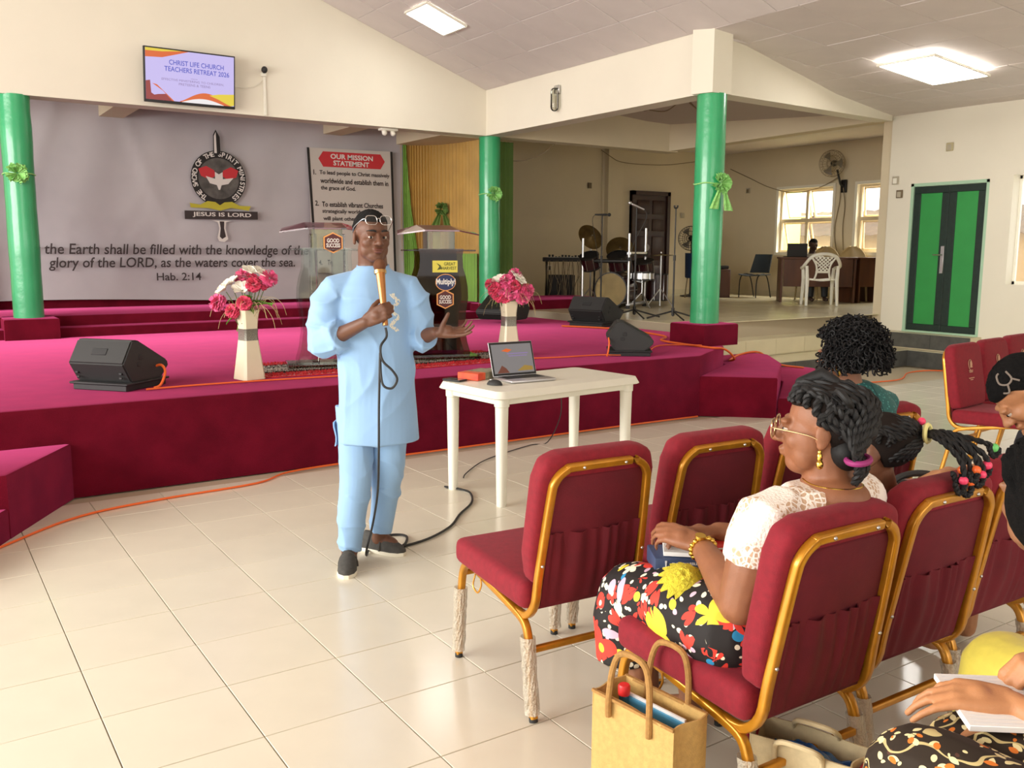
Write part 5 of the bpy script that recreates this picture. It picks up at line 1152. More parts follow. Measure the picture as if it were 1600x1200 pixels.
def plate(label, cat, x, y, z, nx, m1, m2):
    t = thing('wall_socket', label, cat, (x, y, z), nx); obj('plate', MB().rbox(-.05, .05, -.012, 0, -.055, .055, .004, 1), m1, t); obj('insert', MB().rbox(-.03, .03, -.024, -.015, -.045, .03, .004, 1), m2, t); return t
GREYB = mat('grey box', srgb(182, 172, 150), .6); DK = mat('dark hole', srgb(120, 104, 80), .8)
plate('white wall socket with black plug left of the drums', 'socket', 10.38, 14.28, 1.22, 0, M['white_plastic'], M['soft_black'])
plate('small open box high on the wall left of the annex window', 'box', 14.985, 13.5, 2.82, R(-90), GREYB, DK)
plate('small grey switch right of the brown door', 'switch', 13.86, 14.28, 2.3, 0, GREYB, GREYB)
plate('tiny dark bracket high on the annex wall left of the brown door', 'bracket', 11.34, 14.28, 2.81, 0, DK, DK)
plate('round junction box high above the green doors', 'box', 11.69, 7.07, 2.92, R(-90), mat('yellowed plastic', srgb(190, 178, 140), .6), GREYB)
plate('small clear box on the right wall corner left of the green doors', 'box', 11.69, 7.84, 2.53, R(-90), GREYB, M['white_plastic'])
plate('small brown box under the clear one, left of the green doors', 'box', 11.69, 7.765, 2.34, R(-90), DK, GREYB)
bh_ = thing('bulkhead_lamp', 'unlit glass tube lamp on the beam above the stage pillar', 'lamp', (6.75, 9.14, 3.30)); obj('bracket', MB().rbox(-.03, 0, -.05, .05, .1, .2, .006, 1), M['steel'], bh_); obj('tube', MB().limb([(-.05, 0, .12), (-.05, 0, -.06)], [.05, .05], 14), acrylic('clear lamp glass', (228, 228, 220)), bh_); obj('cage', MB().tube([(-.05, .052, .14), (-.05, .055, -.08)], .006, 5).tube([(-.05, -.052, .14), (-.05, -.055, -.08)], .006, 5), M['steel'], bh_)
cr = thing('ceiling_rose', 'dark ceiling rose with loose wires under the annex ceiling', 'ceiling rose', (9.0, 10.1, 3.62)); obj('cup', MB().lathe([(.14, 0), (.12, -.05), (.04, -.1), (0, -.11)], 18), mat('dusty brown plastic', srgb(110, 88, 66), .7), cr); obj('wire', MB().tube(smoothpath([(0, 0, -.08), (.1, -.3, -.14), (.05, -.6, -.08), (.0, -.85, -.02), (-.05, -.95, -.12), (.05, -1.0, -.2), (.05, -.8, -.05)], 6), .008, 5), M['wire'], cr)
sp_ = thing('spot_lamp', 'white twin spot fitting under the beam by the mission panel', 'lamp', (5.35, 10.92, 3.075)); obj('plate', MB().rbox(-.12, .12, -.05, .05, -.03, 0, .008), M['white_plastic'], sp_); obj('bulb', MB().limb([(-.06, 0, -.03), (-.06, -.02, -.06)], [.03, .035], 10).limb([(.06, 0, -.03), (.06, -.02, -.06)], [.03, .035], 10), M['white_plastic'], sp_)
dl = thing('laptop', 'dark laptop seen from behind on the annex desk', 'laptop', (13.30, 10.78, AZ+.80), R(-33.7)); obj('lid', MB().rbox(-.18, .18, .0, .012, 0, .24, .004, 1), M['soft_black'], dl); obj('base', MB().rbox(-.18, .18, .0, .24, 0, .016, .004, 1), M['soft_black'], dl)

# ================================================================== PEOPLE
def bake(mb, voxel, smooth=3, factor=.5):
    """melt overlapping shapes into one continuous surface"""
    me = bpy.data.meshes.new('t'); me.from_pydata(mb.v, [], mb.f); me.update()
    o = bpy.data.objects.new('t', me); COL.objects.link(o)
    m = o.modifiers.new('r', 'REMESH'); m.mode = 'VOXEL'; m.voxel_size = voxel; m.use_smooth_shade = True
    s = o.modifiers.new('s', 'SMOOTH'); s.iterations = smooth; s.factor = factor
    dg = bpy.context.evaluated_depsgraph_get(); dg.update()
    r_ = bpy.data.meshes.new_from_object(o.evaluated_get(dg)); bpy.data.objects.remove(o); bpy.data.meshes.remove(me)
    r_.materials.clear(); return r_
def displace(me, fn):
    nr = [v.normal.copy() for v in me.vertices]
    for v, n in zip(me.vertices, nr): v.co += n*fn(v.co)
    me.update()
def put(name, me, m, parent, label=None):
    me.materials.append(m); me.polygons.foreach_set('use_smooth', [True]*len(me.polygons))
    return obj(name, me, m, parent, label=label)
def ridge(p, sx, sy, sz, seed=0): return 1 - abs(noise.noise(Vector((p.x*sx + seed, p.y*sy, p.z*sz))))*2
def loft(mb, rings, seg=28):
    """rings: (cx, cy, cz, rx, ry, yaw degrees)"""
    vs = []; n = len(rings)
    for (cx, cy, cz, rx, ry, yw) in rings:
        c, s = math.cos(R(yw)), math.sin(R(yw))
        for k in range(seg):
            a = 2*PI*k/seg; x, y = rx*math.cos(a), ry*math.sin(a); vs.append((cx + x*c - y*s, cy + x*s + y*c, cz))
    up = rings[-1][2] > rings[0][2]
    fs = []
    for i in range(n-1):
        for k in range(seg):
            l = (k+1) % seg; f = (i*seg+k, i*seg+l, (i+1)*seg+l, (i+1)*seg+k); fs.append(f if up else f[::-1])
    a = tuple(range(seg)); b = tuple((n-1)*seg+k for k in range(seg))
    fs += [a[::-1], b] if up else [a, b[::-1]]
    return mb.add(vs, fs)
def headM(c, yaw, pitch=0, roll=0, s=1.0):
    """head frame: +y is where the face looks; yaw 0 looks away from the viewer, positive turns left"""
    return Matrix.Translation(c) @ Matrix.Rotation(R(yaw), 4, 'Z') @ Matrix.Rotation(R(pitch), 4, 'X') @ Matrix.Rotation(R(roll), 4, 'Y') @ Matrix.Scale(s, 4)
def add_head(mb, H, full=1.0, male=False):
    mb.M = H
    mb.ball((0, -.018, .03), (.075, .096, .084), 24, 18)
    mb.ball((0, .028, -.028), (.061*full, .064, .084), 24, 18)
    mb.ball((0, .048, -.084), (.040*full, .042, .032), 18, 12)
    if male: mb.ball((0, .02, -.066), (.057*full, .055, .042), 18, 12); mb.ball((0, .076, -.092), (.022, .016, .014), 12, 8)
    for s in (-1, 1):
        mb.ball((s*.033, .054, -.024), (.030*full, .031, .030), 14, 10)
        mb.ball((s*.038, .034, -.058), (.026*full, .034, .04), 14, 10)
        mb.ball((s*.030, .080, .024), (.028, .016, .0085), 14, 8)
        mb.ball((s*.013, .100, -.026), (.011, .012, .009), 10, 8)
        mb.ball((s*.031, .0795, .0115), (.0175, .0125, .0062), 12, 8)
        mb.ball((s*.031, .079, -.0075), (.0170, .0115, .0058), 12, 8)
        mb.ball((s*.077, -.012, -.006), (.009, .020, .032), 14, 10, Euler((0, 0, -s*.35)))
        mb.ball((s*.079, -.008, -.03), (.008, .012, .012), 10, 8)
    mb.limb([(0, .090, .016), (0, .101, -.006), (0, .112, -.022)], [.008, .010, .0135], 10)
    mb.ball((0, .094, -.051), (.025, .0125, .0075), 14, 8); mb.ball((0, .092, -.062), (.021, .012, .0085), 14, 8)
    mb.M = None
EYEW = mat('eye white', srgb(190, 176, 162), .3); IRIS = mat('dark brown iris', (.012, .007, .005), .1); BROW = mat('black brow hair', (.008, .007, .007), .8); LIP = None
def add_eyes(H, parent, look=(0, 0)):
    for s in (-1, 1):
        e = MB(); e.M = H; e.ball((s*.031, .0768, .0022), .0115, 14, 10); eo = obj('eye', e, EYEW, parent)
        i = MB(); i.M = H; c = Vector((s*.031 + look[0], .0768+.0080, .0022 + look[1])); i.ball(c, .0062, 12, 8); obj('iris', i, IRIS, eo)
def add_brows(H, parent):
    for s in (-1, 1):
        b = MB(); b.M = H; b.tube(smoothpath([(s*.013, .0945, .029), (s*.03, .093, .033), (s*.051, .075, .026)], 5), .0042, 6); obj('eyebrow', b, BROW, parent)
def add_hand(mb, wrist, d, n, thumb, curl, s=1.0, tcurl=.5, spread=.10, wr=.024, tdir=None):
    """d: towards the fingers, n: out of the palm, thumb: +1/-1 side along d x n; curl: radians per joint for index..little"""
    d = Vector(d).normalized(); n = Vector(n); n = (n - d*n.dot(d)).normalized(); l = d.cross(n)*thumb; w = Vector(wrist)
    L_ = [(.027, .092, .043, .0098), (.009, .096, .047, .010), (-.009, .092, .044, .0095), (-.026, .083, .035, .0083)]
    for k, (off, kn, fl_, r_) in enumerate(L_):
        b = w + d*kn*s + l*off*s
        mb.limb([w + l*off*.55*s, w + d*.05*s + l*off*.85*s, b], [wr*.72, .0165*s, .0125*s], 10)
        c = curl[k] if isinstance(curl, (list, tuple)) else curl
        a = c*.9; p = b; dirv = d + l*off/.03*spread; pts = [p]; rr = [r_*1.12*s]
        for j, seg in enumerate((fl_, fl_*.62, fl_*.5)):
            q = (dirv.normalized()*math.cos(a) + n*math.sin(a)); p = p + q*seg*s; pts.append(p); rr.append(r_*(1 - .1*(j+1))*s); a += c*(1.05 if j == 0 else .7)
        mb.limb(pts, rr, 10)
    t0 = w + d*.022*s + l*.02*s + n*.008*s
    td = Vector(tdir).normalized() if tdir else (d*.62 + l*.66 + n*.35).normalized()
    t1 = t0 + td*.042*s; td2 = (td*(1-tcurl*.4) + n*tcurl*.6 + d*.3).normalized(); t2 = t1 + td2*.032*s; td3 = (td2 - l*tcurl*.45 + n*tcurl*.2).normalized(); t3 = t2 + td3*.024*s
    mb.limb([t0 - d*.012*s, t0, t1, t2, t3], [.017*s, .018*s, .0125*s, .0105*s, .0088*s], 10)
    mb.ball(w + d*.05*s + n*.006*s, (.032*s, .03*s, .03*s), 12, 8)
def skin(name, c, amt=.14): return mat(name, srgb(*c), .52, noise_=(22, amt), bump=(300, .25, .002), sss=.06)
def person(label, r0, d0, z0=0):
    w = _R0*r0 + _F*d0; t = thing('person', label, 'person', (w.x, w.y, z0), VIEW_YAW - PI/2); return t, (lambda r_, d_, z_: Vector((r_-r0, d_-d0, z_-z0)))

# ------------------------------------------------------------------ the man in blue
man, Q = person('standing man in a pale blue tunic and trousers speaking into a microphone', -.68, 4.25)
SK_M = skin('deep brown skin', (104, 66, 46)); BLUE = mat('pale blue cotton', srgb(146, 184, 224), .75, noise_=(5, .06), bump=(500, .15, .002), sheen=.15)
b = MB()
HM = headM(Vector((.035, -.045, 1.572)), -152, -6, 0, 1.0)
add_head(b, HM, 1.08, True)
b.limb([(.03, -.02, 1.52), (.03, .0, 1.45), (.03, .0, 1.38)], [.064, .068, .08], 16)
loft(b, [(.03, .0, .80, .13, .10, 25), (.03, .0, 1.0, .14, .10, 25), (.03, 0, 1.2, .16, .105, 25), (.03, 0, 1.30, .13, .08, 25), (.03, 0, 1.40, .07, .06, 25)])
RS, LS = Vector((-.150, -.06, 1.360)), Vector((.200, .06, 1.360)); RE, LE = Vector((-.185, -.09, 1.085)), Vector((.245, .03, 1.10)); RW = Vector((.035, -.255, 1.195)); LW = Vector((.325, -.07, 1.135))
b.limb([RS + Vector((.05, .02, -.045)), RS.lerp(RE, .3), RE], [.035, .042, .04], 14); b.limb([RE, RE.lerp(RW, .35), RW], [.041, .038, .026], 14)
b.limb([LS + Vector((-.05, -.02, -.045)), LS.lerp(LE, .3), LE], [.035, .042, .04], 14); b.limb([LE, LE.lerp(LW, .4), LW], [.041, .037, .026], 14)
add_hand(b, RW + Vector((.008, -.004, .006)), (.78, -.18, .42), (.28, .93, -.02), 1, [1.18, 1.2, 1.22, 1.25], 1.0, .9)
add_hand(b, LW + Vector((.01, -.004, 0)), (.97, -.2, .02), (-.05, -.45, .85), 1, [.22, .3, .36, .42], 1.0, .2, .22, tdir=(.25, -.1, .95))
b.limb([(-.05, 0, .82), (-.07, -.02, .48), (-.10, -.03, .08)], [.085, .058, .042], 14); b.limb([(.10, .03, .82), (.075, .09, .45), (.02, .165, .08)], [.085, .055, .040], 14)
b.limb([(-.10, -.02, .07), (-.095, -.10, .045)], [.04, .035], 12); b.limb([(.015, .17, .07), (.08, .15, .045)], [.04, .035], 12)
put('body', bake(b, .0042, 6), SK_M, man)
add_eyes(HM, man, (.003, -.001)); add_brows(HM, man)
lp_ = MB(); lp_.M = HM; lp_.ball((0, .0965, -.0515), (.022, .011, .0058), 14, 8); lp_.ball((0, .0945, -.0618), (.019, .011, .0068), 14, 8); obj('lips', lp_, mat('dark rose lip', srgb(104, 60, 52), .4), man)
def haircap(H, parent, m, thick=.006, front=.052, side=.0, name='hair', rough=.004, back=-.085):
    """cropped hair: a shell over the cranium above the hairline"""
    g = MB(); g.M = H; c = Vector((0, -.018, .03)); rad = Vector((.075, .096, .084))
    nu, nv = 56, 26
    def f(u, v):
        a = 2*PI*u; y_ = math.sin(a); zl = (front if y_ > .35 else (side if y_ > -.3 else back))
        if -.3 <= y_ <= .35: zl = side + (front-side)*max(0, (y_+.1)/.45) if y_ > -.1 else side + (back-side)*min(1, (-.1-y_)/.2)
        el0 = math.asin(max(-.95, min(.95, (zl-.03)/.084))); el = el0 + (PI/2 - el0)*v
        t = thick*min(1, (v+.02)*9) + rough*noise.noise(Vector((math.cos(a)*9, math.sin(a)*9, el*9)))*min(1, v*6)
        return c + Vector(((rad.x+t)*math.cos(el)*math.cos(a), (rad.y+t)*math.cos(el)*math.sin(a), (rad.z+t)*math.sin(el)))
    g.grid(f, nu, nv); return obj(name, g, m, parent, 180)
HAIR = mat('black tight hair', (.007, .0065, .0065), .9, bump=(420, .9, .006), noise_=(90, .4), spec=.15); 
haircap(HM, man, mat('short greying black hair', (.012, .0115, .0115), .9, bump=(500, .9, .005), spec=.2), .005, .068, .012)
# tunic
t_ = MB()
loft(t_, [(.045, .015, .605, .196, .150, 14), (.045, .01, .72, .188, .148, 16), (.04, .0, .90, .182, .142, 20), (.035, .0, 1.05, .182, .138, 23), (.03, 0, 1.20, .188, .136, 25), (.03, 0, 1.29, .186, .125, 25), (.03, 0, 1.345, .165, .108, 25), (.03, 0, 1.39, .125, .092, 25), (.03, -.002, 1.42, .088, .08, 25), (.032, -.004, 1.437, .070, .068, 25)], 40)
t_.limb([RS + Vector((.09, .03, .0)), RS + Vector((.015, 0, -.025)), RS.lerp(RE, .3) + Vector((-.004, 0, 0)), RS.lerp(RE, .65) + Vector((-.010, 0, 0)), RE + Vector((-.010, .005, .0))], [.055, .066, .076, .079, .072], 22); t_.tube([RE + Vector((-.015, .01, .015)), RE + Vector((.0, -.025, -.004)), RE.lerp(RW, .22), RE.lerp(RW, .44)], [.062, .072, .074, .072], 22)
t_.limb([LS + Vector((-.09, -.03, .0)), LS + Vector((-.015, 0, -.025)), LS.lerp(LE, .3), LS.lerp(LE, .65) + Vector((.004, 0, 0)), LE + Vector((.0, .005, 0))], [.055, .064, .072, .074, .068], 22); t_.tube([LE + Vector((-.02, .02, .01)), LE + Vector((.01, -.012, -.002)), LE.lerp(LW, .22), LE.lerp(LW, .44)], [.062, .070, .070, .066], 22)
tm_ = bake(t_, .0065, 4)
def crease(v): return (1 - abs(math.sin(v)))**2.2
def tunic_folds(p):
    """hanging folds, pulled folds from the armpits, crumples at the elbows"""
    n1 = noise.noise(p*2.6 + Vector((7, 0, 0))); n2 = noise.noise(p*4.5 + Vector((0, 5, 0))); n3 = noise.noise(p*3.3 + Vector((0, 0, 11)))
    if (p.x < -.115 or p.x > .205) and p.z > .98:
        f = .015*crease((p.z*.95 - p.x*.5)*21 + 3.2*n2)*(.35 + .65*max(0, n1+.4)) + .009*crease((p.z*.5 + p.x + p.y*.5)*26 + 3*n3)*max(0, n3+.3)
    else:
        low = max(0, min(1, (1.12-p.z)/.3))
        f = .016*crease(p.x*15 + p.z*1.8 + 3.0*n1)*(.25 + .75*low)*(.45 + max(0, n3+.35))
        f += .020*crease((p.z*.85 + p.x*.55)*17 + 3.0*n2)*max(0, 1-abs(p.z-1.13)/.30)*(.2 + max(0, n1+.35))
        f += .014*crease((p.z*.6 - p.x*.8)*18 + 3*n3)*max(0, 1-abs(p.z-.95)/.35)*(.15 + max(0, n2+.3))
    return (f - .003)*max(0, min(1, (1.42-p.z)/.10))
displace(tm_, tunic_folds); put('tunic', tm_, BLUE, man)
cl = MB(); cl.tube([(.032 + .071*math.cos(a), -.004 + .069*math.sin(a) , 1.435 + .012*math.sin(a)) for a in [2*PI*k/28 for k in range(28)]], .006, 6, closed=True); obj('collar_band', cl, BLUE, man)
sl_ = MB(); sl_.grid(lambda u, v: Vector((-.152 + .006*math.sin(v*5), -.05 + .09*u, .59 + .115*v)), 6, 6, .005); obj('side_flap', sl_, BLUE, man)
from mathutils.bvhtree import BVHTree
def bvh_of(me): return BVHTree.FromPolygons([v.co for v in me.vertices], [tuple(p.vertices) for p in me.polygons])
def on_surface(bv, p, d):
    h = bv.ray_cast(Vector(p), Vector(d).normalized()); return h[0] if h[0] else Vector(p)
bvt = bvh_of(tm_)
em_ = MB(); rr = random.Random(11)
for k in range(260):
    z_ = 1.14 + .17*rr.random(); x_ = .140 + .012*math.sin(z_*90) + rr.uniform(-.009, .009); q = on_surface(bvt, (x_, -.6, z_), (0, 1, 0)); em_.ball(q, (.0026, .0012, .004), 6, 4)
obj('chest_embroidery', em_, mat('cream embroidery thread', srgb(226, 222, 206), .6), man)
pl_ = MB(); pl_.tube([on_surface(bvt, (.085 + .002*k, -.6, 1.42-.04*k), (0, 1, 0)) + Vector((0, -.001, 0)) for k in range(7)], .0028, 5); obj('placket_seam', pl_, mat('blue seam', srgb(140, 176, 214), .8), man)
# trousers
for side, pts, rr_ in (('l', [(-.06, 0, .78), (-.062, -.01, .60), (-.068, -.015, .42), (-.085, -.02, .25), (-.100, -.02, .075)], [.10, .088, .078, .070, .058]), ('r', [(.085, .03, .78), (.09, .04, .62), (.075, .09, .45), (.05, .14, .28), (.022, .165, .115)], [.10, .090, .078, .068, .060])):
    tr = MB(); tr.tube(smoothpath(pts, 4), [rr_[min(4, k//4)] + (rr_[min(4, k//4+1)] - rr_[min(4, k//4)])*((k % 4)/4) for k in range(17)], 24)
    me = bake(tr, .006, 3); displace(me, lambda p: .012*crease((p.z*.9 + p.x*.6)*(20 if p.z < .36 else 13) + 3*noise.noise(p*4.2))*(1 if p.z < .36 else .55)*(.4 + max(0, noise.noise(p*3+Vector((3, 0, 0)))+.3)) + .006*crease(p.x*22 + 2*noise.noise(p*2.5)) - .004); put('trouser_leg', me, BLUE, man)
# shoes
SHOE = mat('charcoal suede', srgb(72, 70, 66), .85, noise_=(60, .2)); SOLE = mat('off white rubber sole', srgb(232, 226, 206), .6)
for heel, toe in ((Vector((-.108, .03, 0)), Vector((-.083, -.225, 0))), (Vector((-.075, .215, 0)), Vector((.150, .110, 0)))):
    e = bpy.data.objects.new('shoe', None); COL.objects.link(e); e.parent = man; dd = toe-heel; e.location = heel; e.rotation_euler = (0, 0, math.atan2(dd.y, dd.x)); L = dd.length
    prof = [(0, .032), (.06, .036), (.3, .036), (.55, .044), (.75, .047), (.9, .038), (1.0, .012)]
    ol = [(x*L, w) for x, w in prof] + [(x*L, -w) for x, w in prof[::-1]]
    obj('sole', MB().prism(ol, 0, .020, .004), SOLE, e)
    up = MB(); vs = []
    for x, w in prof:
        h = .085 if x < .4 else .085 - .055*min(1, (x-.4)/.5)
        for k in range(9):
            a = PI*k/8; vs.append((x*L, w*.97*math.cos(a), .018 + h*(math.sin(a)**.7)*(.62 if x in (0, 1.0) else 1)))
    up.add(vs, [(i*9+k, i*9+k+1, (i+1)*9+k+1, (i+1)*9+k) for i in range(len(prof)-1) for k in range(8)] + [tuple(range(9))[::-1], tuple((len(prof)-1)*9+k for k in range(9))])
    obj('upper', up, SHOE, e, 60)
    st_ = MB(); st_.tube([(.50*L, .044*math.cos(a), .018 + .070*math.sin(a)) for a in [PI*k/10 for k in range(11)]], .006, 6); obj('strap', st_, SHOE, e)
# spectacles pushed up on the forehead
SPX = mat('thin silver spectacle wire', (.75, .75, .75), .2, 1); LENS = acrylic('spectacle lens', (225, 228, 230)) 
def spectacles(H, parent, y, z, tilt, m, name='spectacles', w=.062, h=.042, arms=True, r_=.0016):
    e = bpy.data.objects.new(name, None); COL.objects.link(e); e.parent = parent
    T = H @ Matrix.Translation((0, y, z)) @ Matrix.Rotation(R(tilt), 4, 'X')
    for s in (-1, 1):
        lpp = [(s*.034 + x, 0, y_) for x, y_ in rounded_loop(w*.86, h, .017, 5)]
        g = MB(); g.M = T; g.tube(lpp, r_, 6, closed=True); obj('rim', g, m, e); g = MB(); g.M = T; g.add(lpp, [tuple(range(len(lpp)))]); obj('lens', g, LENS, e, 0)
        if arms: g = MB(); g.M = T; g.tube(smoothpath([(s*.062, 0, .006), (s*.074, -.02, .006), (s*.086, -.09, .0), (s*.084, -.12, -.012)], 4), r_*.9, 6); obj('temple_arm', g, m, e)
    g = MB(); g.M = T; g.tube(smoothpath([(-.008, 0, .004), (0, .003, .008), (.008, 0, .004)], 4), r_, 6); obj('bridge', g, m, e); return e
gl = spectacles(HM, man, .088, .078, 24, SPX, r_=.0017)
# microphone in the right hand
mc_axis0, mc_axis1 = Vector((.122, -.262, 1.180)), Vector((.088, -.185, 1.452))
mic_w = lambda p: man.matrix_world @ p
micT = thing('microphone', 'bronze wired microphone held in the fist of the man in blue', 'microphone', tuple(man.location), VIEW_YAW - PI/2)
mdv = (mc_axis1-mc_axis0).normalized(); BRZ = mat('bronze metal', srgb(186, 128, 78), .3, .8)
g = MB(); g.tube([mc_axis0, mc_axis0 + mdv*.10, mc_axis0 + mdv*.235], [.0125, .0145, .021], 16); obj('body', g, BRZ, micT)
g = MB(); g.tube([mc_axis0 + mdv*.235, mc_axis0 + mdv*.25], [.0275, .0275], 18); obj('ring', g, mat('polished brass', srgb(220, 180, 120), .2, 1), micT)
g = MB(); g.ball(mc_axis0 + mdv*.272, (.0285, .0285, .031), 18, 12); obj('grille', g, mat('bronze mesh', srgb(120, 78, 54), .5, .6, bump=(600, 1, .004)), micT)
W = lambda p: (lambda v: _R0*(v.x - .68) + _F*(v.y + 4.25) + Vector((0, 0, v.z)))(Vector(p))
cab = smoothpath([mc_axis0 - mdv*.01, mc_axis0 - mdv*.05, (.105, -.30, 1.09), (.112, -.30, 1.03), (.155, -.30, .985), (.175, -.295, .945), (.15, -.285, .905), (.112, -.28, .915), (.100, -.275, .97), (.098, -.272, 1.06), (.094, -.275, .95), (.088, -.27, .80), (.082, -.255, .60), (.06, -.16, .40), (.02, -.06, .22), (-.02, -.02, .07), (-.035, .08, .012), (-.04, .16, .010)], 6)
floor_pts = [(1.86, 4.10, .008), (1.95, 4.2, .008), (2.06, 4.24, .008), (2.12, 4.18, .008), (2.05, 4.06, .008), (1.97, 4.03, .008), (2.18, 4.07, .008), (2.40, 4.2, .008), (2.57, 4.38, .008), (2.75, 4.55, .008), (2.86, 4.75, .008), (2.85, 4.88, .008), (2.80, 4.97, .008)]
tag(obj('microphone_cable', MB().tube([W(p) for p in cab] + smoothpath(floor_pts, 6), .0055, 7), M['black_cable']), 'black microphone cable looping from the hand of the man down to the floor and table', 'cable')

# ------------------------------------------------------------------ fabrics with printed motifs
def nodes_of(m): return m.node_tree, m.node_tree.nodes, m.node_tree.links
def motif_layer(nt, vec, scale, seed, kind, size, n_=5, aspect=2.6):
    """returns (mask socket, random colour socket): one motif per voronoi cell"""
    N, L = nt.nodes, nt.links
    mp = N.new('ShaderNodeMapping'); mp.inputs['Location'].default_value = (seed*1.7, seed*.9, seed*2.3); mp.inputs['Scale'].default_value = (scale,)*3; L.new(vec, mp.inputs[0])
    v = N.new('ShaderNodeTexVoronoi'); v.inputs['Scale'].default_value = 1; v.inputs['Randomness'].default_value = .75; L.new(mp.outputs[0], v.inputs[0])
    d = N.new('ShaderNodeVectorMath'); d.operation = 'SUBTRACT'; L.new(mp.outputs[0], d.inputs[0]); L.new(v.outputs['Position'], d.inputs[1])
    rot = N.new('ShaderNodeVectorRotate'); rot.rotation_type = 'Z_AXIS'; sp = N.new('ShaderNodeSeparateColor'); L.new(v.outputs['Color'], sp.inputs[0])
    mu = N.new('ShaderNodeMath'); mu.operation = 'MULTIPLY'; mu.inputs[1].default_value = 6.28; L.new(sp.outputs[0], mu.inputs[0]); L.new(mu.outputs[0], rot.inputs['Angle']); L.new(d.outputs[0], rot.inputs[0])
    se = N.new('ShaderNodeSeparateXYZ'); L.new(rot.outputs[0], se.inputs[0])
    def M_(op, a, b=None, c=None):
        q = N.new('ShaderNodeMath'); q.operation = op
        for i, x in enumerate((a, b, c)):
            if x is None: continue
            if isinstance(x, (int, float)): q.inputs[i].default_value = x
            else: L.new(x, q.inputs[i])
        return q.outputs[0]
    x, y, z = se.outputs
    if kind == 'flower':
        yy = M_('ADD', y, M_('MULTIPLY', z, .75)); an = M_('ARCTAN2', yy, x); rad = M_('SQRT', M_('ADD', M_('MULTIPLY', x, x), M_('ADD', M_('MULTIPLY', y, y), M_('MULTIPLY', z, z))))
        pet = M_('ABSOLUTE', M_('COSINE', M_('MULTIPLY', an, n_/2))); lim = M_('MULTIPLY', M_('ADD', M_('MULTIPLY', pet, .5), .5), size)
        return M_('LESS_THAN', rad, lim), M_('LESS_THAN', rad, size*.26), sp.outputs[1]
    ax = M_('MULTIPLY', x, 1/(size*aspect)); yz = M_('SQRT', M_('ADD', M_('MULTIPLY', y, y), M_('MULTIPLY', z, z))); w = M_('MULTIPLY', M_('SUBTRACT', 1, M_('MULTIPLY', ax, ax)), size)
    return M_('LESS_THAN', yz, w), None, sp.outputs[1]
def print_mat(name, base, layers, stretch=(1, 1, 1), rough=.75):
    m = mat(name, base, rough); nt, N, L = nodes_of(m); b_ = N['Principled BSDF']; tc = N.new('ShaderNodeTexCoord'); mp = N.new('ShaderNodeMapping'); mp.inputs['Scale'].default_value = stretch; L.new(tc.outputs['Object'], mp.inputs[0])
    ns = N.new('ShaderNodeTexNoise'); ns.inputs['Scale'].default_value = 14; mixv = N.new('ShaderNodeVectorMath'); mixv.operation = 'MULTIPLY_ADD'; mixv.inputs[1].default_value = (.012,)*3; L.new(mp.outputs[0], ns.inputs[0]); L.new(ns.outputs['Color'], mixv.inputs[0]); L.new(mp.outputs[0], mixv.inputs[2]); vec = mixv.outputs[0]
    col = None
    def over(mask, c):
        nonlocal col
        mx = N.new('ShaderNodeMix'); mx.data_type = 'RGBA'; L.new(mask, mx.inputs[0])
        if col is None: mx.inputs[6].default_value = (*base, 1)
        else: L.new(col, mx.inputs[6])
        if isinstance(c, tuple): mx.inputs[7].default_value = (*c, 1)
        else: L.new(c, mx.inputs[7])
        col = mx.outputs[2]
    for ly in layers:
        if ly['kind'] == 'vine':
            w_ = N.new('ShaderNodeTexWave'); w_.wave_type = 'RINGS'; w_.inputs['Scale'].default_value = ly['scale']; w_.inputs['Distortion'].default_value = 7; w_.inputs['Detail'].default_value = 1; w_.inputs['Detail Scale'].default_value = 1.6; L.new(vec, w_.inputs[0]); q = N.new('ShaderNodeMath'); q.operation = 'GREATER_THAN'; q.inputs[1].default_value = 1-ly['size']; L.new(w_.outputs[1], q.inputs[0]); over(q.outputs[0], ly['cols'][0]); continue
        mask, cen, rnd = motif_layer(nt, vec, ly['scale'], ly['seed'], ly['kind'], ly['size'], ly.get('n', 5), ly.get('aspect', 2.4))
        if len(ly['cols']) > 1:
            rp = N.new('ShaderNodeValToRGB'); rp.color_ramp.interpolation = 'CONSTANT'; cs_ = ly['cols']
            while len(rp.color_ramp.elements) < len(cs_): rp.color_ramp.elements.new(.5)
            for i, c in enumerate(cs_): rp.color_ramp.elements[i].position = i/len(cs_); rp.color_ramp.elements[i].color = (*c, 1)
            L.new(rnd, rp.inputs[0]); over(mask, rp.outputs[0])
        else: over(mask, ly['cols'][0])
        if cen is not None and ly.get('centre'): over(cen, ly['centre'])
    L.new(col, b_.inputs['Base Color']); return m
c_red = srgb(226, 62, 48); c_cream = srgb(240, 232, 205); c_yel = srgb(232, 206, 60); c_blu = srgb(40, 140, 190); c_lil = srgb(214, 180, 200); c_blk = srgb(26, 20, 20)
FLORAL = print_mat('black cotton with bold red, cream, yellow and blue flowers', c_blk, [
    dict(kind='leaf', scale=27, seed=1, size=.20, cols=[c_cream], aspect=2.2), dict(kind='leaf', scale=24, seed=12, size=.19, cols=[c_cream, c_lil], aspect=2.0), dict(kind='leaf', scale=12.5, seed=5, size=.19, cols=[c_yel, c_blu, c_lil, c_cream], aspect=2.4),
    dict(kind='flower', scale=15, seed=2, size=.47, cols=[c_red, c_red, c_cream], centre=c_cream, n=5), dict(kind='flower', scale=7, seed=3, size=.46, cols=[c_red, c_lil, c_blk, c_red, c_yel], centre=c_yel, n=5)])
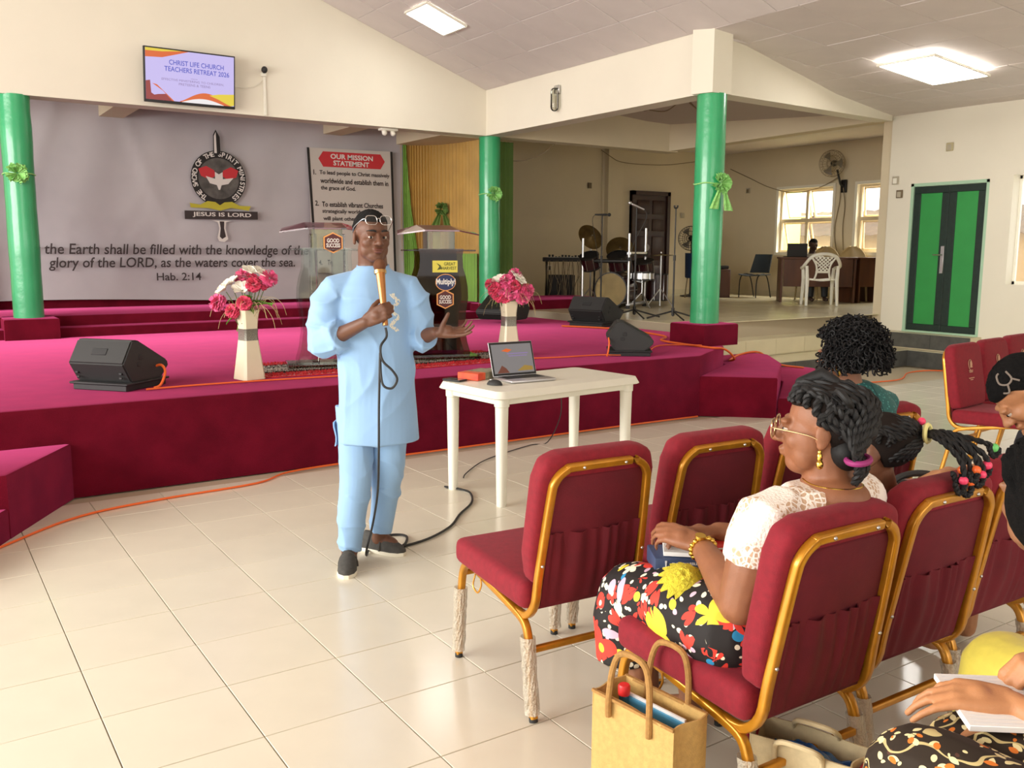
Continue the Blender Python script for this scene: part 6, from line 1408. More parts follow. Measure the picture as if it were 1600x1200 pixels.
VINE = print_mat('dark brown cotton with cream vines and orange leaves', srgb(44, 32, 20), [
    dict(kind='leaf', scale=22, seed=4, size=.18, cols=[srgb(84, 52, 40)], aspect=1.6), dict(kind='vine', scale=7, size=.016, cols=[srgb(206, 186, 130)]), dict(kind='leaf', scale=36, seed=15, size=.21, cols=[srgb(240, 226, 176), srgb(236, 222, 168)], aspect=2.1),
    dict(kind='leaf', scale=36, seed=2, size=.21, cols=[srgb(240, 226, 176), srgb(238, 224, 170), srgb(222, 122, 40)], aspect=2.0), dict(kind='leaf', scale=33, seed=9, size=.19, cols=[srgb(238, 224, 170), srgb(222, 122, 40)], aspect=2.2)])
def lace_mat():
    m = mat('white lace over skin', srgb(248, 238, 228), .7, bump=(150, .6, .006)); nt, N, L = nodes_of(m); b_ = N['Principled BSDF']; tc = N.new('ShaderNodeTexCoord')
    ns = N.new('ShaderNodeTexNoise'); ns.inputs['Scale'].default_value = 8; rp = N.new('ShaderNodeValToRGB'); rp.color_ramp.elements[0].position = .50; rp.color_ramp.elements[1].position = .56
    v = N.new('ShaderNodeTexVoronoi'); v.feature = 'DISTANCE_TO_EDGE'; v.inputs['Scale'].default_value = 70; q = N.new('ShaderNodeMath'); q.operation = 'GREATER_THAN'; q.inputs[1].default_value = .13
    mu = N.new('ShaderNodeMath'); mu.operation = 'MULTIPLY'; L.new(tc.outputs['Object'], ns.inputs[0]); L.new(tc.outputs['Object'], v.inputs[0]); L.new(ns.outputs[0], rp.inputs[0]); L.new(v.outputs[0], q.inputs[0]); L.new(q.outputs[0], mu.inputs[0]); L.new(rp.outputs[0], mu.inputs[1])
    mx = N.new('ShaderNodeMix'); mx.data_type = 'RGBA'; mx.inputs[6].default_value = (*srgb(250, 240, 230), 1); mx.inputs[7].default_value = (*srgb(206, 172, 142), 1); L.new(mu.outputs[0], mx.inputs[0]); L.new(mx.outputs[2], b_.inputs['Base Color']); return m
LACE = lace_mat()
GOLDJ = mat('gold jewellery', srgb(226, 190, 90), .22, 1)

# ------------------------------------------------------------------ the woman in white lace
wl, Q = person('seated woman in a white lace blouse and bold floral skirt, braided hair, spectacles', .66, 2.36)
SK_L = skin('warm brown skin', (146, 94, 64))
b = MB()
HL = headM(Q(.80, 2.30, 1.055), 64, -3, 0, 1.04); add_head(b, HL, 1.14)
b.limb([Q(.815, 2.30, 1.0), Q(.825, 2.30, .93), Q(.815, 2.29, .87)], [.060, .066, .085], 16)
loft(b, [(*Q(.66, 2.345, .48), .18, .14, 34), (*Q(.69, 2.335, .62), .155, .12, 34), (*Q(.75, 2.30, .78), .165, .115, 34), (*Q(.79, 2.28, .86), .155, .10, 34), (*Q(.80, 2.285, .905), .10, .07, 34)])
b.ball(Q(.83, 2.26, .885), (.088, .075, .055), 20, 14)
SL_, SRr = Q(.635, 2.20, .84), Q(.945, 2.40, .845)
EL, WLp = Q(.578, 2.19, .625), Q(.535, 2.46, .685); ER, WRp = Q(.90, 2.60, .64), Q(.62, 2.63, .675)
b.limb([SL_, SL_.lerp(EL, .6), EL], [.066, .064, .054], 16); b.limb([EL, EL.lerp(WLp, .35), WLp], [.054, .050, .031], 16)
b.limb([SRr, ER], [.06, .05], 14); b.limb([ER, WRp], [.048, .03], 14)
add_hand(b, WLp + Vector((-.01, .012, .006)), (-.75, .55, .15), (.25, .45, -.85), -1, [.42, .5, .55, .6], .98, .5, .16, .026)
add_hand(b, WRp + Vector((-.01, 0, .002)), (-.9, -.12, .05), (.0, -.25, -1), 1, [.4, .5, .6, .7], .95, .5)
KL, KR = Q(.372, 2.66, .455), Q(.56, 2.84, .455)
b.limb([Q(.57, 2.28, .50), KL], [.10, .075], 14); b.limb([Q(.76, 2.40, .50), KR], [.10, .075], 14)
AL, AR = Q(.42, 2.56, .09), Q(.575, 2.70, .085)
b.limb([KL, KL.lerp(AL, .4), AL], [.062, .056, .036], 14); b.limb([KR, KR.lerp(AR, .4), AR], [.062, .056, .036], 14)
b.limb([AL, AL + Vector((-.05, .09, -.05))], [.036, .03], 12); b.limb([AR, AR + Vector((-.06, .10, -.05))], [.036, .032], 12)
bl_ = bake(b, .0045, 6); put('body', bl_, SK_L, wl); add_eyes(HL, wl)
bv = bvh_of(bl_)
t_ = MB()
loft(t_, [(*Q(.675, 2.345, .57), .165, .135, 34), (*Q(.69, 2.34, .64), .165, .13, 34), (*Q(.73, 2.32, .72), .175, .13, 34), (*Q(.765, 2.295, .81), .185, .127, 34), (*Q(.785, 2.28, .855), .175, .115, 34), (*Q(.795, 2.285, .89), .135, .088, 34), (*Q(.80, 2.285, .915), .105, .070, 34)], 36)
t_.tube([SL_ + Vector((.06, .04, .01)), SL_, SL_.lerp(EL, .25), SL_.lerp(EL, .52)], [.075, .080, .080, .079], 20); t_.tube([SRr + Vector((-.06, -.04, .01)), SRr, SRr.lerp(ER, .3), SRr.lerp(ER, .6)], [.07, .076, .075, .072], 20)
me = bake(t_, .006, 4); displace(me, lambda p: .006*(ridge(p, 7, 7, 5, 4)-.5)); put('lace_blouse', me, LACE, wl)
s_ = MB()
loft(s_, [(*Q(.65, 2.36, .46), .195, .17, 34), (*Q(.655, 2.355, .55), .20, .165, 34), (*Q(.675, 2.35, .62), .175, .142, 34)], 30)
for h_, k_, x_ in ((Q(.57, 2.29, .52), KL, 0), (Q(.74, 2.42, .52), KR, .02)):
    s_.limb([h_, h_.lerp(k_, .5) + Vector((0, 0, .012)), k_ + Vector((0, 0, .012))], [.125, .112, .098], 18)
    s_.tube([k_ + Vector((0, 0, .04)), k_ + Vector((-.012, .012, -.06)), k_ + Vector((.0, .0, -.19))], [.095, .105, .108], 20)
mid = (KL+KR)/2
s_.limb([Q(.65, 2.35, .51), mid + Vector((0, 0, -.01))], [.12, .085], 16); s_.tube([mid, mid + Vector((0, 0, -.17))], [.085, .10], 16)
me = bake(s_, .007, 5); displace(me, lambda p: .007*(ridge(p, 6, 6, 4, 6)-.5)); put('floral_skirt', me, FLORAL, wl)
# crochet flower corsage on the lap
cf = MB(); c0 = on_surface(bvh_of(me), Q(.470, 2.35, .9), (0, .1, -1)); cf.M = Matrix.Translation(c0 + Vector((0, -.008, .004))) @ Matrix.Rotation(R(34), 4, 'X')
for k in range(4):
    nn = 16 - 3*k
    for j in range(nn):
        a = 2*PI*j/nn + k*.3; d = Vector((math.cos(a), math.sin(a), 0)); rr_ = .068 - .015*k
        cf.grid(lambda u, v, d=d, rr_=rr_, k=k: d*rr_*(.12+.88*v) + Vector((-d.y, d.x, 0))*(.015*(u-.5)*2*math.sin(PI*(.15+.8*v))) + Vector((0, 0, .004 + .007*k + .010*math.sin(v*PI) - .016*v*v)), 5, 6, .003)
obj('crochet_flower', cf, mat('yellow crochet yarn', srgb(222, 206, 60), .9, noise_=(90, .3), bump=(300, .8, .006)), wl)
# hair: cornrow braids drawn back to a tie at the nape
SCALP = mat('dark scalp', srgb(34, 27, 24), .9, spec=.15); haircap(HL, wl, SCALP, .006, .062, -.015, 'scalp', .0, -.08)
BRAID = mat('black braided hair', (.011, .0105, .011), .6, noise_=(140, .4), spec=.35)
def cran(a, el, lift=.0): return Vector(((.075+lift)*math.cos(el)*math.cos(a), -.018 + (.096+lift)*math.cos(el)*math.sin(a), .03 + (.084+lift)*math.sin(el)))
def braid(mb, pts, r_, steps=9, c=Vector((0, -.018, .03))):
    """plait: two strands twisted round the path"""
    P = smoothpath(pts, steps); n = len(P)
    for s in (0, PI):
        q = []
        for i, p in enumerate(P):
            t = (P[min(n-1, i+1)] - P[max(0, i-1)]).normalized(); o = p - c; o = (o - t*o.dot(t)); o = o.normalized() if o.length > 1e-6 else Vector((0, 0, 1)); l = t.cross(o)
            ph = i*1.05 + s; q.append(p + (o*math.cos(ph) + l*math.sin(ph))*r_*.48)
        mb.tube(q, r_*.68, 6)
tie = Vector((-.058, -.088, -.052))
for k in range(15):
    f = -1 + 2*k/14; g = MB(); g.M = HL
    a0 = PI/2 - f*R(108); st_ = cran(a0, R(27) if abs(f) < .5 else R(27 - (abs(f)-.5)*78), .008)
    m1 = cran(PI/2 - f*R(118), R(64 - abs(f)*40), .016); m2 = cran(-PI/2 - R(10) + f*R(86), R(44 - abs(f)*42), .014); m3 = cran(-PI/2 - R(22) + f*R(44), R(0 - abs(f)*16), .014)
    braid(g, [st_, m1, m2, m3, tie + Vector((f*.046, -.004, .012 - .006*abs(f)))], .0098); obj('braid', g, BRAID, wl)
g = MB(); g.M = HL
for k in range(13):
    f = -1 + 2*k/12; braid(g, [cran(-PI/2 + f*R(70), R(-38 + 14*abs(f)), .004), cran(-PI/2 - R(8) + f*R(40), R(-34), .012), tie + Vector((f*.036, 0, -.008))], .0075)
obj('nape_braids', g, BRAID, wl)
g = MB(); g.M = HL; g.ball((-.004, -.058, -.050), (.062, .046, .052), 20, 14); obj('nape_hair', g, BRAID, wl)
g = MB(); g.M = HL
for k in range(12): braid(g, [tie + Vector((.024*math.cos(k*.52), .0, .0)), tie + Vector((.034*math.cos(k*.52), -.016*abs(math.sin(k*.52)) - .004, -.03)), tie + Vector((.026*math.cos(k*.52), .004, -.064))], .009)
obj('braid_bun', g, BRAID, wl)
g = MB(); g.M = HL; g.limb([(0, .05, .115), (.01, .0, .135), (.0, -.03, .118)], [.014, .018, .014], 10)
for x in (-1, 1): g.tube(smoothpath([(x*.06, -.04, .09), (x*.09, -.05, .105), (x*.1, -.07, .085), (x*.075, -.075, .07)], 5), .009, 8)
obj('braid_loops', g, BRAID, wl)
g = MB(); g.M = HL; g.tube([tie + Vector((.038*math.cos(2*PI*k/20), .026*math.sin(2*PI*k/20)-.002, -.010 + .003*math.cos(2*PI*k/20))) for k in range(20)], .0075, 8, closed=True); obj('hair_tie', g, mat('magenta hair band', srgb(150, 44, 110), .7), wl)
GOLDW = mat('gold spectacle wire', srgb(214, 184, 140), .25, .9); spectacles(HL, wl, .112, .004, 4, GOLDW, r_=.002, w=.06, h=.046)
for s in (-1, 1):
    g = MB(); g.M = HL; g.ball((s*.088, -.006, -.055), (.007, .007, .014), 10, 8); g.ball((s*.089, -.006, -.072), (.009, .009, .012), 10, 8); g.ball((s*.087, -.006, -.042), (.005, .005, .006), 8, 6); obj('earring', g, GOLDJ, wl)
g = MB(); np_ = [on_surface(bv, Q(.83, 2.27, .94 + .0) + Vector((.2*math.cos(a), .2*math.sin(a), .03)), Vector((-math.cos(a), -math.sin(a), -.38))) for a in [R(-200 + 15*k) for k in range(15)]]; g.tube(smoothpath(np_, 3), .0018, 6); obj('necklace', g, GOLDJ, wl)
wd = (WLp-EL).normalized(); g = MB(); up_ = Vector((0, 0, 1)); pr_ = wd.cross(up_).normalized(); up2 = pr_.cross(wd); wc = WLp - wd*.012
for k in range(16): a = 2*PI*k/16; g.ball(wc + pr_*.0345*math.cos(a) + up2*.0345*math.sin(a), (.0085, .0085, .0085), 8, 6)
g.tube([wc + up2*.036 + pr_*-.012, wc + up2*.044 + pr_*-.012], .015, 14); obj('wristwatch', g, GOLDJ, wl)
g = MB(); sd = AR + Vector((-.06, .10, -.05)); g.rbox(sd.x-.06, sd.x+.07, sd.y-.16, sd.y+.05, .0, .014, .004, 1); g.tube(smoothpath([sd + Vector((-.04, -.02, -.02)), sd + Vector((-.01, -.03, .045)), sd + Vector((.045, -.02, -.02))], 5), .008, 6); g.tube(smoothpath([AR + Vector((-.045, 0, -.04)), AR + Vector((0, -.045, .0)), AR + Vector((.045, 0, -.04))], 5), .008, 6); obj('sandal', g, M['soft_black'], wl)
g = MB(); sd = AL + Vector((-.05, .09, -.05)); g.rbox(sd.x-.06, sd.x+.06, sd.y-.15, sd.y+.05, .0, .014, .004, 1); g.tube(smoothpath([sd + Vector((-.04, -.02, -.02)), sd + Vector((-.01, -.03, .045)), sd + Vector((.04, -.02, -.02))], 5), .008, 6); obj('sandal', g, M['soft_black'], wl)
# books on her lap
def lapitem(name, label, cat, c, rz, parts):
    w = _R0*c[0] + _F*c[1]; t = thing(name, label, cat, (w.x, w.y, c[2]), VIEW_YAW - PI/2 + rz)
    for nm, mb_, m_ in parts: obj(nm, mb_, m_, t)
    return t
NVY = mat('navy book cloth', srgb(58, 72, 104), .5)
bb_ = lapitem('book', 'thick navy blue book with white spine lettering on the lap of the lace woman', 'book', (.505, 2.60, .575), R(2), [('cover', MB().rbox(-.09, .09, -.065, .065, 0, .05, .004, 2), NVY), ('pages', MB().box(-.086, .0905, -.060, .0655, .005, .045), M['white_paper'])])
SPN = frame((0, -.0662, .025), (1, 0, 0), (0, 0, 1))
SW = mat('white foil lettering', srgb(226, 224, 222), .4)
print_fit('THE HOLY BIBLE', -.04, .035, .008, .008, SPN, SW, bb_, bold=.02); print_fit('GODS WORD', -.03, .025, -.009, .008, SPN, SW, bb_, bold=.02)
for x in (-.058, .052): flat('spine_ornament', [(x-.003, -.018), (x+.003, -.018), (x+.001, 0), (x+.003, .018), (x-.003, .018), (x-.001, 0)], SW, bb_, SPN)
lapitem('notebook', 'white notepad lying on the navy book under the lace woman hand', 'notebook', (.515, 2.585, .628), R(-8), [('pages', MB().rbox(-.065, .06, -.05, .07, 0, .012, .001, 1), M['white_paper'])])
lapitem('purse', 'red zipped purse behind the hands of the lace woman', 'purse', (.66, 2.60, .60), R(10), [('body', MB().rbox(-.07, .05, -.03, .05, 0, .055, .012, 3), mat('red leather', srgb(196, 44, 40), .45)), ('zip', MB().tube([(-.065, -.032, .045), (.045, -.032, .045)], .003, 6), M['steel'])])

# ------------------------------------------------------------------ other people in the seats
def bust_rings(Q, r_, d_, z0, w, dp, yaw, zs, k=1.0):
    return [(*Q(r_, d_, z), w*a, dp*b_, yaw) for z, a, b_ in zs]
# curly haired woman in teal, front row
wc_, Q = person('curly black haired woman seen from behind in a teal patterned dress', 1.36, 3.62)
SK_C = skin('brown skin', (150, 100, 72)); TEAL = print_mat('teal honeycomb cloth', srgb(38, 98, 96), [dict(kind='leaf', scale=62, seed=3, size=.26, cols=[srgb(92, 168, 160), srgb(70, 140, 138)], aspect=1.3)])
b = MB(); HC = headM(Q(1.315, 3.57, 1.10), 40, -4, 0, .98); add_head(b, HC)
b.limb([Q(1.325, 3.57, 1.05), Q(1.34, 3.58, .97)], [.05, .06], 14); loft(b, [(*Q(1.38, 3.60, .50), .17, .13, 34), (*Q(1.38, 3.60, .85), .17, .11, 34), (*Q(1.36, 3.59, .955), .10, .07, 34)])
for sg in (-1, 1):
    c = Q(1.38, 3.60, .86) + Vector((sg*.165, sg*.11, 0)); e = c + Vector((sg*.03 - .05, .08, -.25)); h = c + Vector((-.12 - sg*.06, .28, -.26)); b.limb([c, e], [.05, .042], 12); b.limb([e, h], [.04, .027], 12); add_hand(b, h, (-.6, .7, -.1), (0, 0, -1), -sg, .4)
    k = Q(1.38, 3.62, .50) + Vector((sg*.09 - .25, sg*.06 + .36, 0)); b.limb([Q(1.38, 3.62, .50) + Vector((sg*.09, sg*.06, 0)), k], [.09, .065], 12); b.limb([k, Vector((k.x-.02, k.y+.02, .05))], [.055, .04], 12); b.limb([Vector((k.x-.02, k.y+.02, .04)), Vector((k.x-.1, k.y+.13, .035))], [.036, .03], 10)
put('body', bake(b, .006, 3), SK_C, wc_); add_eyes(HC, wc_)
t_ = MB(); loft(t_, [(*Q(1.38, 3.61, .40), .21, .18, 34), (*Q(1.38, 3.61, .55), .19, .15, 34), (*Q(1.39, 3.60, .76), .19, .13, 34), (*Q(1.39, 3.60, .90), .185, .125, 34), (*Q(1.38, 3.60, .96), .15, .095, 34), (*Q(1.35, 3.59, 1.0), .085, .06, 34)], 32)
for sg in (-1, 1):
    c = Q(1.385, 3.60, .905) + Vector((sg*.155, sg*.10, 0)); t_.limb([c - Vector((sg*.05, sg*.03, 0)), c, c + Vector((sg*.02-.03, .05, -.14)), c + Vector((sg*.03-.05, .08, -.21))], [.05, .062, .060, .055], 16)
    k = Q(1.38, 3.62, .50) + Vector((sg*.09 - .25, sg*.06 + .36, 0)); t_.limb([Q(1.38, 3.62, .50) + Vector((sg*.09, sg*.06, 0)), k], [.115, .095], 14); t_.tube([k + Vector((0, 0, .03)), Vector((k.x, k.y, .20))], [.095, .10], 14)
me = bake(t_, .0075, 4); displace(me, lambda p: .005*(ridge(p, 8, 8, 5, 1)-.5)); put('dress', me, TEAL, wc_)
sm_ = MB(); bvd = bvh_of(me); hits = [h for h in (bvd.ray_cast(Q(1.42 + .010*k, 3.0, .99 - .03*k), Vector((0, 1, 0)))[0] for k in range(7)) if h]
if len(hits) > 1: sm_.tube(hits, .003, 5); obj('seam', sm_, mat('dark teal seam', srgb(24, 62, 62), .8), wc_)
CURL = mat('black glossy curls', (.006, .0055, .006), .6, spec=.25)
hb_ = MB(); hb_.M = HC; hb_.ball((0, -.035, .03), (.10, .115, .10), 20, 14); obj('hair_base', hb_, HAIR, wc_)
cu_ = MB(); rr = random.Random(21); cu_.M = HC
for k in range(760):
    z = 1 - 1.5*(k+.5)/760; a = k*2.39996; e = math.sqrt(1-z*z); d = Vector((e*math.cos(a), e*math.sin(a), z))
    if d.y > .45 and z < .45: continue
    c0 = Vector((0, -.035, .03)) + Vector((d.x*.098, d.y*.112, d.z*.098)); ln = rr.uniform(.035, .055); drp = Vector((0, 0, -.03)) if z < .2 else Vector((0, 0, -.008)); t = d.cross(Vector((rr.uniform(-1, 1), rr.uniform(-1, 1), rr.uniform(-1, 1)))).normalized(); s2 = d.cross(t); ph = rr.uniform(0, 6); w_ = rr.uniform(.007, .012)
    cu_.tube([c0 + d*ln*q/13 + drp*(q/13)**2 + (t*math.cos(ph+q*.95) + s2*math.sin(ph+q*.95))*w_ for q in range(14)], .0032, 4)
for x, y, L_ in ((-.085, .055, .13), (-.095, .03, .14), (-.07, .075, .10), (-.09, .045, .08), (.085, .05, .1)):
    cu_.tube([Vector((x + .010*math.cos(q*.9), y + .010*math.sin(q*.9), .02 - L_*q/26)) for q in range(27)], .0034, 4)
o = obj('curls', cu_, CURL, wc_); o['kind'] = 'stuff'
g = MB(); g.M = HC
for s in (-1, 1): g.tube([(s*.083, -.008 + .018*math.cos(2*PI*k/18), -.06 + .018*math.sin(2*PI*k/18)) for k in range(18)], .0035, 6, closed=True)
obj('hoop_earring', g, GOLDJ, wc_)

# child with beaded braids
ck, Q = person('child with braids gathered to the back and bright beads, pale blue collar', 1.16, 2.68)
b = MB(); HK = headM(Q(1.055, 2.56, .945), 48, -4, 0, .93); add_head(b, HK)
b.limb([Q(1.06, 2.57, .88), Q(1.09, 2.60, .80)], [.045, .05], 12); loft(b, [(*Q(1.14, 2.66, .50), .13, .10, 34), (*Q(1.12, 2.63, .72), .13, .09, 34), (*Q(1.10, 2.61, .80), .07, .055, 34)])
for sg in (-1, 1):
    c = Q(1.12, 2.63, .73) + Vector((sg*.12, sg*.08, 0)); e = c + Vector((sg*.02-.05, .08, -.18)); h = c + Vector((-.14 - sg*.04, .24, -.17)); b.limb([c, e], [.038, .032], 12); b.limb([e, h], [.031, .021], 12); add_hand(b, h, (-.6, .7, -.1), (0, 0, -1), -sg, .4, .8)
    k = Q(1.14, 2.66, .51) + Vector((sg*.07 - .18, sg*.05 + .27, 0)); b.limb([Q(1.14, 2.66, .51) + Vector((sg*.07, sg*.05, 0)), k], [.07, .05], 12); b.limb([k, Vector((k.x-.02, k.y+.03, .10))], [.043, .032], 12); b.limb([Vector((k.x-.02, k.y+.03, .09)), Vector((k.x-.08, k.y+.12, .07))], [.03, .025], 10)
put('body', bake(b, .0055, 3), skin('brown child skin', (118, 76, 52)), ck); add_eyes(HK, ck)
t_ = MB(); loft(t_, [(*Q(1.14, 2.66, .47), .16, .13, 34), (*Q(1.13, 2.65, .6), .145, .11, 34), (*Q(1.12, 2.63, .73), .14, .095, 34), (*Q(1.11, 2.62, .785), .09, .07, 34)], 28)
for sg in (-1, 1):
    c = Q(1.12, 2.63, .735) + Vector((sg*.115, sg*.075, 0)); t_.limb([c - Vector((sg*.04, sg*.03, 0)), c, c + Vector((sg*.015-.03, .05, -.1))], [.04, .05, .048], 14)
    k = Q(1.14, 2.66, .51) + Vector((sg*.07 - .18, sg*.05 + .27, 0)); t_.limb([Q(1.14, 2.66, .51) + Vector((sg*.07, sg*.05, 0)), k], [.09, .07], 14)
put('shirt', bake(t_, .007, 4), mat('faded print shirt', srgb(120, 132, 150), .8, noise_=(22, .4, srgb(70, 56, 50))), ck)
cl = MB(); cl.grid(lambda u, v: Q(1.10, 2.615, .80) + Vector((math.cos(R(-170 + 200*u))*(.075 + .03*v), math.sin(R(-170 + 200*u))*(.06 + .028*v), -.03*v)), 24, 4, .004); obj('collar', cl, mat('pale blue collar', srgb(176, 196, 220), .8), ck)
haircap(HK, ck, SCALP, .004, .066, -.01, 'scalp', .0, -.06)
tk = Vector((.03, -.125, .055))
for k in range(15):
    f = -1 + 2*k/14; g = MB(); g.M = HK
    braid(g, [cran(PI/2 - f*R(112), R(28 - abs(f)*30), .005), cran(PI/2 - f*R(120), R(60 - abs(f)*44), .010), cran(-PI/2 + f*R(62), R(48 - abs(f)*42), .010), tk + Vector((f*.022, .015, .01*math.cos(f*3)))], .008); obj('braid', g, BRAID, ck)
g = MB(); g.M = HK
for k in range(10):
    f = -1 + 2*k/9; braid(g, [cran(-PI/2 + f*R(64), R(-36), .003), cran(-PI/2 + f*R(36), R(-6), .010), tk + Vector((f*.02, .012, -.012))], .0075)
obj('nape_braids', g, BRAID, ck)
PINKB = mat('bright pink bead', srgb(240, 70, 110), .3); ORB = mat('bright orange bead', srgb(245, 110, 50), .3); GRB = mat('green bead', srgb(110, 200, 110), .3); YLB = mat('pale yellow band', srgb(235, 226, 150), .5)
ends = [((.02, -.20, .05), (.06, -.27, -.02), (.05, -.285, -.075), PINKB), ((.0, -.20, .045), (.03, -.25, -.02), (.02, -.262, -.10), ORB), ((.05, -.19, .055), (.09, -.27, .03), (.115, -.31, .005), GRB), ((.03, -.2, .06), (.05, -.26, .0), (.03, -.275, -.06), ORB), ((-.01, -.19, .04), (.0, -.24, -.02), (-.005, -.25, -.09), PINKB), ((.04, -.2, .05), (.075, -.275, -.0), (.08, -.295, -.05), PINKB), ((.01, -.19, .05), (.02, -.235, .0), (.01, -.24, -.06), ORB)]
for p1, p2, p3, m in ends:
    g = MB(); g.M = HK; braid(g, [tk, p1, p2, p3, Vector(p3) + Vector((-.012, .012, -.018)), Vector(p3) + Vector((-.02, .02, .01))], .0085); bo = obj('pony_braid', g, BRAID, ck); bd = MB(); bd.M = HK; bd.ball(Vector(p3).lerp(Vector(p2), .25), .0135, 10, 8); obj('bead', bd, m, bo)
g = MB(); g.M = HK; g.tube([tk + Vector((.026*math.cos(2*PI*k/18), -.012, .026*math.sin(2*PI*k/18))) for k in range(18)], .007, 6, closed=True); obj('hair_band', g, YLB, ck)
g = MB(); g.M = HK; g.ball(tk + Vector((.0, .005, .036)), .012, 10, 8); obj('bead', g, PINKB, ck)

# woman leaning in from the right edge
bw_, Q = person('woman leaning in from the right with a patterned hair parting and hoop earring', 1.93, 2.98)
SK_B = skin('golden brown skin', (176, 122, 84)); b = MB(); HB = headM(Q(1.655, 2.90, 1.06), 74, -58, 0, 1.0); add_head(b, HB)
nk = HB @ Vector((0, -.03, -.07)); b.limb([nk, Q(1.76, 2.93, .93)], [.05, .06], 14)
loft(b, [(*Q(1.95, 2.97, .50), .17, .14, 10), (*Q(1.90, 2.96, .72), .16, .13, 10), (*Q(1.83, 2.95, .86), .13, .15, 10), (*Q(1.77, 2.94, .93), .07, .08, 10)])
s1, e1, h1 = Q(1.75, 2.82, .87), Q(1.685, 2.86, .815), Q(1.475, 2.88, .80); b.limb([s1, e1], [.05, .042], 14); b.limb([e1, e1.lerp(h1, .4), h1], [.042, .038, .026], 14)
add_hand(b, h1 + Vector((-.005, 0, 0)), (-.95, .05, -.05), (0, -.25, -1), -1, [.35, .42, .5, .6], .95, .5)
s2_, e2, h2 = Q(1.85, 3.10, .86), Q(1.80, 3.22, .66), Q(1.62, 3.2, .62); b.limb([s2_, e2], [.05, .04], 12); b.limb([e2, h2], [.04, .026], 12); add_hand(b, h2, (-.9, .1, -.1), (0, 0, -1), 1, .4)
for sg in (-1, 1):
    k = Q(1.95, 2.98, .5) + Vector((sg*.09 - .25, sg*.06 + .36, 0)); b.limb([Q(1.95, 2.98, .5) + Vector((sg*.09, sg*.06, 0)), k], [.1, .07], 12); b.limb([k, Vector((k.x, k.y, .06))], [.055, .04], 12); b.limb([Vector((k.x, k.y, .05)), Vector((k.x-.07, k.y+.11, .035))], [.038, .03], 12)
put('body', bake(b, .005, 3), SK_B, bw_); add_eyes(HB, bw_)
DRS = print_mat('black cloth with pink sprigs', srgb(28, 26, 34), [dict(kind='flower', scale=22, seed=6, size=.3, cols=[srgb(190, 130, 150), srgb(120, 120, 140)], n=5)])
t_ = MB(); loft(t_, [(*Q(1.96, 2.98, .42), .22, .19, 10), (*Q(1.95, 2.97, .55), .19, .16, 10), (*Q(1.90, 2.96, .74), .175, .145, 10), (*Q(1.84, 2.955, .86), .145, .165, 10), (*Q(1.80, 2.95, .915), .10, .12, 10)], 30); t_.limb([Q(1.80, 2.88, .885), s1, s1.lerp(e1, .5)], [.065, .066, .06], 16); t_.limb([Q(1.86, 3.02, .87), s2_, s2_.lerp(e2, .5)], [.06, .062, .058], 16)
for sg in (-1, 1):
    k = Q(1.95, 2.98, .5) + Vector((sg*.09 - .25, sg*.06 + .36, 0)); t_.limb([Q(1.95, 2.98, .5) + Vector((sg*.09, sg*.06, 0)), k], [.12, .10], 14)
put('dress', bake(t_, .0075, 4), DRS, bw_)
haircap(HB, bw_, HAIR, .008, .052, .0, rough=.004, back=-.07)
g = MB(); g.M = HB
for pts in ([(-.4, 40), (-.55, 22), (-.85, 20), (-1.1, 32), (-1.0, 48), (-.75, 50)], [(-.85, 20), (-1.05, 8), (-1.25, 14)], [(-.55, 22), (-.45, 8)]):
    g.tube(smoothpath([cran(PI + .42 + a*.8, R(e+8), .0095) for a, e in pts], 5), .0032, 6)
obj('hair_parting', g, mat('grey brown scalp line', srgb(120, 108, 98), .8), bw_)
g = MB(); g.M = HB
for s in (-1, 1): g.tube([(s*.084, -.004 + .017*math.cos(2*PI*k/18), -.058 + .017*math.sin(2*PI*k/18)) for k in range(18)], .0035, 6, closed=True)
obj('hoop_earring', g, mat('rose gold', srgb(226, 190, 150), .25, .9), bw_)
g = MB(); w_ = (e1-h1).normalized(); c = h1 + w_*.03; u_ = Vector((0, 0, 1)); v_ = w_.cross(u_).normalized()
for k in range(16): a = 2*PI*k/16; g.ball(c + u_*.030*math.cos(a) + v_*.030*math.sin(a) + w_*.008*math.sin(a), .0055, 8, 6)
obj('bead_bracelet', g, mat('white bracelet beads', srgb(226, 216, 196), .3), bw_)
hbag = lapitem('handbag', 'dark floral handbag under the hand of the leaning woman', 'bag', (1.335, 2.90, .60), R(8), [('body', MB().rbox(-.11, .12, -.07, .07, 0, .165, .035, 4), print_mat('black bag with dusty pink flowers', srgb(36, 30, 28), [dict(kind='leaf', scale=22, seed=7, size=.2, cols=[srgb(140, 124, 96)]), dict(kind='flower', scale=13, seed=8, size=.42, cols=[srgb(206, 150, 138), srgb(190, 130, 120)], n=5)])), ('strap', MB().tube(smoothpath([(-.10, 0, .13), (-.08, 0, .175), (0, .01, .19), (.08, 0, .175), (.11, 0, .14)], 5), .011, 8), M['soft_black'])])
lapitem('paper', 'white folded papers under the wrist of the leaning woman', 'paper', (1.52, 2.92, .735), R(0), [('sheets', MB().rbox(-.09, .13, -.06, .06, 0, .022, .002, 1), M['white_paper'])])

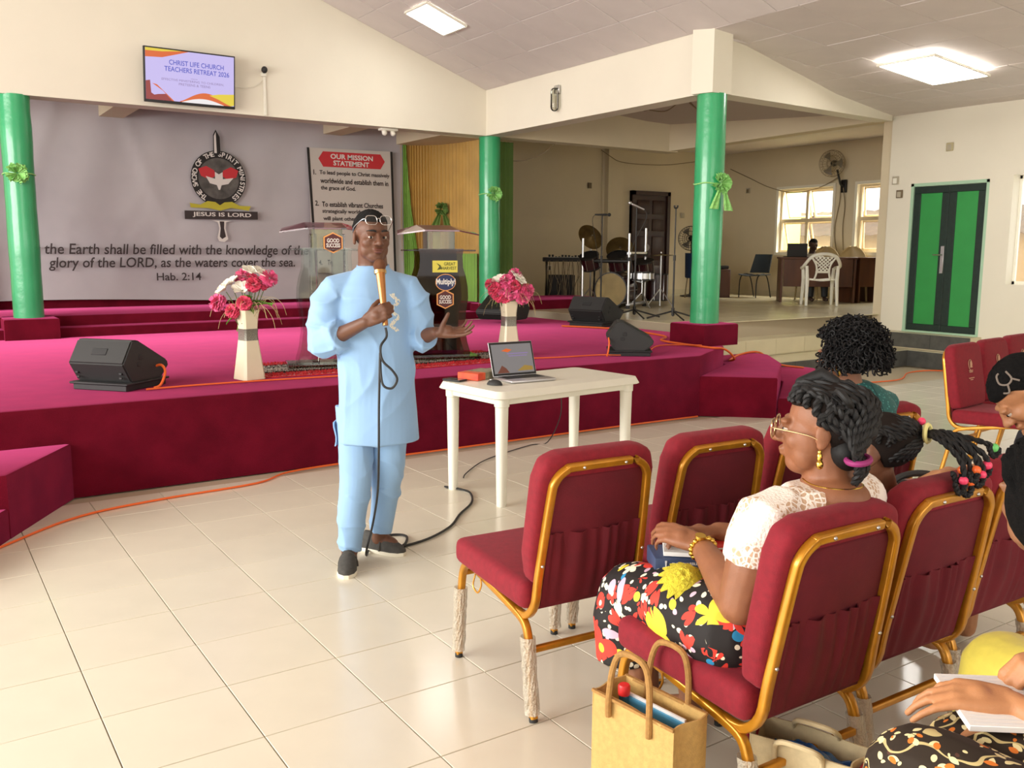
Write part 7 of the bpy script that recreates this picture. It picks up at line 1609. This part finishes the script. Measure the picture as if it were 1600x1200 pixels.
# person in yellow and purple, third row
yp, Q = person('person at the right edge in purple top and yellow skirt, dark hair', 1.33, 1.72)
b = MB(); HY = headM(Q(1.075, 1.76, 1.02), 4, -12, 0, 1.0); add_head(b, HY)
b.limb([HY @ Vector((0, -.03, -.06)), Q(1.17, 1.72, .89)], [.05, .06], 12); loft(b, [(*Q(1.33, 1.72, .50), .17, .13, 34), (*Q(1.25, 1.71, .76), .16, .11, 34), (*Q(1.19, 1.71, .88), .09, .07, 34)])
for sg in (-1, 1):
    c = Q(1.22, 1.71, .81) + Vector((sg*.15, sg*.10, 0)); e = c + Vector((sg*.03 + .05, .08, -.22)); h = c + Vector((.20 - sg*.04, .22, -.2)); b.limb([c, e], [.046, .038], 12); b.limb([e, h], [.037, .025], 12); add_hand(b, h, (-.4, .8, -.1), (0, 0, -1), -sg, .4)
YK = [Q(1.205, 2.09, .475), Q(1.40, 2.16, .475)]
for k, hh in zip(YK, (Q(1.30, 1.74, .51), Q(1.46, 1.80, .51))): b.limb([hh, k], [.09, .065], 12); b.limb([k, Vector((k.x, k.y+.04, .06))], [.052, .038], 12); b.limb([Vector((k.x, k.y+.04, .05)), Vector((k.x-.05, k.y+.14, .035))], [.034, .028], 10)
put('body', bake(b, .006, 3), skin('tan brown skin', (150, 104, 74)), yp); add_eyes(HY, yp); haircap(HY, yp, HAIR, .022, .056, -.015, rough=.012, back=-.09); g = MB(); g.M = HY; g.ball((0, -.035, -.01), (.098, .105, .115), 22, 16); obj('hair_mass', g, HAIR, yp)
t_ = MB(); loft(t_, [(*Q(1.33, 1.72, .52), .19, .15, 34), (*Q(1.28, 1.72, .68), .18, .13, 34), (*Q(1.23, 1.71, .81), .175, .12, 34), (*Q(1.19, 1.71, .88), .10, .08, 34)], 28)
for sg in (-1, 1): c = Q(1.22, 1.71, .815) + Vector((sg*.145, sg*.095, 0)); e = c + Vector((sg*.03 + .05, .08, -.22)); t_.limb([c - Vector((sg*.05, sg*.03, 0)), c, c.lerp(e, .5), e], [.062, .072, .068, .062], 14)
put('purple_top', bake(t_, .0075, 4), mat('purple cloth', srgb(92, 52, 170), .7, noise_=(30, .2)), yp)
t_ = MB(); loft(t_, [(*Q(1.37, 1.77, .47), .23, .20, 34), (*Q(1.36, 1.75, .58), .2, .16, 34)], 28)
for k, hh in zip(YK, (Q(1.30, 1.74, .51), Q(1.46, 1.80, .51))): t_.limb([hh, hh.lerp(k, .5) + Vector((0, 0, .015)), k + Vector((0, 0, .02))], [.11, .105, .098], 18); t_.tube([k + Vector((0, 0, .05)), k + Vector((0, .01, -.2))], [.095, .11], 18)
t_.limb([Q(1.38, 1.8, .50), (YK[0]+YK[1])/2], [.1, .085], 14); t_.tube([(YK[0]+YK[1])/2 + Vector((0, 0, .02)), (YK[0]+YK[1])/2 + Vector((0, 0, -.19))], [.09, .10], 14)
me = bake(t_, .007, 5); displace(me, lambda p: .006*(ridge(p, 7, 7, 4, 2)-.5)); put('yellow_skirt', me, mat('lemon yellow satin', srgb(238, 222, 96), .5, noise_=(60, .05), sheen=.3), yp)

# person writing in a notebook, bottom right corner
wr, Q = person('person at the bottom right corner writing in a notebook, dark vine patterned skirt', 1.18, 1.14)
b = MB(); SK_W = skin('light brown skin', (196, 136, 92), .1); HW = headM(Q(1.20, 1.15, 1.13), 34, -26); add_head(b, HW); b.limb([HW @ Vector((0, -.03, -.06)), Q(1.22, 1.11, .97)], [.05, .06], 12)
loft(b, [(*Q(1.22, 1.10, .52), .17, .13, 34), (*Q(1.22, 1.10, .82), .17, .11, 34), (*Q(1.22, 1.105, .955), .09, .07, 34)])
sl, el, hl = Q(1.06, 1.06, .87), Q(1.10, 1.36, .61), Q(.93, 1.58, .676); b.limb([sl, el], [.046, .04], 14); b.limb([el, el.lerp(hl, .4), hl], [.041, .038, .026], 16)
add_hand(b, hl + Vector((-.008, .004, .004)), (-.93, .22, .06), (.05, .36, -.93), 1, [.34, .42, .5, .62], .97, .35, .24, .025)
sr, er, hr = Q(1.38, 1.18, .87), Q(1.34, 1.50, .67), Q(1.085, 1.66, .73); b.limb([sr, er], [.046, .04], 14); b.limb([er, hr], [.039, .026], 14)
add_hand(b, hr + Vector((-.006, 0, 0)), (-.9, -.15, -.12), (-.1, .15, -1), -1, [.75, .9, 1.0, 1.1], .95, .8)
WK = [Q(.740, 1.50, .570), Q(1.0, 1.68, .57)]
for k, hh in zip(WK, (Q(1.12, 1.12, .53), Q(1.28, 1.22, .53))): b.limb([hh, k], [.09, .062], 12); b.limb([k, Vector((k.x-.02, k.y+.04, .06))], [.052, .038], 12); b.limb([Vector((k.x-.02, k.y+.04, .05)), Vector((k.x-.08, k.y+.13, .035))], [.034, .028], 10)
put('body', bake(b, .0045, 3), SK_W, wr); add_eyes(HW, wr); haircap(HW, wr, HAIR, .02, .056, -.015, rough=.01, back=-.09)
t_ = MB(); loft(t_, [(*Q(1.22, 1.11, .52), .19, .15, 34), (*Q(1.22, 1.11, .70), .18, .13, 34), (*Q(1.22, 1.10, .86), .18, .12, 34), (*Q(1.22, 1.105, .945), .10, .08, 34)], 28); t_.limb([sl + Vector((.06, .03, 0)), sl, sl.lerp(el, .4)], [.055, .06, .055], 14); t_.limb([sr - Vector((.06, .03, 0)), sr, sr.lerp(er, .4)], [.055, .06, .055], 14)
put('blouse', bake(t_, .0075, 4), VINE, wr)
t_ = MB(); loft(t_, [(*Q(1.20, 1.15, .48), .22, .19, 34), (*Q(1.21, 1.13, .60), .2, .16, 34)], 28)
for k, hh in zip(WK, (Q(1.12, 1.12, .53), Q(1.28, 1.22, .53))): t_.limb([hh, hh.lerp(k, .5) + Vector((0, 0, -.01)), k + Vector((0, 0, -.005))], [.115, .115, .105], 18); t_.tube([k + Vector((0, 0, .03)), k + Vector((-.01, .01, -.25))], [.10, .12], 18)
md_ = (WK[0]+WK[1])/2; t_.limb([Q(1.2, 1.18, .52), md_ + Vector((0, 0, -.01))], [.11, .09], 14); t_.tube([md_, md_ + Vector((0, 0, -.22))], [.085, .10], 14)
me = bake(t_, .006, 5); displace(me, lambda p: .006*(ridge(p, 7, 7, 4, 2)-.5)); put('vine_skirt', me, VINE, wr)
nb = lapitem('notebook', 'open white notebook on the lap of the writing person', 'notebook', (.955, 1.60, .662), R(-4), [('pages', MB().rbox(-.125, .125, -.085, .085, 0, .012, .001, 1), M['white_paper']), ('ruled_lines', None, None)][:1])
nb.rotation_euler.x = R(6)
rl = MB()
for k in range(14): rl.box(-.115, .115, -.075 + .0115*k, -.0745 + .0115*k, .0119, .0124)
o = obj('ruled_lines', rl, mat('faint grey rule', srgb(206, 206, 212), .8), nb, 0); o['kind'] = 'stuff'
pw = _R0*1.012 + _F*1.63
pen = thing('pen', 'black and silver pen in the writing hand', 'pen', (pw.x, pw.y, .676), VIEW_YAW - PI/2)
d_ = Vector((.55, .12, .62)).normalized(); pb = MB(); pb.tube([Vector((-.045, -.02, 0)), Vector((-.045, -.02, 0)) + d_*.018], [.0012, .0045], 10); obj('tip', pb, M['steel'], pen); pb = MB(); pb.tube([Vector((-.045, -.02, 0)) + d_*.018, Vector((-.045, -.02, 0)) + d_*.14], [.005, .005], 10); obj('barrel', pb, M['soft_black'], pen)
# seats under the two people at the edge (outside the picture)
chair(1.66, .30, -1, 'maroon banquet chair under the writing person, at the bottom right edge')
chair(2.10, .72, -1, 'maroon banquet chair under the person in the yellow skirt')
chair(3.41, 1.72, -1, 'maroon banquet chair under the leaning woman, beyond the right edge')

# person working behind the annex desk
w_ = _R0*5.55 + _F*16.95
dm = thing('person', 'person in pale shirt with bowed head behind the dark laptop in the annex', 'person', (w_.x, w_.y, AZ), VIEW_YAW - PI/2)
b = MB(); HD = headM(Vector((0, 0, 1.02)), 180, -12, 0, .96); add_head(b, HD); b.limb([HD @ Vector((0, -.03, -.06)), (0, .05, .86)], [.055, .06], 10); loft(b, [(0, .06, .44, .16, .12, 0), (0, .06, .75, .17, .11, 0), (0, .06, .86, .09, .07, 0)])
for sg in (-1, 1):
    b.limb([(sg*.17, .05, .78), (sg*.2, -.05, .84-.25)], [.045, .04], 10); b.limb([(sg*.2, -.05, .59), (sg*.08, -.30, .62)], [.04, .028], 10); add_hand(b, (sg*.08, -.30, .62), (-sg*.3, -.9, .1), (0, 0, -1), sg, .4, .9)
    b.limb([(sg*.1, .08, .46), (sg*.12, -.34, .46)], [.08, .06], 10); b.limb([(sg*.12, -.34, .46), (sg*.13, -.36, .06)], [.055, .04], 10); b.limb([(sg*.13, -.36, .05), (sg*.13, -.48, .035)], [.04, .035], 10)
put('body', bake(b, .009, 3), skin('dark skin', (70, 48, 36)), dm); haircap(HD, dm, HAIR, .006, .06, .0)
t_ = MB(); loft(t_, [(0, .07, .42, .19, .15, 0), (0, .07, .6, .18, .14, 0), (0, .06, .78, .185, .125, 0), (0, .06, .86, .09, .08, 0)], 24)
for sg in (-1, 1): t_.limb([(sg*.12, .06, .79), (sg*.17, .05, .78), (sg*.2, -.03, .63)], [.055, .06, .055], 12)
put('shirt', bake(t_, .011, 3), mat('pale shirt', srgb(196, 190, 176), .8), dm)
t_ = MB()
for sg in (-1, 1): t_.limb([(sg*.1, .08, .46), (sg*.12, -.34, .46)], [.095, .075], 12); t_.tube([(sg*.12, -.34, .47), (sg*.13, -.36, .08)], [.075, .06], 12)
put('trousers', bake(t_, .011, 3), M['soft_black'], dm)
dc = thing('plastic_chair', 'plastic chair under the person behind the annex desk', 'chair', (w_.x + .03, w_.y + .05, AZ), VIEW_YAW + PI/2); obj('seat', MB().rbox(-.22, .22, -.22, .22, .36, .39, .01), CR, dc); obj('backrest', MB().rbox(-.22, .22, -.27, -.23, .45, .84, .015), CR, dc)
for a in (-.19, .19):
    for c in (-.19, .19): obj('leg', MB().tube([(a, c, .36), (a*1.1, c*1.1, 0)], .018, 8), CR, dc)
